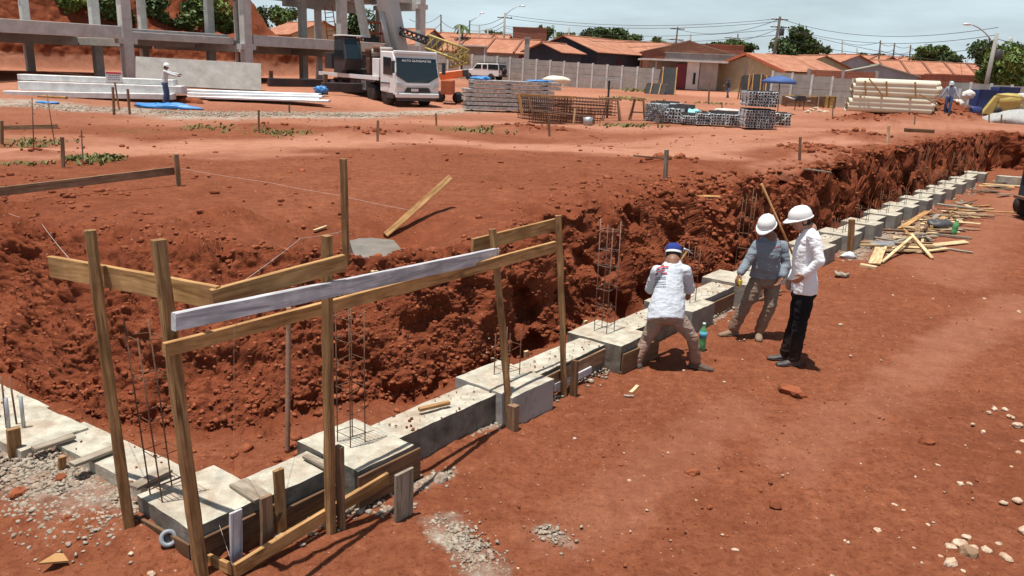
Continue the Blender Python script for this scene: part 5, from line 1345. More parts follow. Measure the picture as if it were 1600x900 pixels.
# ------------------------------------------------------------------ unfinished precast frame building
fr = thing('concrete_frame_building', 'unfinished grey precast concrete frame building of columns, beams and floor slabs', 'building under construction', (-22, 46, 0))
EF = Vector((4.698, 5.874, 0)); PF = Vector((-.781, .625, 0)); O0 = Vector((-21.89, 46.0, 0))
angf = math.atan2(EF.y, EF.x)
def fpt(t, d, z): p = O0 + EF * t + PF * d; return Vector((p.x, p.y, z))
def cbox(name, c, dim, mat='concrete_frame', par=fr, bev=.02):
    return MB().box(c, dim, angf).build(name, mat, par, bevel=bev)
def column(t, d, ztop, w=.5):
    z0 = zat(*fpt(t, d, 0)[:2]) - .3
    c = cbox('column', fpt(t, d, (z0 + ztop) / 2), (w, w, ztop - z0))
    for zc_ in (3.55, 7.1):
        if zc_ < ztop: MB().box(fpt(t, d, zc_), (w + .5, w - .06, .34), angf).build('corbel', 'concrete_frame', fr).parent = c
    return c
for t in (-2, -1, 0, 1, 2, 3): column(t, 0, 11.0 if t >= 0 else 3.7, .55)
for d, w in ((5.6, .48), (11.4, .46)):
    for t in (-2, -1, 0, 1, 2, 3): column(t + (.12 if d < 6 else -.1), d, 7.4 if t >= 1 else 7.2, w)
column(3.0, 2.6, 9.5, .5)
z1 = 4.28
for a, b in ((-3.2, -2), (-2, -1), (-1, 0), (1, 2), (2, 3)):
    m_ = (a + b) / 2; L = EF.length * (b - a) - .74
    cbox('beam', fpt(m_, 0, z1 - .32), (L, .5, .66))
cbox('beam', fpt(.5, 1.1, z1 - .42), (EF.length - .6, .36, .42)); cbox('beam', fpt(.5, 5.6, z1 - .62), (EF.length - .6, .36, .62))
for t in (-2, -1, 0, 1, 2, 3):
    cbox('cross_beam', fpt(t + .0, 5.7, z1 - .85), (.4, 11.4 - .55, .45))
for d in (5.6, 11.4):
    for t in (-1.5, -.5, .5, 1.5, 2.5):
        cbox('beam', fpt(t, d, z1 - .84), (EF.length - .5, .38, .5)) if not (d == 5.6 and t == .5) else None
cbox('floor_slab', fpt(-1.6, 5.9, z1 - .46), (EF.length * 3.1, 11.0, .22)); cbox('floor_slab', fpt(.5, 6.5, z1 - .12), (EF.length - .3, 9.6, .18)); cbox('floor_slab', fpt(2.0, 5.9, z1 - .46), (EF.length * 1.95, 11.0, .22))
zr = 8.0
cbox('floor_slab', fpt(1.95, 6.2, zr), (EF.length * 2.2, 10.6, .22))
for d in (1.0, 5.6, 11.4): cbox('beam', fpt(1.95, d, zr - .40), (EF.length * 2.2, .42, .55))
for t in (1, 2, 3): cbox('cross_beam', fpt(t, 6.0, zr - .42), (.4, 9.8, .48))
cbox('beam', fpt(3, 1.9, 7.2), (.36, 3.4, .8)); cbox('beam', fpt(2.5, 7.0, 7.2), (EF.length - .6, .4, 1.1))
# retaining panel lying against the frame
p0, p1, p2, p3 = at(212, 88, 43.0), at(408, 99, 46.5), at(408, 139, 45.6), at(290, 140, 43.6)
p0b = at(212, 130, 42.2)
for q in (p2, p0b): q.z = zat(q.x, q.y) + .05
mb = MB(); nrm = (p1 - p0).cross(p2 - p0).normalized() * .16
mb.prism([p0, p1, p2, p0b], (0, 0, 0), nrm)
tag(mb.build('wall_panel', 'concrete_grey', None, (p2 + p0b) / 2, .01), 'large pale precast wall panel propped against the frame building', 'concrete panel')
# stacks of long precast beams, pale edges
def beam_thing(x0, y0, x1, y1, Y0, Y1, h, w, mat, lab, name='precast_beam', grp=None):
    a, b = at(x0, y0, Y0), at(x1, y1, Y1)
    return timber(a, b, w, h, mat, lab, 'precast beam', name, (0, 0, 1), 2, 0, grp, .02)
mat_concrete('precast_pale', (0.50, 0.50, 0.49), (0.74, 0.74, 0.73), (0.40, 0.37, 0.34), .4, 1.2, .1)
G = g(150, 156); Y0 = G.y
beam_thing(33, 120, 274, 129, Y0 + .8, Y0 + 1.6, .24, .7, 'precast_pale', 'topmost long beam of the pale precast stack at the left')
beam_thing(36, 133, 288, 141, Y0 + .5, Y0 + 1.3, .36, .9, 'precast_pale', 'middle broad beam of the pale precast stack at the left')
beam_thing(10, 146, 272, 151, Y0 - .1, Y0 + .7, .24, .6, 'precast_pale', 'lowest long beam of the pale precast stack at the left')
beam_thing(30, 153, 272, 157, Y0 + .3, Y0 + 1.1, .14, .6, 'plywood_dark', 'dark sleeper timber under the pale precast stack', 'sleeper')
beam_thing(60, 151, 104, 153, Y0 - .8, Y0 - .7, .12, .2, 'wood_new', 'short yellow timber in front of the pale precast stack', 'timber')
G2 = g(400, 160); Y2_ = G2.y
for k, (x0, x1, y0, y1, lab) in enumerate(((292, 500, 141, 148, 'top strip of the low pile of aluminium sheets by the truck'), (296, 505, 146, 151, 'second strip of the low pile of aluminium sheets by the truck'), (290, 500, 151, 155, 'third strip of the low pile of aluminium sheets by the truck'), (325, 515, 152, 158, 'front lowest strip of the low pile of aluminium sheets by the truck'))):
    timber(at(x0, y0, Y2_ + .9 - .35 * k), at(x1, y1, Y2_ + 1.1 - .35 * k), .7, .10, 'aluminium', lab, 'metal sheet', 'metal_sheet', (0, 0, 1), 2, 0, None, .01)
def heap(name, c, r, mat, lab, cat, amp=.25, seed=0, n=26):
    mb = MB().ell(c, r, n); A = np.array(mb.v, np.float32); off_ = A - np.array(c, np.float32)
    A = A + off_ * (amp * fbm(A, 1.6 / max(.15, min(r[0], r[1])), 4, seed))[:, None]
    mb.v = [tuple(map(float, q)) for q in A]
    return tag(mb.build(name, mat, None, Vector(c) - Vector((0, 0, r[2] * .5))), lab, cat)
p = g(262, 170); heap('tarpaulin', (p.x, p.y, p.z + .06), (1.1, .35, .16), 'tarp_blue', 'crumpled bright blue tarpaulin on the gravel by the stacked beams', 'tarpaulin', .5, 3)
p = g(75, 162); heap('tarpaulin', (p.x, p.y, p.z + .03), (.45, .15, .06), 'tarp_blue', 'small scrap of blue tarpaulin at the left on the gravel', 'tarpaulin', .5, 5)
p = g(502, 150); heap('tarpaulin', (p.x, p.y, p.z + .30), (.35, .25, .22), 'tarp_blue', 'blue tarpaulin scrap on the metal sheets beside the truck outrigger', 'tarpaulin', .5, 6)
p = g(283, 160); heap('rubble_heap', (p.x, p.y, p.z), (.9, .5, .28), 'soil_clod', 'small earth heap at the end of the stacked beams', 'heap', .4, 8)
# notice board on a leaning stick
b = g(187, 172); t_ = at(179, 128, b.y)
sg = thing('notice_board', 'small white notice board on a leaning stick before the stacked beams', 'sign', b)
MB().bar(b - Vector((0, 0, .2)), t_ + Vector((0, 0, .1)), .05, .04).build('stick', 'wood_post', sg)
c = at(178, 120.5, b.y - .05); MB().box(c, (.58, .02, .36)).build('board', 'plate_white', sg)
MB().box(c + Vector((0, -.013, .14)), (.54, .006, .06)).build('header', 'red_print', sg)
mb = MB(); rs = random.Random(1)
for k in range(3):
    x = -.22
    while x < .2: w = rs.uniform(.03, .08); mb.box(c + Vector((x + w / 2, -.012, .06 - .07 * k)), (w, .004, .025)); x += w + .02
mb.build('lettering', 'grey_print', sg); MB().box(c + Vector((0, .004, -.185)), (.6, .03, .02)).build('frame', 'plywood_dark', sg)
# ladder and orange cage in the frame
a, b = at(512, 66, 58.5), at(527, 66, 58.3); a2, b2 = at(507, 10, 58.8), at(519, 8, 58.6)
ld = thing('ladder', 'orange red scaffold ladder leaning inside the concrete frame', 'ladder', a)
for q0, q1 in ((a, a2), (b, b2)): MB().tube([q0, q1], .04, 6).build('rail', 'rust_orange', ld)
for k in range(8): f = (k + .5) / 8; MB().tube([a.lerp(a2, f), b.lerp(b2, f)], .025, 6).build('rung', 'rust_orange', ld)
c = at(582, 52, 66.0)
og = thing('lift_cage', 'orange red work cage behind the crane boom', 'work cage', c - Vector((0, 0, .9)))
for sx in (-.75, .75):
    for sy in (-.5, .5): MB().box(c + Vector((sx, sy, 0)), (.10, .10, 1.7)).build('post', 'rust_orange', og)
for z in (-.75, 0, .8): 
    for sy in (-.5, .5): MB().box(c + Vector((0, sy, z)), (1.6, .1, .14)).build('rail', 'rust_orange', og)
MB().box(c + Vector((0, 0, -.55)), (1.2, .8, .6)).build('dark_interior', 'paint_dark', og)  # plain dark box filling the interior of the cage

# ------------------------------------------------------------------ truck crane
wheel_cache = {}
def wheel(parent, x, y, z, r, w, rim='steel_grey', name='wheel'):
    mb = MB().lathe([(r * .55, -w / 2), (r * .92, -w / 2), (r, -w * .36), (r, w * .36), (r * .92, w / 2), (r * .55, w / 2)], 22, (x, y, z), (0, 1, 0))
    o = mb.local('wheel', 'black_rubber', parent)
    q = MB().lathe([(.001, w * .36), (r * .2, w * .42), (r * .3, w * .3), (r * .5, w * .32), (r * .56, w * .46), (r * .56, -w * .46), (r * .5, -w * .32), (r * .3, -w * .3), (r * .2, -w * .42), (.001, -w * .36)], 18, (x, y, z), (0, 1, 0)).local('rim', rim, parent)
    q.parent = o; return o
fp_ = g(652, 168)
tr = thing('crane_truck', 'white and dark crane truck with raised grey boom parked before the concrete frame', 'crane truck', (fp_.x, fp_.y, zat(fp_.x, fp_.y)), math.radians(-57))
def lbox(name, c, d, mat, par=tr, bev=.03): return MB().box(c, d).local(name, mat, par, bev)
W = 1.27
# cab shell from side profile
prof = [(-2.0, .75), (-.05, .62), (.02, 1.05), (-.02, 1.55), (-.22, 2.45), (-.42, 2.82), (-2.0, 2.85)]
mb = MB().prism([(x, -W, z) for x, z in prof], (0, 0, 0), (0, 2 * W, 0)); cab = mb.local('cab', 'paint_white', tr, .05)
ws = [(.0, -1.14, 1.62), (.0, 1.14, 1.62), (-.25, 1.10, 2.58), (-.25, -1.10, 2.58)]
wsp = [(.045, -1.2, 1.60), (.06, -.62, 1.28), (.06, .62, 1.28), (.045, 1.2, 1.60), (-.19, 1.14, 2.52), (-.19, -1.14, 2.52)]
MB().prism([Vector(q) for q in wsp], (-.06, 0, 0), (0, 0, 0)).local('windscreen', 'glass_dark', tr, .0)
MB().box((-.30, 0, 2.80), (.30, 2.46, .16)).local('sun_visor', 'paint_white', tr, .04)
M4 = Matrix.Translation((-.135, 0, 2.34)) @ Matrix.Rotation(math.radians(90), 4, 'Z') @ Matrix.Rotation(math.radians(90 - 14), 4, 'X')
text_mesh('AUTO GUINDASTES', .19, 'lettering', 'plate_white', tr, M4)
for s_ in (-1, 1):
    MB().prism([(-1.55, 0, 1.65), (-.35, 0, 1.62), (-.55, 0, 2.50), (-1.55, 0, 2.55)], (0, s_ * (W + .004), 0), (0, s_ * (W + .022), 0)).local('side_window', 'glass_dark', tr)
    h = MB().prism([(.05, s_ * .78, .98), (.05, s_ * 1.22, 1.06), (.05, s_ * 1.24, 1.26), (.05, s_ * .95, 1.22)], (-.02, 0, 0), (.03, 0, 0)).local('headlight', 'lamp_clear', tr)
    lbox('mirror', (.12, s_ * 1.48, 2.05), (.12, .20, .62), 'paint_dark'); lbox('mirror_arm', (-.05, s_ * 1.36, 2.30), (.05, .26, .05), 'paint_dark')
    lbox('step', (-.75, s_ * 1.20, .58), (.9, .16, .3), 'paint_dark')
    MB().prism([(-1.55, 0, .80), (-.95, 0, .80), (-.80, 0, 1.58), (-1.55, 0, 1.60)], (0, s_ * (W + .002), 0), (0, s_ * (W + .010), 0)).local('door', 'paint_white', tr)
MB().prism([(.05, -.62, 1.02), (.05, .62, 1.02), (.05, .78, .78), (.05, -.78, .78)], (-.03, 0, 0), (.025, 0, 0)).local('grille', 'paint_dark', tr)
MB().box((.06, 0, 1.16), (.05, 1.5, .10)).local('grille_bar', 'paint_white', tr, .01); lbox('number_plate', (.095, -.2, .90), (.01, .42, .14), 'plate_white', bev=0)
MB().box((.0, 0, .62), (.22, 2.5, .24)).local('bumper', 'paint_white', tr, .05); lbox('under_run', (-.1, 0, .42), (.3, 2.2, .2), 'paint_dark')
lbox('chassis', (-6.6, 0, .95), (9.4, 1.0, .45), 'paint_dark'); lbox('deck', (-7.0, 0, 1.42), (9.6, 2.5, .10), 'rust_brown'); lbox('deck_edge', (-7.0, -1.26, 1.40), (9.6, .05, .22), 'paint_white', bev=.01)
for x in (-1.35, -3.35, -8.1, -9.5):
    for s_ in (-1, 1): wheel(tr, x, s_ * 1.06, .56, .56, .38)
for x in (-1.35, -3.35):
    for s_ in (-1, 1): lbox('mudguard', (x, s_ * 1.10, 1.20), (1.3, .42, .07), 'paint_dark')
for x in (-4.6, -5.4, -6.2): lbox('tank', (x, -1.0, .95), (.7, .4, .55), 'steel_grey' if x > -5 else 'paint_dark')
for x, ly in ((-4.9, 3.3), (-10.9, 4.6)):
    lbox('outrigger_beam', (x, -(1.0 + ly) / 2, .78), (.42, ly - .6, .50), 'paint_dark'); lbox('outrigger_jack', (x, -ly, .75), (.22, .22, 1.45), 'rust_brown'); lbox('jack_foot', (x, -ly, .05), (.6, .6, .08), 'plywood_dark')
lbox('outrigger_beam', (-4.9, 1.5, .78), (.42, 1.4, .5), 'paint_dark')
# upper works
lbox('turntable', (-8.7, 0, 1.62), (2.2, 2.0, .36), 'paint_dark')
oc = [(-6.7, 1.70), (-6.45, 2.35), (-6.85, 3.55), (-8.3, 3.65), (-8.45, 1.70)]
MB().prism([(x, -1.5, z) for x, z in oc], (0, 0, 0), (0, 1.05, 0)).local('operator_cab', 'paint_dark', tr, .03)
MB().prism([(-6.70, 0, 2.35), (-7.0, 0, 3.42), (-8.2, 0, 3.5), (-8.3, 0, 2.35)], (0, -1.503, 0), (0, -1.52, 0)).local('cab_window', 'glass_dark', tr)
MB().prism([(-6.435, -1.42, 2.36), (-6.435, -.55, 2.36), (-6.83, -.55, 3.46), (-6.83, -1.42, 3.46)], (0, 0, 0), (.02, 0, .008)).local('front_window', 'glass_dark', tr)
lbox('cab_roof', (-7.55, -.98, 3.66), (1.7, 1.15, .07), 'paint_white'); lbox('counterweight', (-10.4, 0, 2.2), (1.2, 2.3, .95), 'paint_dark'); lbox('side_box', (-2.75, -.85, 1.95), (.9, .75, 1.0), 'paint_white')
for k in range(5): MB().lathe([(.22, -.35), (.22, .35)], 12, (-3.6 - .6 * k, -.1 + .15 * (k % 2), 2.75 + .12 * (k % 3)), (.4, 1, 0)).local('hose_reel', 'gravel_grey' if k % 2 else 'rust_brown', tr)
lbox('winch_frame', (-5.6, .35, 2.0), (2.4, .9, .9), 'rust_brown')
inv = (Matrix.Translation(tr.location) @ Matrix.Rotation(tr.rotation_euler.z, 4, 'Z')).inverted()
yb = fp_.y + 5.6
A_, B_ = at(622, 84, yb), at(592, -70, yb - 1.5)
MB().bar(A_, B_, 1.15, .85, (1, -.4, 0), 1, 0, .06).build('boom', 'crane_grey', tr); 
MB().bar(B_.lerp(A_, .4), B_.lerp(A_, -.3), .9, .66, (1, -.4, 0), 1, 0, .05).build('boom_section', 'crane_grey', tr)
MB().tube([at(609, 82, yb - .9), at(597, 20, yb - 1.2)], .14, 10).build('lift_cylinder', 'crane_grey', tr)
q = thing('concrete_prop', 'slim inclined grey concrete post hanging beside the crane boom', 'concrete post', at(571, 56, yb + 2))
MB().bar(at(571, 56, yb + 2), at(555, -30, yb + 2), .42, .42, (1, -.4, 0), 1, 0, .02).build('shaft', 'concrete_grey', q); MB().box(at(571, 57, yb + 2), (.5, .5, .12)).build('foot_plate', 'steel_grey', q)
MB().tube([at(563, 8, yb + 2), at(564, -30, yb + 2)], .03, 6).build('sling', 'paint_dark', q)
far_person('crane operator in blue jeans sitting in the open side of the crane cab', tuple(L3(tr, -7.45, -1.02, 1.55)), 1.65, math.radians(-57 - 90), 'shirt_light', 'jeans', 'boot_brown', 'skin_brown', 'cap_blue', ((-.1, .40, -.2), (.1, .42, -.2)), .02, .05, seat=True)
# lattice jib lying behind the truck: dark upper part, yellow lower part
lj = thing('lattice_jib', 'yellow lattice crane jib with dark end slanting down behind the truck', 'crane jib', at(690, 80, 49))
def lattice(a, b, w, h, n, mat, nm):
    mb = MB(); a, b = Vector(a), Vector(b); d = (b - a); up = Vector((0, 0, 1)); sd_ = d.cross(up).normalized(); u2 = sd_.cross(d).normalized()
    C = [(sx * w / 2, sz * h / 2) for sx, sz in ((-1, -1), (1, -1), (1, 1), (-1, 1))]
    for x, z in C: mb.tube([a + sd_ * x + u2 * z, b + sd_ * x + u2 * z], .07, 6)
    for k in range(n):
        p, q = a + d * (k / n), a + d * ((k + 1) / n)
        for i in range(4):
            x, z = C[i]; x2, z2 = C[(i + 1) % 4]
            mb.tube([p + sd_ * x + u2 * z, q + sd_ * x2 + u2 * z2], .045, 5)
    return mb.build(nm, mat, lj)
lattice(at(625, 48, 49), at(668, 64, 49), .5, .35, 6, 'paint_dark', 'dark_section'); lattice(at(668, 65, 49), at(729, 88, 49), .7, .75, 7, 'yellow_paint', 'upper_section'); lattice(at(700, 98, 49), at(729, 90, 49), .6, .6, 4, 'yellow_paint', 'lower_section')
MB().box(at(728, 93, 49), (.5, .5, .6)).build('sheave_block', 'yellow_paint', lj); MB().tube([at(722, 96, 49), at(721, 114, 49)], .06, 6).build('prop', 'rust_brown', lj)
# orange loader arm behind the slab stack
Y = 47.5; lo_ = thing('loader', 'orange loader arm and body partly hidden behind the slab stack', 'loader', (at(705, 130, Y).x, Y, zat(at(705, 130, Y).x, Y)))
MB().bar(at(688, 119, Y), at(724, 114.5, Y), .5, .42, (0, 0, 1), 1, 0, .04).build('arm', 'orange_paint', lo_); MB().bar(at(723, 114, Y), at(732, 113.5, Y), .55, .4, (0, 0, 1), 1, 0, .04).build('arm_head', 'paint_dark', lo_)
c = at(700, 136, Y); MB().box(c, (.7, 1.4, .8)).build('body', 'rust_orange', lo_, bevel=.06)
for x in (-.55, .55): MB().lathe([(.15, -.12), (.34, -.12), (.34, .12), (.15, .12)], 16, (c.x + x, c.y + .7, zat(c.x, c.y) + .34), (0, 1, 0)).build('wheel', 'black_rubber', lo_)

# ------------------------------------------------------------------ white pickup by the wall
p = g(752, 124); SD = 83.0; ct = at(757, 112, SD)
su = thing('pickup', 'white covered pickup with roof rack and spare wheel parked by the concrete panel wall', 'pickup', (ct.x, SD, zat(ct.x, SD)), math.radians(152))
pr = [(-2.1, .45), (2.15, .45), (2.2, .85), (1.95, 1.0), (.95, 1.08), (.45, 1.62), (-2.0, 1.66), (-2.1, 1.0)]
MB().prism([(x, -.82, z) for x, z in pr], (0, 0, 0), (0, 1.64, 0)).local('body', 'paint_white', su, .06)
for s_ in (-1, 1):
    MB().prism([(.80, 0, 1.12), (.42, 0, 1.54), (-.10, 0, 1.56), (-.10, 0, 1.12)], (0, s_ * .822, 0), (0, s_ * .835, 0)).local('window', 'glass_dark', su)
    MB().prism([(-.25, 0, 1.12), (-.25, 0, 1.56), (-.75, 0, 1.57), (-.75, 0, 1.12)], (0, s_ * .822, 0), (0, s_ * .835, 0)).local('window', 'glass_dark', su)
    MB().prism([(-.88, 0, 1.08), (-.88, 0, 1.60), (-2.0, 0, 1.60), (-2.05, 0, 1.08)], (0, s_ * .822, 0), (0, s_ * .835, 0)).local('window', 'glass_dark', su)
    MB().box((-2.11, s_ * .7, .95), (.03, .14, .3)).local('tail_light', 'lamp_red', su)
MB().prism([(-2.10, -.72, 1.05), (-2.10, .72, 1.05), (-2.03, .70, 1.58), (-2.03, -.70, 1.58)], (-.02, 0, 0), (0, 0, 0)).local('rear_window', 'glass_dark', su)
MB().prism([(.92, -.72, 1.12), (.92, .72, 1.12), (.49, .68, 1.58), (.49, -.68, 1.58)], (.0, 0, 0), (.025, 0, .02)).local('windscreen', 'glass_dark', su)
for x in (1.35, -1.25):
    for s_ in (-1, 1): wheel(su, x, s_ * .76, .36, .36, .24)
sw_ = MB().lathe([(.12, -.1), (.34, -.1), (.36, 0), (.34, .1), (.12, .1)], 20, (-2.24, -.1, .95), (1, 0, 0)).local('spare_wheel', 'black_rubber', su); MB().lathe([(.001, .06), (.24, .06)], 16, (-2.26, -.1, .95), (-1, 0, 0)).local('rim', 'steel_grey', su).parent = sw_
MB().box((-2.15, 0, .5), (.15, 1.6, .18)).local('bumper', 'paint_dark', su, .03); MB().box((-.9, 0, 1.74), (2.2, 1.5, .05)).local('roof_rack', 'paint_dark', su)

# ------------------------------------------------------------------ stack of hollow precast slabs
p = g(727, 174); ang = math.atan2((g(866, 170).y + 1.2) - p.y, g(866, 170).x - p.x)
ang = math.radians(14); dv = Vector((math.cos(ang), math.sin(ang), 0)); nv = Vector((-math.sin(ang), math.cos(ang), 0))
Lg = 5.4; zb = zat(p.x, p.y); n = 7
dst = (at(866, 130, p.y + 1.3) - Vector((p.x, p.y, 0))); Lg = Vector((dst.x, dst.y)).length
names = ['lowest', 'second lowest', 'third from the ground', 'middle', 'third from the top', 'second from the top', 'topmost']
for k in range(n):
    z = zb + .10 + k * .222; sh = random.uniform(-.06, .06); c = Vector((p.x, p.y, 0)) + dv * (Lg / 2 + .05 + sh + (0.3 if k > 4 else 0)) + nv * .62
    mb = MB().box((c.x, c.y, z + .09), (Lg, 1.22, .165), ang)
    tag(mb.build('precast_slab', 'slab_speckled', None, (c.x, c.y, z), .01), '%s slab of the stacked grey precast slabs behind the stakes' % names[k], 'precast slab')
    for f in (.08, .5, .92):
        q = Vector((p.x, p.y, 0)) + dv * (Lg * f) + nv * .62
        tag(MB().box((q.x, q.y, z - .013), (.08, 1.16, .038), ang).build('spacer', 'plywood_dark', None, (q.x, q.y, z - .03)), 'thin timber spacer between the stacked grey precast slabs', 'spacer', 'timber spacers in the slab stack')
zt = zb + .10 + n * .222; q = Vector((p.x, p.y, 0)) + dv * .9 + nv * .5
heap('tarpaulin', (q.x, q.y, zt + .03), (.5, .3, .10), 'tarp_blue', 'small blue tarpaulin lying on the left end of the slab stack', 'tarpaulin', .4, 9)
q = Vector((p.x, p.y, 0)) + dv * (Lg - .7) + nv * .4; heap('tarpaulin', (q.x, q.y, zt + .01), (.7, .3, .06), 'tarp_blue', 'flat blue tarpaulin lying on the right end of the slab stack', 'tarpaulin', .4, 10)
c = at(869, 125, p.y + 8); heap('white_sheet', (c.x, c.y, c.z), (.85, .5, .25), 'pvc_cream', 'cream coloured curved sheet lying behind the slab stack', 'sheet', .1, 11)

# ------------------------------------------------------------------ rebar mats on trestles
def rebar_bundle(x0, y0, x1, y1, Y, w, h, lab, nl=5, nst=22):
    a, b = at(x0, y0, Y), at(x1, y1, Y + .7); t = thing('rebar_mat', lab, 'rebar mat', Vector((a.x, a.y, zat(a.x, a.y))))
    d = b - a; up = Vector((0, 0, 1)); sd_ = d.cross(up).normalized(); mb = MB()
    for i in range(nl):
        for s_ in (-.5, .5):
            o = up * (h * (i / (nl - 1) - .5)) + sd_ * (w * s_); mb.tube([a + o, a.lerp(b, .5) + o + Vector((0, 0, random.uniform(-.04, .04))), b + o + up * random.uniform(-.03, .03)], .018, 5)
    mb.build('long_bars', 'rebar_rust', t); mb = MB()
    for k in range(nst):
        c = a + d * ((k + .5) / nst); q = [c + sd_ * (w * x) + up * (h * z + random.uniform(-.03, .03)) for x, z in ((-.5, -.5), (.5, -.5), (.5, .5), (-.5, .5), (-.5, -.5))]
        mb.tube(q, .012, 4)
    mb.build('stirrups', 'rebar_rust', t); return t
Yr = g(900, 196).y
rebar_bundle(812, 165, 890, 172, Yr + 1.6, .5, .95, 'dense rusty rebar mat on the left trestle', 8, 26)
rebar_bundle(828, 182, 925, 190, Yr + .4, .5, .42, 'low rusty rebar mat lying in front of the others', 5, 22)
rebar_bundle(868, 163, 960, 168, Yr + 3.2, .5, .62, 'pale rebar mat lying behind the trestles', 6, 20)
rebar_bundle(880, 178, 935, 182, Yr + 2.2, .5, .6, 'rusty rebar mat between the two trestle groups', 6, 14)
def trestle(x, yt, yb_, Y, w, lab, sp=1.0):
    b = at(x, yb_, Y); z0 = zat(b.x, b.y); h = at(x, yt, Y).z - z0
    t = thing('trestle', lab, 'trestle', (b.x, b.y, z0))
    for sx in (-1, 1):
        for sy in (-1, 1): MB().bar((sx * w * .5 + sx * .10, sy * .30 * sp, 0), (sx * w * .35, sy * .05, h), .06, .06).local('leg', 'rebar_rust' if 0 else 'wood_old', t)
    MB().box((0, 0, h), (w, .12, .08)).local('top_rail', 'wood_old', t); MB().box((0, .0, h * .38), (w * 1.05, .40, .05)).local('stretcher', 'wood_old', t)
Yt = g(955, 189).y
trestle(955, 154, 189, Yt, .62, 'dark wooden trestle at the left end of the raised plank'); trestle(996, 154, 189, Yt + .7, .55, 'dark wooden trestle at the right end of the raised plank')
timber(at(940, 153, Yt - .05), at(1008, 155, Yt + .8), .28, .05, 'wood_new', 'orange plank laid across the two dark trestles', 'plank', 'plank')
timber(at(816, 179, Yr + .2), at(811, 149, Yr + .3), .08, .08, 'wood_new', 'pale upright leg timber at the left end of the rebar mats', 'timber', 'timber'); timber(at(806, 148, Yr + .3), at(900, 152, Yr + 1.0), .10, .08, 'wood_new', 'long timber rail along the top of the rebar mats', 'timber', 'timber')
timber(at(833, 180, Yr + .4), at(826, 150, Yr + .4), .08, .08, 'wood_old', 'dark upright leg timber under the rebar mats', 'timber', 'timber'); timber(at(896, 192, Yr + .2), at(899, 170, Yr + .2), .07, .07, 'wood_pale', 'short pale stick leaning on the front rebar mat', 'timber', 'timber')
p = g(918, 196); MB_ = MB().lathe([(.16, 0), (.19, .30), (.175, .30), (.15, .03)], 16, (p.x, p.y, p.z)); tag(MB_.build('bucket', 'steel_grey', None, p), 'grey metal bucket standing in front of the rebar mats', 'bucket')
p = at(951, 150, Yt + 3); sd2 = thing('site_lamp_post', 'thin dark post with flat top plate behind the trestles', 'post', (p.x, p.y, zat(p.x, p.y)))
MB().tube([Vector((p.x, p.y, zat(p.x, p.y))), at(952, 126, p.y)], .05, 6).build('shaft', 'paint_dark', sd2); MB().box(at(951, 125, p.y), (1.1, .5, .06)).build('plate', 'steel_grey', sd2)

# ------------------------------------------------------------------ bundles of steel tubes
def tube_bundle(px, py, w, h, L, rz, lab, cell=.075, mat='galvanised', rowsplit=None, jit=.01, back=None):
    p = g(px, py); t = thing('tube_bundle', lab, 'tube bundle', (p.x, p.y, p.z), rz, 'bundles of steel tubes and props')
    nx, nz = max(1, int(w / cell)), max(1, int(h / cell)); mesh = None; cnt = 0
    while nx * nz > 98: cell *= 1.06; nx, nz = int(w / cell), int(h / cell)
    for i in range(nx):
        for k in range(nz):
            if mesh is None:
                mb = MB(); a = cell * .44; b = cell * .33
                for x0, x1, z0, z1_ in ((-a, a, -a, -b), (-a, a, b, a), (-a, -b, -b, b), (b, a, -b, b)): mb.box(((x0 + x1) / 2, L / 2, (z0 + z1_) / 2), (x1 - x0, L, z1_ - z0))
                mb.quad([(-b, .10, -b), (b, .10, -b), (b, .10, b), (-b, .10, b)], 1)
                mesh = mb.mesh('tube', [mat, 'tube_dark'])
            o = bpy.data.objects.new('tube', mesh); COL.objects.link(o); o.parent = t
            o.location = ((i + .5) * cell - w / 2 + random.uniform(-jit, jit), random.uniform(-.11, .11), .06 + (k + .5) * cell + random.uniform(-jit, jit)); o.rotation_euler = (0, random.uniform(-.25, .25), random.uniform(-.012, .012))
    for y in (L * .25, L * .75): 
        q = MB().box((0, y, .06 + h / 2), (w + .02, .04, h + .02)).local('strap', 'paint_dark', t)
    return t
a1_ = math.radians(-28)
tube_bundle(1021, 193, .85, .82, 2.6, a1_, 'round ended bundle of grey steel tubes, leftmost, next to the trestles')
tube_bundle(1052, 194, .80, .70, 2.0, a1_, 'bundle of grey steel tubes with dark slots beside the leftmost bundle', .14)
for k, (px, h, lab) in enumerate(((1078, .36, 'low tube bundle in front of the turquoise hoses'), (1101, .42, 'low tube bundle right of the turquoise hoses'), (1123, .48, 'low tube bundle in the middle of the row under a white sheet'), (1147, .46, 'low tube bundle touching the tall strapped tower'))):
    tube_bundle(px, 196 + k * 1.2, .62, h, 1.6, math.radians(-8), lab, .10)
tube_bundle(1187, 203, 1.05, .62, 1.7, math.radians(-6), 'lower block of the tall strapped tower of grey tubes', .10)
p = g(1187, 203); t = tube_bundle(1187, 203, 1.0, .52, 1.7, math.radians(-6), 'upper block of the tall strapped tower of grey tubes', .10); t.location.z = p.z + .72
tube_bundle(1221, 199, .70, .46, 1.4, math.radians(-6), 'white wrapped bundle right of the tall strapped tower', .11, 'sheet_white')
p = g(1086, 194); heap('hose_coil', (p.x, p.y + .5, p.z + .38), (.42, .3, .2), 'turquoise', 'turquoise hose coil lying on the low tube bundles', 'hose', .4, 21)
p = g(1140, 192); heap('white_sheet', (p.x, p.y + .7, p.z + .52), (.6, .4, .07), 'sheet_white', 'white plastic sheet lying on the low tube bundles', 'sheet', .3, 22)
timber(at(1025, 157, p.y - .2), at(1118, 178, p.y + .1), .05, .05, 'rebar_rust', 'long rusty bar lying slanted over the tube bundles', 'bar', 'steel_bar')

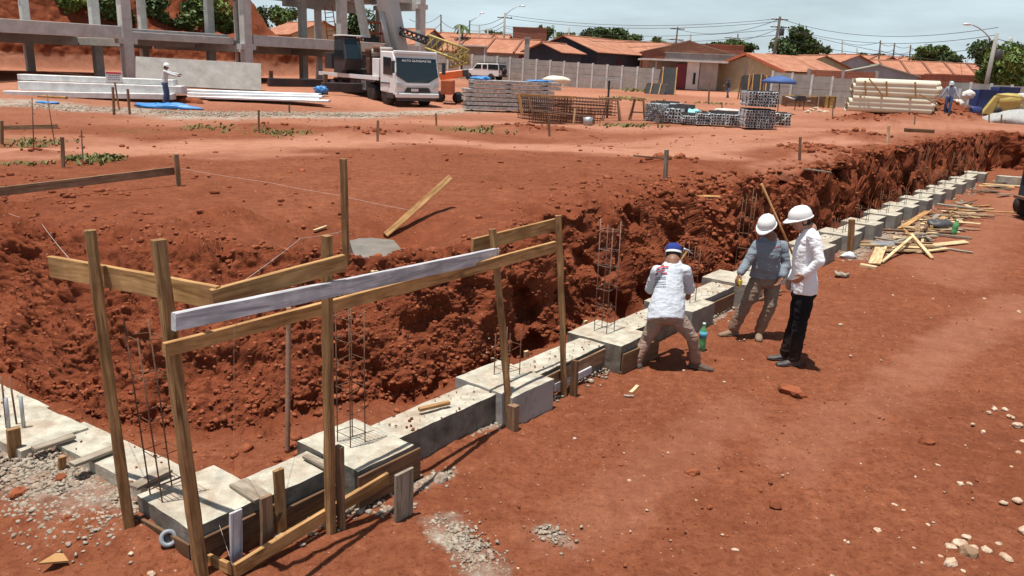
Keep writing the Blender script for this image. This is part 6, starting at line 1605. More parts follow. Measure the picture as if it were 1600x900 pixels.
# ------------------------------------------------------------------ dark panels leaning in stands
def lean_panel(x0, yt0, x1, yt1, yb0, yb1, Y, d, lab, batt=()):
    b0, b1 = at(x0, yb0, Y), at(x1, yb1, Y); 
    for q in (b0, b1): q.z = zat(q.x, q.y)
    t0, t1 = at(x0 + 4, yt0, Y + d), at(x1 + 4, yt1, Y + d)
    t = thing('formwork_panel', lab, 'formwork panel', (b0 + b1) / 2)
    nrm = Vector((0, .08, 0)); MB().prism([b0, b1, t1, t0], (0, 0, 0), nrm).build('sheet', 'panel_dark', t)
    for f in batt:
        a, b = b0.lerp(b1, f), t0.lerp(t1, f); MB().bar(a + Vector((0, -.06, 0)), b + Vector((0, -.06, .05)), .10, .08).build('batten', 'wood_new', t)
    MB().bar(t0, b0 + Vector((.1, d * 2 + .1, 0)), .08, .08).build('strut', 'wood_old', t); MB().bar(t1, b1 + Vector((.1, d * 2 + .1, 0)), .08, .08).build('strut', 'wood_old', t)
Yp = g(1030, 147).y
lean_panel(1030, 105, 1055, 106, 146, 147, Yp, .9, 'tall dark formwork panel leaning before the red door', (.1, .95)); lean_panel(1008, 129, 1038, 132, 142, 146, Yp - .8, .5, 'low dark formwork panel with two yellow battens before the tall one', (.25, .7))
Yq = g(1180, 157).y
lean_panel(1156, 118, 1168, 117, 156, 156, Yq, .5, 'brown edged upright panel at the left of the right panel stand', (.9,)); lean_panel(1172, 116, 1190, 116, 157, 157, Yq - .3, .6, 'middle dark grey panel of the right panel stand', (.05, .75)); lean_panel(1192, 119, 1212, 120, 157, 158, Yq - .5, .9, 'sloping dark grey panel under the blue parasol', (.1,))

# ------------------------------------------------------------------ parasol, crates, table
b = g(1215, 178); t_ = at(1219, 118, b.y); par = thing('parasol', 'blue beach parasol standing on the site beside the panel stand', 'parasol', b)
MB().tube([b, t_], .03, 8).build('pole', 'rust_brown', par)
R = .98; mb = MB(); n = 16
prof = [(0, .0), (.35 * R, -.06), (.75 * R, -.18), (R, -.32), (R * 1.0, -.46)]
mb.lathe(prof, n, t_).build('canopy', 'umbrella_blue', par)
MB().tube([at(1229, 130, b.y + 1), at(1231, 160, b.y + 1)], .05, 6).v
for k, (x0, x1, yt, yb_, lab, m) in enumerate(((1224, 1272, 146, 163, 'long open timber crate with yellow top edge by the panel wall', 'wood_old'), (1283, 1300, 145, 163, 'yellow timber crate standing right of the long one', 'crate_yellow'))):
    Yc = 60.5; a, b_ = at(x0, yb_, Yc), at(x1, yb_, Yc); h = at(x0, yt, Yc).z - a.z; w = (b_ - a).length; c = (a + b_) / 2; z0 = zat(c.x, c.y)
    cr = thing('timber_crate', lab, 'crate', (c.x, c.y, z0))
    for sy in (-.5, .5):
        for j in range(3): MB().box((0, sy, h * (.18 + .3 * j)), (w, .04, h * .26)).local('board', m, cr)
    for sx in (-.5, -.05, .5): MB().box((sx * w, -.53, h * .5), (.10, .05, h)).local('post', 'plywood_dark' if sx else 'wood_new', cr)
    for sx in (-.48, .48): MB().box((sx * w, 0, h * .5), (.05, 1.0, h * .9)).local('end_board', 'plywood_dark', cr)
    MB().box((0, -.5, h + .03), (w * 1.02, .14, .07)).local('top_rail', 'crate_yellow', cr)
b = g(1247, 172); tb = thing('wheelbarrow', 'dark upturned wheelbarrow on thin legs before the timber crate', 'wheelbarrow', b)
MB().prism([(-.45, 0, .62), (.45, 0, .62), (.28, 0, .95), (-.25, 0, .95)], (0, -.3, 0), (0, .3, 0)).local('tray', 'panel_dark', tb, .04)
for sx in (-.3, .3): MB().tube([(sx, -.2, 0), (sx * .9, -.15, .64)], .03, 6).local('leg', 'rebar_rust', tb)
MB().tube([(-.9, -.2, .85), (-.3, -.2, .66), (.7, -.2, .62)], .025, 6).local('handle', 'aluminium', tb); MB().tube([(-.9, .2, .85), (-.3, .2, .66), (.7, .2, .62)], .025, 6).local('handle', 'aluminium', tb)
for k, (x, y) in enumerate(((1268, 173), (1274, 171), (1280, 175), (1262, 176), (1290, 176))): stone(x, y, .22, 'pale broken block in the rubble before the timber crates', 'pale_stone', 'broken_block', 'block', 'broken blocks before the timber crates', None, 300 + k)

# ------------------------------------------------------------------ cream pipes in two stacks
Yb = g(1390, 178).y
def pipe(x0, y0, x1, y1, Y, r, lab, grp):
    a, b = at(x0, y0, Y), at(x1, y1, Y + .3); d = (b - a).normalized()
    mb = MB(); n = 16; mb.tube([a, b], r, n, 0, False); mb.tube([b, a], r * .9, n, 0, False)
    o = mb.build('pipe', 'pvc_cream', None, a, norm=False); return tag(o, lab, 'pipe', grp)
r = .21 * Yb / 42; 
for row, (xa, ya, xb, yb_) in enumerate(((1322, 166.5, 1453, 173.5), (1324, 159, 1455, 166), (1330, 152.5, 1452, 159.5))):
    for j in range(3): pipe(xa + 4 * j, ya - .5 * j, xb + 3 * j, yb_ - .5 * j, Yb + .45 * j, r, 'cream plastic pipe in the lower stack on the red ground', 'cream pipes in the lower stack')
for row, (xa, ya, xb, yb_) in enumerate(((1331, 142.5, 1458, 149), (1331, 135.5, 1463, 141.5), (1335, 128.5, 1461, 133.5))):
    for j in range(3): pipe(xa + 3 * j, ya - .5 * j, xb + 3 * j, yb_ - .5 * j, Yb + .45 * j, r * .9, 'cream plastic pipe in the upper strapped stack', 'cream pipes in the upper stack')
for k, (x, lab) in enumerate(((1352, 'left timber cradle between the two pipe stacks'), (1385, 'middle timber cradle between the two pipe stacks'), (1430, 'right timber cradle between the two pipe stacks'))):
    t = thing('timber_cradle', lab, 'cradle', at(x, 148, Yb - .25)); a = at(x, 126 + k, Yb - .27); b = at(x + 1, 150 + k * 1.5, Yb - .27)
    MB().bar(a, b, .07, .07).build('post', 'wood_new', t); MB().bar(b + Vector((-.3, -.0, -.03)), b + Vector((.35, 1.2, -.03)), .09, .10).build('sleeper', 'wood_new', t)
timber(at(1358, 123, Yb - .3), at(1380, 150, Yb - .35), .09, .06, 'wood_new', 'slanting timber leaning on the upper pipe stack', 'timber', 'timber'); timber(at(1436, 147, Yb - .3), at(1472, 168, Yb - .6), .09, .07, 'wood_new', 'slanting timber at the right end of the pipe stacks', 'timber', 'timber')

# ------------------------------------------------------------------ blue skips, yellow machine, sacks, gravel heap at the right
Yk = g(1540, 182).y + .8
def skip(x0, x1, yt, yb_, Y, lab, tilt):
    a, b = at(x0, yb_, Y), at(x1, yb_, Y); w = (b - a).length; z0 = max(zat(a.x, a.y), a.z); h = at(x0, yt, Y).z - z0
    t = thing('steel_skip', lab, 'skip', ((a.x + b.x) / 2, Y, z0))
    MB().prism([(-w / 2, 0, 0), (w / 2, 0, 0), (w / 2 + tilt, 0, h), (-w / 2 + tilt, 0, h)], (0, 0, 0), (0, .06, 0)).local('front_plate', 'blue_paint', t)
    for sx in (-1, 1): MB().prism([(sx * w / 2, 0, 0), (sx * w / 2, .9, 0), (sx * w / 2 + tilt, 1.2, h), (sx * w / 2 + tilt, 0, h)], (-.03, 0, 0), (.03, 0, 0)).local('side_plate', 'blue_paint', t)
    MB().box((tilt, .0, h), (w + .1, .12, .08)).local('rim', 'blue_paint', t); MB().box((-w * .3, -.03, h * .15), (.3, .08, .2)).local('foot', 'paint_dark', t)
skip(1522, 1549, 140, 179, Yk + .6, 'tall dark blue steel skip right of the checked shirt worker', .12); skip(1557, 1588, 136, 160, Yk + 2.0, 'dark blue steel skip standing behind the yellow machine', .08)
c = at(1521, 174, Yk - .3); mb = MB().lathe([(.30, -.5), (.36, -.45), (.36, .45), (.30, .5)], 18, c, (1, .5, 0)); tag(mb.build('steel_drum', 'blue_paint', None, c - Vector((0, 0, .36))), 'dark blue drum lying before the tall blue skip', 'drum')
c = at(1568, 164, Yk + .8); ym = thing('mixer', 'yellow site mixer with bright drum behind the gravel heap', 'mixer', (c.x, c.y, zat(c.x, c.y)))
zc0 = zat(c.x, c.y)
MB().box((0, 0, .55), (2.2, .9, .7)).local('frame', 'yellow_paint', ym, .08); MB().lathe([(.25, -1.0), (.5, -.7), (.55, 0), (.5, .7), (.2, 1.0)], 20, (.15, 0, 1.05), (1, 0, .05)).local('drum', 'yellow_paint', ym)
MB().prism([(-1.7, 0, .1), (-.9, 0, .1), (-.7, 0, 1.3), (-.9, 0, 1.4)], (0, -.5, 0), (0, .5, 0)).local('hopper', 'yellow_paint', ym, .03); MB().prism([(-1.0, 0, 1.0), (1.2, 0, 1.2), (1.2, 0, 1.35), (-.9, 0, 1.5)], (0, -.46, 0), (0, -.40, 0)).local('guard', 'yellow_paint', ym)
for x in (-.6, .8): MB().lathe([(.12, -.08), (.3, -.08), (.3, .08), (.12, .08)], 16, (x, -.5, .3), (0, 1, 0)).local('wheel', 'black_rubber', ym)
for k, (x, y, lab, m) in enumerate(((1495, 162, 'large white sack standing behind the checked shirt worker', 'sheet_white'), (1488, 168, 'pinkish white sack slumped right of the checked shirt worker', 'sheet_white'), (1513, 148, 'white sack left of the tall blue skip', 'sheet_white'), (1596, 152, 'white sack pile at the right photo edge', 'sheet_white'))):
    q = at(x, y, Yk - .4 + (1.2 if k > 1 else 0)); heap('sack', (q.x, q.y, q.z), (.45, .38, .30), m, lab, 'sack', .35, 40 + k)
q = at(1503, 170, Yk - .5); mb = MB().lathe([(.28, -.45), (.3, .45), (.27, .45), (.25, -.45)], 16, q, (1, -.3, 0)); tag(mb.build('pipe_offcut', 'rust_brown', None, q), 'short brown pipe piece lying right of the sacks', 'pipe')
p = g(1585, 194); heap('gravel_heap', (p.x + 2.3, p.y + 1.0, p.z - .1), (3.4, 1.5, .95), 'gravel_grey', 'pale grey gravel heap at the right edge of the site', 'gravel heap', .16, 50, 60)
# machine corner at the right photo edge
p = un(1604, 346, 0.0); mc = thing('dumper', 'dark small dumper of which only the rear edge shows at the right photo border', 'dumper', (p.x + .75, p.y, 0))
MB().box((0, 0, .95), (1.3, 1.5, .9)).local('body', 'cloth_dark', mc, .06); MB().box((-.55, 0, .52), (.55, 1.2, .06)).local('foot_plate', 'rust_brown', mc); MB().box((-.66, 0, 1.3), (.06, 1.3, .5)).local('rear_guard', 'paint_dark', mc, .02)
for sx in (-.35, .45):
    for sy in (-.75, .75): wheel(mc, sx, sy, .3, .3, .25)
# ------------------------------------------------------------------ materials of the far side
mat_concrete('panel_wall', (0.30, 0.285, 0.26), (0.43, 0.41, 0.38), (0.22, 0.21, 0.19), .4, .8, .2)
mat_concrete('render_yellow', (0.42, 0.36, 0.22), (0.56, 0.49, 0.32), (0.30, 0.28, 0.23), .5, .5, .1)
mat_concrete('render_grey', (0.30, 0.29, 0.27), (0.44, 0.42, 0.39), (0.22, 0.19, 0.17), .4, .6, .1)
mat_concrete('render_white', (0.58, 0.58, 0.56), (0.70, 0.70, 0.68), (0.40, 0.35, 0.30), .4, .6, .1)
mat_plain('render_dark', (0.050, 0.055, 0.068), .85, .2, .15, 1); mat_plain('render_cream', (0.50, 0.42, 0.27), .85, .2, .1, 1); mat_plain('render_bluegrey', (0.30, 0.33, 0.37), .85, .2, .1, 1); mat_plain('door_wine', (0.16, 0.03, 0.045), .6, .3, .1, 2); mat_plain('fibre_roof', (0.30, 0.30, 0.24), .9, .2, .2, 1)
m, t, b_ = new_mat('brick_wall', .9, .15)
bk = nd(t, 'ShaderNodeTexBrick', Scale=1.0); bk.inputs['Color1'].default_value = (0.33, 0.095, 0.055, 1); bk.inputs['Color2'].default_value = (0.42, 0.135, 0.075, 1); bk.inputs['Mortar'].default_value = (0.30, 0.22, 0.17, 1); bk.inputs['Brick Width'].default_value = .30; bk.inputs['Row Height'].default_value = .20; bk.inputs['Mortar Size'].default_value = .02
uv = t.nodes.new('ShaderNodeUVMap').outputs['UV']; t.links.new(uv, bk.inputs['Vector'])
t.links.new(mixc(t, ramp(t, noise(t, worldpos(t), .6, 5), [(.4, (0, 0, 0)), (.7, (.5, .5, .5))]), bk.outputs['Color'], (0.20, 0.10, 0.07)), b_.inputs['Base Color'])
m, t, b_ = new_mat('roof_tile', .9, .15)
uv = t.nodes.new('ShaderNodeUVMap').outputs['UV']
wv = nd(t, 'ShaderNodeTexWave', Scale=1.3); wv.wave_type = 'BANDS'; wv.bands_direction = 'X'; t.links.new(uv, wv.inputs['Vector'])
pn = noise(t, worldpos(t), .9, 6, .65); pc_ = ramp(t, pn, [(.3, (0.33, 0.140, 0.085)), (.55, (0.46, 0.215, 0.135)), (.75, (0.56, 0.31, 0.21))])
pc_ = mixc(t, ramp(t, wv.outputs['Fac'], [(.0, (.45, .45, .45)), (.4, (0, 0, 0))]), pc_, (0.26, 0.085, 0.045))
st = noise(t, worldpos(t), 3.5, 4, .6); pc_ = mixc(t, ramp(t, st, [(.55, (0, 0, 0)), (.75, (.45, .45, .45))]), pc_, (0.20, 0.09, 0.06))
t.links.new(pc_, b_.inputs['Base Color']); bump(t, b_, wv.outputs['Fac'], .8, .06)
mat_plain('pole_concrete', (0.30, 0.28, 0.25), .85, .2, .15, 2); mat_plain('pole_wood', (0.10, 0.08, 0.065), .85, .2, .2, 2); mat_plain('wire_black', (0.03, 0.03, 0.032), .6, .3, .05); mat_plain('bark', (0.13, 0.09, 0.06), .9, .2, .25, 3)
mat_plain('rib_dark', (0.22, 0.10, 0.065), .9, .2, .2, 2)
def leaf_mat(name, lo, hi):
    m, t, b = new_mat(name, .6, .25); oi = t.nodes.new('ShaderNodeNewGeometry')
    f = noise(t, worldpos(t), .9, 4, .6)
    c = ramp(t, f, [(.3, lo), (.7, hi)])
    c = mixc(t, .5, c, ramp(t, oi.outputs['Random Per Island'], [(0, tuple(x * .6 for x in lo)), (1, tuple(x * 1.25 for x in hi))]))
    t.links.new(c, b.inputs['Base Color']); b.inputs['Subsurface Weight'].default_value = 0
leaf_mat('leaf_dark', (0.030, 0.055, 0.016), (0.075, 0.115, 0.035)); leaf_mat('leaf_mid', (0.05, 0.085, 0.02), (0.12, 0.17, 0.045)); leaf_mat('leaf_light', (0.09, 0.14, 0.03), (0.20, 0.27, 0.07))

# ------------------------------------------------------------------ panel walls
def far_wall(x0, yt0, x1, yt1, Y0, Y1, n, lab, h=2.25):
    a, b = at(x0, yt0, Y0), at(x1, yt1, Y1); w = thing('panel_wall', lab, 'wall', (a.x, a.y, zat(a.x, a.y)))
    for k in range(n + 1):
        f = k / n; p = a.lerp(b, f); z0 = zat(p.x, p.y) - .2; 
        MB().box((p.x, p.y, (z0 + p.z + .08) / 2), (.17, .17, p.z + .08 - z0), math.atan2(b.y - a.y, b.x - a.x)).build('post', 'precast_pale', w)
        if k < n:
            q = a.lerp(b, (k + 1) / n); z1_ = zat(q.x, q.y) - .2; m_ = (p + q) / 2; zt = (p.z + q.z) / 2; zl = (z0 + z1_) / 2
            mb = MB(); rows = 5; hh = (zt - zl) / rows; L = (Vector((q.x, q.y)) - Vector((p.x, p.y))).length - .15; ang = math.atan2(q.y - p.y, q.x - p.x)
            for r_ in range(rows): mb.box((m_.x, m_.y, zl + hh * (r_ + .5)), (L, .06 + .012 * (r_ % 2), hh - .018), ang)
            mb.build('panel', 'panel_wall', w)
    return w
far_wall(664, 80, 1046, 109, 90, 76, 18, 'long grey concrete panel wall behind the pickup and slab stack')
far_wall(1208, 112, 1500, 140, 64, 60, 9, 'grey concrete panel wall behind the crates and pipe stacks')
far_wall(1486, 128, 1680, 140, 62, 60, 6, 'grey concrete wall behind the blue skips at the right', 2.2)

# ------------------------------------------------------------------ houses
def house(px, Y, w, d, ye, yr, rz, wall, lab, roof='roof_tile', over=.45, z0=None, gable_front=True, win=2, name='house', ribs=0):
    """gable house, ridge along its own x; its long front faces its own -y"""
    p = at(px, 100, Y); z = zat(p.x, Y); h = at(px, ye, Y - d * .35).z - z; rise = max(.8, at(px, yr, Y).z - z - h)
    t = thing(name, lab, 'house', (p.x, Y, z), rz)
    mb = MB()
    for pts, uvd in (([(-w / 2, -d / 2), (w / 2, -d / 2)], w), ([(w / 2, d / 2), (-w / 2, d / 2)], w)):
        (x0, y0), (x1, y1) = pts; mb.quad([(x0, y0, -.3), (x1, y1, -.3), (x1, y1, h), (x0, y0, h)], 0, False, [(0, 0), (uvd, 0), (uvd, h), (0, h)])
    for s_ in (-1, 1):
        x = s_ * w / 2; mb.quad([(x, -d / 2 * s_, -.3), (x, d / 2 * s_, -.3), (x, d / 2 * s_, h), (x, 0, h + rise), (x, -d / 2 * s_, h)], 0, False, [(0, 0), (d, 0), (d, h), (d / 2, h + rise), (0, h)])
    mb.local('wall', wall, t)
    sl = math.hypot(d / 2, rise); ex = over / (d / 2) * rise
    rf = MB()
    for s_ in (-1, 1):
        e = Vector((0, s_ * (d / 2 + over), h - ex)); r_ = Vector((0, 0, h + rise)); n = 8
        X0, X1 = -w / 2 - over, w / 2 + over; b0 = len(rf.v)
        q = [Vector((X0, e.y, e.z)), Vector((X1, e.y, e.z)), Vector((X1, 0, r_.z)), Vector((X0, 0, r_.z))]
        rf.quad([v + Vector((0, 0, .10)) for v in q], 0, False, [(0, 0), (w + 2 * over, 0), (w + 2 * over, sl), (0, sl)]); rf.quad([v + Vector((0, 0, .0)) for v in q][::-1]); 
        rf.quad([q[0], q[1], q[1] + Vector((0, 0, .10)), q[0] + Vector((0, 0, .10))]); rf.quad([q[1], q[2], q[2] + Vector((0, 0, .10)), q[1] + Vector((0, 0, .10))]); rf.quad([q[3], q[0], q[0] + Vector((0, 0, .10)), q[3] + Vector((0, 0, .10))])
    ro = rf.local('roof', roof, t)
    if ribs:
        for k in range(ribs):
            x = (k + .5) / ribs * w - w / 2
            for s_ in (-1, 1): MB().bar((x, s_ * (d / 2 + over), h - ex + .16), (x, 0, h + rise + .16), .22, .16).local('rib', 'rib_dark', t).parent = ro
    MB().tube([(-w / 2 - over, 0, h + rise + .10), (w / 2 + over, 0, h + rise + .10)], .11, 6).local('ridge', roof, t).parent = ro
    for k in range(win):
        x = w * ((k + .5) / win - .5) * .8; wd = MB().box((x, -d / 2 - .02, h * .55), (.95, .05, .85)).local('window', 'glass_dark', t); MB().box((x, -d / 2 - .04, h * .55 - .46), (1.1, .10, .07)).local('sill', 'render_white', t).parent = wd
    MB().box((w * .42 if win > 1 else 0, -d / 2 - .02, 1.0), (.8, .05, 2.0)).local('door', 'door_wine', t)
    return t
HR = math.radians
house(478, 100, 10, 7.5, 55, 36, HR(-52), 'render_cream', 'cream house with orange roof seen through the concrete frame', z0=1.5)
house(555, 104, 11, 8, 67, 50, HR(-20), 'render_grey', 'orange roofed house behind the crane cab', z0=1.4)
house(632, 106, 8, 8, 68, 46, HR(-25), 'render_grey', 'orange roofed house right behind the crane boom', z0=1.4)
house(708, 112, 15, 10, 76, 53, HR(-14), 'render_grey', 'broad orange roofed house right of the last frame column', z0=1.3, ribs=4)
house(772, 104, 11, 7, 81, 62, HR(-16), 'render_grey', 'low orange roofed house behind the utility poles and pickup', z0=1.3, ribs=3)
cp = at(738, 72, 96); can = thing('carport', 'pale flat roofed carport behind the panel wall above the pickup', 'carport', (cp.x, cp.y, zat(cp.x, cp.y)))
zz = cp.z - can.location.z; MB().box((0, 0, zz), (3.4, 2.6, .12)).local('roof', 'render_white', can); MB().box((0, 1.2, zz / 2), (3.3, .12, zz - .1)).local('back_wall', 'render_grey', can)
for sx in (-1.5, 1.5): MB().box((sx, -1.1, zz / 2), (.12, .12, zz - .1)).local('post', 'render_white', can)
def block(px, yt, w, d, Y, wall, lab, rz=0, parts=True, name='brick_building'):
    p = at(px, yt, Y); z0 = zat(p.x, Y); h = p.z - z0; t = thing(name, lab, 'building', (p.x, Y, z0), rz)
    mb = MB(); mb.box((0, 0, h / 2), (w, d, h)).local('wall', wall, t); MB().box((0, 0, h + .05), (w + .12, d + .12, .12)).local('parapet', wall, t)
    for sx in (-.25, .25): MB().box((sx * w, -d / 2 - .01, h * .62), (.9, .05, .8)).local('window', 'glass_dark', t)
    return t
block(828, 45, 4.6, 4, 116, 'brick_wall', 'bare brick upper storey block behind the dark gabled house')
c = at(824, 61, 92); tw = thing('water_tower', 'square grey concrete post left of the dark gabled house', 'concrete tower', (c.x, c.y, zat(c.x, c.y)))
h_ = c.z - tw.location.z; MB().box((0, 0, h_ / 2), (.55, .55, h_)).local('shaft', 'render_grey', tw); MB().box((0, 0, h_ + .1), (.65, .65, .2)).local('cap', 'render_grey', tw)
house(916, 104, 10.0, 9.5, 81, 60, HR(52), 'render_dark', 'dark slate coloured gabled house with orange roof behind the panel wall', win=1)
house(864, 95, 4.0, 5.0, 81, 69, HR(52), 'render_dark', 'small dark gabled porch in front of the dark gabled house', win=1)
house(1005, 116, 14, 9, 82, 67, HR(18), 'render_grey', 'orange roofed house right of the dark gabled house')
bh = house(1066, 106, 11, 10.5, 83, 67, HR(86), 'brick_wall', 'unplastered red brick house with low gable behind the flat shed', 'brick_wall', .1)
block(1105, 71, 8.6, 5, 108, 'brick_wall', 'long low red brick annex right of the brick gable', HR(-6)); block(1110, 86, 10.5, 4, 99, 'render_grey', 'grey rendered wall block behind the flat shed', HR(-6), name='rendered_building')
cp = at(1066, 95, 90); sh = thing('flat_shed', 'flat roofed open shed with white roof edge beside the wine red door', 'shed', (cp.x, cp.y, zat(cp.x, cp.y)))
zz = cp.z - sh.location.z; MB().box((0, 0, zz), (9.0, 4.0, .18)).local('roof', 'render_white', sh); MB().box((-.2, 1.6, zz / 2), (6.6, .15, zz - .12)).local('back_wall', 'render_grey', sh); MB().box((-.3, -1.2, zz * .5 - .15), (1.2, .10, zz - .4)).local('door', 'door_wine', sh); MB().box((1.0, -1.25, zz / 2), (1.3, .12, zz - .1)).local('front_wall', 'render_white', sh); MB().box((1.2, -1.33, 1.2), (.25, .06, 1.2)).local('door', 'glass_dark', sh); MB().box((2.7, -1.2, zz / 2), (1.9, .12, zz - .1)).local('front_wall', 'render_grey', sh); MB().box((-3.0, -1.3, zz / 2), (.15, .15, zz)).local('post', 'render_grey', sh)
# long yellow house wall with gable
a, b, c = at(1118, 101, 92), at(1222, 110, 84), at(1167, 84, 88)
yh = thing('yellow_house', 'yellow plastered house with dark edged orange gable roof facing the site', 'house', (c.x, 88, zat(c.x, 88)))
z0 = yh.location.z - .2; dirv = (Vector((b.x, b.y, 0)) - Vector((a.x, a.y, 0))).normalized(); nb = Vector((-dirv.y, dirv.x, 0)); zr_ = max(a.z, b.z) * .5 + min(a.z, b.z) * .5
A_, B_ = Vector((a.x, a.y, 0)), Vector((b.x, b.y, 0)); C_ = (A_ + B_) / 2
ww = MB(); ww.prism([A_ + Vector((0, 0, z0)), B_ + Vector((0, 0, z0)), B_ + Vector((0, 0, zr_)), C_ + Vector((0, 0, c.z - .15)), A_ + Vector((0, 0, zr_))], (0, 0, 0), nb * 9); ww.build('wall', 'render_yellow', yh)
for P_a, s_ in ((A_ - dirv * .9, 1), (B_ + dirv * .9, -1)):
    e = P_a + Vector((0, 0, zr_ - .35)); r_ = C_ + Vector((0, 0, c.z)); n0 = -nb * .5; n1 = nb * 9.5
    rf = MB(); L = 10; S_ = (r_ - e).length
    rf.quad([e + n0 + Vector((0, 0, .12)), r_ + n0 + Vector((0, 0, .12)), r_ + n1 + Vector((0, 0, .12)), e + n1 + Vector((0, 0, .12))], 0, False, [(0, 0), (0, S_), (L, S_), (L, 0)]); rf.quad([e + n0, e + n1, r_ + n1, r_ + n0]); rf.build('roof', 'roof_tile', yh)
    MB().bar(e + n0 * 1.02, r_ + n0 * 1.02, .08, .26, (0, 0, 1)).build('barge_board', 'rust_orange', yh)
MB().box(A_.lerp(B_, .48) - nb * .02 + Vector((0, 0, z0 + 1.9)), (.3, .06, 2.8), math.atan2(dirv.y, dirv.x)).build('stain_pilaster', 'render_grey', yh)
for k, (px, Y, w, d, ye, yr, rz, wl, lab) in enumerate((
        (1228, 100, 13, 9, 107, 88, -70, 'render_cream', 'cream house with orange roof behind the leaning utility pole'), (1264, 110, 15, 10, 104, 86, -62, 'render_bluegrey', 'blue grey gabled house with orange roof behind the red brick wall'),
        (1300, 124, 17, 10, 102, 87, -50, 'render_grey', 'first orange roofed row house behind the red brick wall'), (1338, 132, 18, 10, 104, 89, -50, 'render_cream', 'second orange roofed row house behind the red brick wall'), (1378, 140, 19, 10, 106, 92, -50, 'render_white', 'third orange roofed row house, furthest back left of the blue grey gable'),
        (1440, 106, 13, 9, 116, 98, -10, 'brick_wall', 'brick house with broad orange roof behind the pipe stacks'), (1484, 116, 13, 9, 117, 101, -8, 'brick_wall', 'brick house with orange roof left of the street lamp'))):
    house(px, Y, w, d, ye, yr, HR(rz), wl, lab, ribs=5 if 'row house' in lab or 'broad' in lab or 'lamp' in lab else 0)
house(1368, 88, 5.5, 7.5, 117, 103, HR(75), 'render_bluegrey', 'small blue grey gabled house with greenish sheet roof behind the pipes', 'fibre_roof', .3, None, True, 1)
a, b = at(1262, 109, 72), at(1372, 113, 72); bw = thing('brick_wall', 'bare red brick boundary wall rising behind the panel wall', 'wall', (a.x, a.y, zat(a.x, a.y)))
ang = math.atan2(b.y - a.y, b.x - a.x); L = (b - a).length; m_ = (a + b) / 2; h = m_.z - zat(m_.x, m_.y); MB().box((m_.x, m_.y, m_.z - h / 2), (L, .15, h), ang).build('masonry', 'brick_wall', bw)
for f in (.02, .5, .98): q = a.lerp(b, f); MB().box((q.x, q.y - .05, q.z - h / 2 + .05), (.22, .28, h + .1), ang).build('pier', 'render_grey', bw)
block(1505, 119, 5.6, 4, 80, 'brick_wall', 'small orange red brick shop with pale roof edge by the street lamp', HR(-4))

# ------------------------------------------------------------------ utility poles, lamps, wires
def pole(px, yt, xb, yb_, Y, lab, mat='pole_concrete', arm=None, r=.12, name='utility_pole', wood=False, lamp=None, trafo=False):
    top = at(px, yt, Y); bt = at(xb, yb_, Y); z0 = zat(bt.x, Y)
    k = (z0 - top.z) / (bt.z - top.z) if abs(bt.z - top.z) > .01 else 1; base = top + (bt - top) * k; base.y = Y
    t = thing(name, lab, 'utility pole' if name == 'utility_pole' else 'street lamp', base)
    MB().tube([base - Vector((0, 0, .3)), top], [r * 1.25, r * .8], 8).build('pole', mat, t)
    if arm:
        for dz in arm:
            c = top - Vector((0, 0, dz)); cb = MB().box(c, (1.9, .10, .10), .15).build('crossarm', 'pole_wood', t)
            mb = MB()
            for q in (-.85, -.3, .3, .85): mb.lathe([(.05, 0), (.06, .08), (.02, .16)], 8, (c.x + q, c.y + q * .15, c.z + .05))
            mb.build('insulators', 'paint_white', t)
    if trafo: c = top - Vector((0, 0, 1.6)); MB().lathe([(.25, -.4), (.28, -.35), (.28, .35), (.2, .4)], 12, c + Vector((.35, -.1, 0))).build('transformer', 'paint_dark', t)
    if lamp:
        P = [at(x, y, Y) for x, y in lamp]; MB().tube(P, .045, 6).build('arm', 'steel_grey', t); c = P[-1]; MB().ell(c + (P[-1] - P[-2]).normalized() * .25, (.35, .16, .10), 12).build('lamp_head', 'aluminium', t)
    return t, top
def autoY(px, yt, h=8.6): return min(165, 1250 * (h + 1.4 - 3.1) / ((103 + .0437 * (px - 800)) - yt))
PT = {}
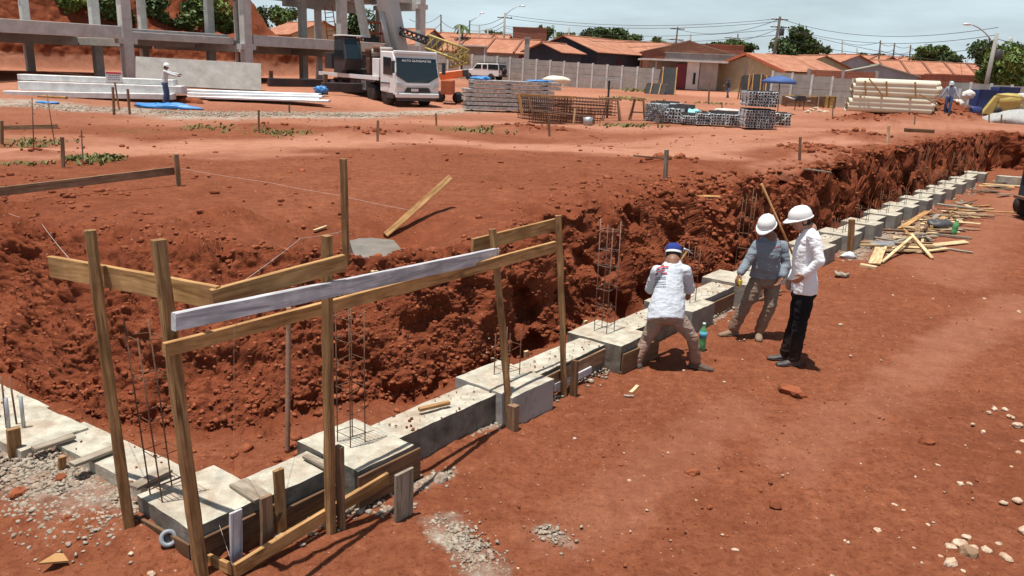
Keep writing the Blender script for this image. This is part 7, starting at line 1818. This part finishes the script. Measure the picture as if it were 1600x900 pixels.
for (nm, px, yt, xb, yb_, h, lab, kw) in (
        ('p1', 1219, 26, 1203, 120, 8.8, 'leaning dark utility pole in front of the yellow house', dict(mat='pole_wood', arm=(.3, 1.1), r=.17, trafo=True)),
        ('p2', 789, 20, 786, 90, 8.8, 'concrete utility pole with curved lamp arm behind the pickup', dict(lamp=((789, 24), (798, 16), (808, 10), (814, 9.5)), r=.15, arm=(.6,))),
        ('p3', 734, 32, 732, 82, 8.0, 'dark utility pole next to the small palm', dict(mat='pole_wood', lamp=((734, 34), (742, 29), (751, 22)))), ('p4', 718, 40, 718, 80, 6.5, 'short pole left of the small palm', dict()),
        ('p5', 689, 23, 689, 56, 9, 'lone dark pole just right of the last frame column', dict(mat='pole_wood', arm=(3.2,))), ('p6', 749, 40, 749, 58, 7, 'thin pole above the orange roofs right of the small palm', dict()),
        ('p7', 762, 45, 762, 72, 6.5, 'grey pole behind the carport', dict()), ('p8', 868, 50, 868, 66, 7, 'left thin pole beside the brick block', dict()), ('p9', 889, 43, 889, 60, 7.5, 'thin pole above the dark gable apex', dict()),
        ('p10', 1059, 42, 1056, 70, 8, 'utility pole with wide crossarm over the brick house', dict(mat='pole_wood', arm=(.25, 1.6))), ('p11', 1079, 53, 1078, 100, 7, 'plain concrete pole standing at the flat shed', dict(r=.13)),
        ('p12', 1153, 53, 1153, 75, 8, 'distant pole above the brick annex', dict(mat='pole_wood')), ('p13', 1142, 56, 1142, 72, 8, 'distant pole with small crossarm left of another above the brick annex', dict(arm=(.3,))), ('p14', 1292, 70, 1292, 84, 7, 'first small pole in the row right of the big tree', dict()),
        ('p15', 1316, 62, 1316, 85, 7.6, 'second pole in the row right of the big tree', dict()), ('p16', 1339, 75, 1339, 88, 7, 'third short pole in the row right of the big tree', dict()), ('p17', 1376, 63, 1371, 115, 7.6, 'tall thin pole above the greenish sheet roof', dict(mat='pole_wood')),
        ('p18', 1398, 67, 1395, 97, 7.6, 'thin pole right of the greenish sheet roof', dict(mat='pole_wood')), ('p19', 1423, 70, 1420, 105, 7.6, 'thin pole left of the rounded far tree', dict(mat='pole_wood')), ('p20', 1443, 75, 1438, 115, 7.4, 'thin pole in front of the rounded far tree', dict(mat='pole_wood')),
        ('p21', 1488, 82, 1484, 116, 7, 'thin pole right of the rounded far tree', dict()), ('p22', 1502, 85, 1497, 118, 7, 'thin pole behind the small brick shop', dict()), ('p23', 1513, 88, 1508, 122, 7, 'thin pole left of the palm like tree', dict()),
        ('p24', 1456, 90, 1452, 120, 6, 'short pole in front of the broad orange roof', dict()), ('p26', 1597, 76, 1594, 110, 7.5, 'pole at the right photo edge above the bushes', dict(lamp=((1597, 78), (1590, 70), (1581, 62))))):
    Y = autoY(px, yt, h); PT[nm] = pole(px, yt, xb, yb_, Y, lab, **kw)[1]
PT['p25'] = pole(1558, 52, 1540, 137, 66, 'big concrete street lamp pole with long curved arm beside the bushes', 'pole_concrete', None, .17, 'street_lamp', False, ((1548, 62), (1540, 52), (1530, 44), (1520, 39), (1516, 38.5)), True)[1]
def wire(a, b, sag, r=.022):
    a, b = Vector(a), Vector(b); P = []
    for k in range(15): t = k / 14; q = a.lerp(b, t); q.z -= sag * 4 * t * (1 - t); P.append(q)
    tag(MB().tube(P, r, 4).build('power_line', 'wire_black', None, P[0]), 'thin black power cable strung between the far utility poles', 'power line', 'power cables between the utility poles')
Z = lambda dz: Vector((0, 0, -dz))
far_l = at(640, 30, 110)
for a, b, dzs, sg_ in ((PT['p2'], PT['p1'], (.25, .6, 1.6, 2.4), 1.0), (PT['p1'], PT['p25'] + Vector((0, 0, .6)), (.2, .9, 2.0), 1.2), (PT['p1'], at(1700, 95, 75), (1.1,), 1.0), (PT['p3'], PT['p2'], (.5, 1.3, 1.9), .5), (PT['p5'], PT['p3'], (.8, 2.0, 2.8), .8), (far_l, PT['p5'], (.0, 1.5), .8),
                       (PT['p2'], PT['p10'], (1.8, 2.6), 1.0), (PT['p10'], PT['p1'], (.3, 1.6), 1.0), (PT['p25'], at(1720, 66, 66), (.4, 1.2), .4), (PT['p15'], PT['p17'], (.3,), .4), (PT['p17'], PT['p18'], (.3, 1.2), .3), (PT['p18'], PT['p19'], (.3, 1.2), .3), (PT['p19'], PT['p20'], (.3, 1.2), .3), (PT['p20'], PT['p21'], (.3, 1.2), .4), (PT['p21'], PT['p25'], (1.0,), .4)):
    for dz in dzs: wire(a + Z(dz), b + Z(dz * .8), sg_, .02 + .0001 * min(a.y, b.y))

# ------------------------------------------------------------------ trees
def tree(px, py_c, Y, rx, rz, lab, leaf='leaf_dark', n=2600, trunk=True, seed=0, size=.32, name='tree', cat='tree', grp=None, zc=None, base=None):
    r_ = np.random.default_rng(seed); c = at(px, py_c, Y); z0 = zat(c.x, Y) if base is None else base
    t = thing(name, lab, cat, (c.x, Y, z0), 0, grp)
    rb = random.Random(seed); nl = 9; LB = []
    for k in range(nl):
        a = rb.uniform(0, 6.28); q = rb.uniform(.15, .75); LB.append(np.array([math.cos(a) * q * rx, math.sin(a) * q * rx * .9, rb.uniform(-.55, .62) * rz]))
    if trunk:
        tb = MB(); h = c.z - z0; tp = Vector((0, 0, max(.3, h * .75))); tb.tube([(0, 0, -.3), (.05 * rx, 0, tp.z * .5), tp], [rx * .085, rx * .065, rx * .045], 8)
        for L in LB[:6]: tb.tube([tp * .85, tp * .5 + Vector(L) * .3 + Vector((0, 0, h * .5)), Vector((L[0], L[1], L[2] + h)) ], [rx * .04, rx * .025, rx * .012], 6)
        tb.local('trunk', 'bark', t)
    P = []; per = n // nl
    for L in LB:
        s_ = rb.uniform(.34, .56); d = r_.normal(size=(per, 3)); d /= np.linalg.norm(d, axis=1)[:, None]; rad = (.35 + .65 * r_.random(per) ** .6)[:, None] * (1 + .25 * r_.normal(size=(per, 1)) * .6)
        P.append(L + d * rad * np.array([rx * s_, rx * s_, rz * s_ * 1.05]))
    P = np.concatenate(P); m = len(P); off_ = np.array([0, 0, c.z - z0]); P = P + off_
    u = r_.normal(size=(m, 3)); u /= np.linalg.norm(u, axis=1)[:, None]; v = np.cross(u, r_.normal(size=(m, 3))); v /= np.linalg.norm(v, axis=1)[:, None]
    s = size * r_.uniform(.5, 1.3, m)[:, None]
    Q = np.stack([P - u * s, P + v * s * .55, P + u * s, P - v * s * .55], 1).reshape(-1, 3)
    me = bpy.data.meshes.new('crown'); me.vertices.add(m * 4); me.vertices.foreach_set('co', Q.astype(np.float32).ravel()); me.loops.add(m * 4); me.loops.foreach_set('vertex_index', np.arange(m * 4, dtype=np.int32)); me.polygons.add(m); me.polygons.foreach_set('loop_start', np.arange(0, m * 4, 4, dtype=np.int32)); me.update(calc_edges=True)
    me.materials.append(MATS[leaf]); o = bpy.data.objects.new('crown', me); COL.objects.link(o); o.parent = t
    return t
for k, (px, py, Y, rx, rz, lab, lf, n) in enumerate((
        (1243, 70, 100, 2.9, 2.3, 'big dense dark tree right of the leaning utility pole', 'leaf_dark', 4200), (948, 54, 125, 2.9, 1.5, 'dark bushy tree on the skyline above the dark gabled house', 'leaf_dark', 3000), (925, 58, 130, 1.8, 1.3, 'smaller tree left of the bushy skyline tree', 'leaf_dark', 1500),
        (850, 54, 118, 1.3, 1.2, 'light tree right behind the brick block', 'leaf_mid', 1200), (882, 60, 130, 1.8, .9, 'low tree between brick block and dark gable', 'leaf_mid', 1200), (988, 62, 135, 1.8, .9, 'low light green bush right of the skyline tree', 'leaf_mid', 1300), (1028, 66, 140, 1.6, .8, 'small bush near the wide crossarm pole', 'leaf_mid', 900),
        (1140, 71, 120, 3.2, .9, 'low line of green shrubs behind the brick annex, left part', 'leaf_mid', 1700), (1165, 76, 120, 2.4, 1.0, 'low line of green shrubs behind the brick annex, right part', 'leaf_dark', 1500), (1275, 80, 105, 1.6, .9, 'low tree right at the foot of the big dense tree', 'leaf_dark', 1200),
        (1358, 92, 130, 2.2, .9, 'low dark tree behind the row houses', 'leaf_dark', 1200), (1462, 84, 120, 3.0, 1.5, 'rounded spreading light green tree on the skyline', 'leaf_mid', 2600), (1478, 95, 118, 2.5, 1.3, 'dark tree under the rounded skyline tree', 'leaf_dark', 1600), (1536, 86, 88, 2.2, 1.6, 'dark ragged tree behind the big street lamp', 'leaf_dark', 2400),
        (1570, 107, 70, 2.2, 2.0, 'bright green bush right of the street lamp pole', 'leaf_light', 4200), (1594, 92, 74, 1.5, 1.3, 'dark green tree at the right edge behind the bright bush', 'leaf_dark', 2200), (1600, 114, 68, 1.8, 1.7, 'bright green bush at the right photo edge', 'leaf_light', 3000), (1546, 112, 70, 1.2, 1.3, 'bright leafy shrub touching the street lamp pole', 'leaf_mid', 1700),
        (772, 56, 130, 1.7, .8, 'low bush behind the poles above the orange roofs', 'leaf_mid', 900), (548, 44, 76, 1.6, 1.8, 'dark green tree seen through the frame behind the orange cage', 'leaf_dark', 1800), (440, 28, 110, 2.6, 1.4, 'skyline tree above the cream house roof', 'leaf_mid', 1400), (585, 44, 90, 2.2, 2.0, 'dark tree behind the crane boom', 'leaf_dark', 1600), (398, 38, 84, 1.6, 2.0, 'dark tree at the left end of the cream house', 'leaf_dark', 1500),
        (700, 60, 140, 1.6, .7, 'small bush left of the short pole', 'leaf_mid', 700), (1320, 92, 135, 2.2, .8, 'far low bush behind the first row houses', 'leaf_mid', 800), (1420, 98, 130, 2.0, .9, 'far low tree behind the broad orange roof', 'leaf_dark', 900))):
    tree(px, py, Y, rx, rz, lab, lf, n, True, k + 1, .26 if Y > 90 else .20)
def hill_bush(px, py, r, lab, lf, n, seed):
    q = g(px, py); c = at(px, py, q.y)
    tree(px, py, q.y, r, r * .7, lab, lf, n, True, seed, .22, 'bush', 'bush', None, None, q.z - r * .4)
for k, (px, py, r, lab, lf) in enumerate(((160, 12, 1.7, 'green bush on the embankment left of the first tall column', 'leaf_mid'), (115, 6, 1.5, 'green bush at the top edge above the left beam', 'leaf_light'), (185, 22, 1.3, 'dark bush on the embankment touching the first tall column', 'leaf_dark'), (232, 14, 1.7, 'dark bush seen between the first tall column and inner columns', 'leaf_dark'),
        (246, 28, 1.1, 'small bush low between the inner columns', 'leaf_mid'), (300, 22, 1.8, 'large leafy bush in the second bay of the frame, left half', 'leaf_mid'), (335, 26, 1.9, 'large leafy bush in the second bay of the frame, right half', 'leaf_light'), (352, 40, 1.2, 'bush low at the right of the second bay', 'leaf_mid'), (285, 42, 1.0, 'low bush at the foot of the second bay greenery', 'leaf_dark'), (320, 10, 1.8, 'dark bush at the top edge of the second bay', 'leaf_dark'))):
    hill_bush(px, py, r, lab, lf, 1800, 60 + k)
# small feather palm
c = at(722, 40, 105); pt = thing('palm_tree', 'small feather palm between two poles on the skyline', 'palm tree', (c.x, c.y, zat(c.x, c.y)))
hh = c.z - pt.location.z; MB().tube([(0, 0, 0), (.1, 0, hh * .5), (0, 0, hh)], [.16, .13, .11], 8).local('trunk', 'bark', pt)
mb = MB(); rb = random.Random(4)
for k in range(16):
    a = k * 6.28 / 16 + rb.uniform(-.2, .2); el = rb.uniform(.1, 1.1); P = []
    for j in range(9): s_ = j / 8; P.append(Vector((math.cos(a) * s_ * 1.1, math.sin(a) * s_ * 1.1, hh + math.sin(el) * 1.0 * s_ - 1.1 * s_ * s_)))
    for j in range(1, 9):
        d = (P[j] - P[j - 1]); sd_ = d.cross(Vector((0, 0, 1))).normalized()
        for s_ in (-1, 1): mb.quad([P[j - 1], P[j], P[j] + sd_ * s_ * .16 - Vector((0, 0, .14)) + d * .5, P[j - 1] + sd_ * s_ * .16 - Vector((0, 0, .14)) + d * .7])
mb.local('crown', 'leaf_mid', pt)
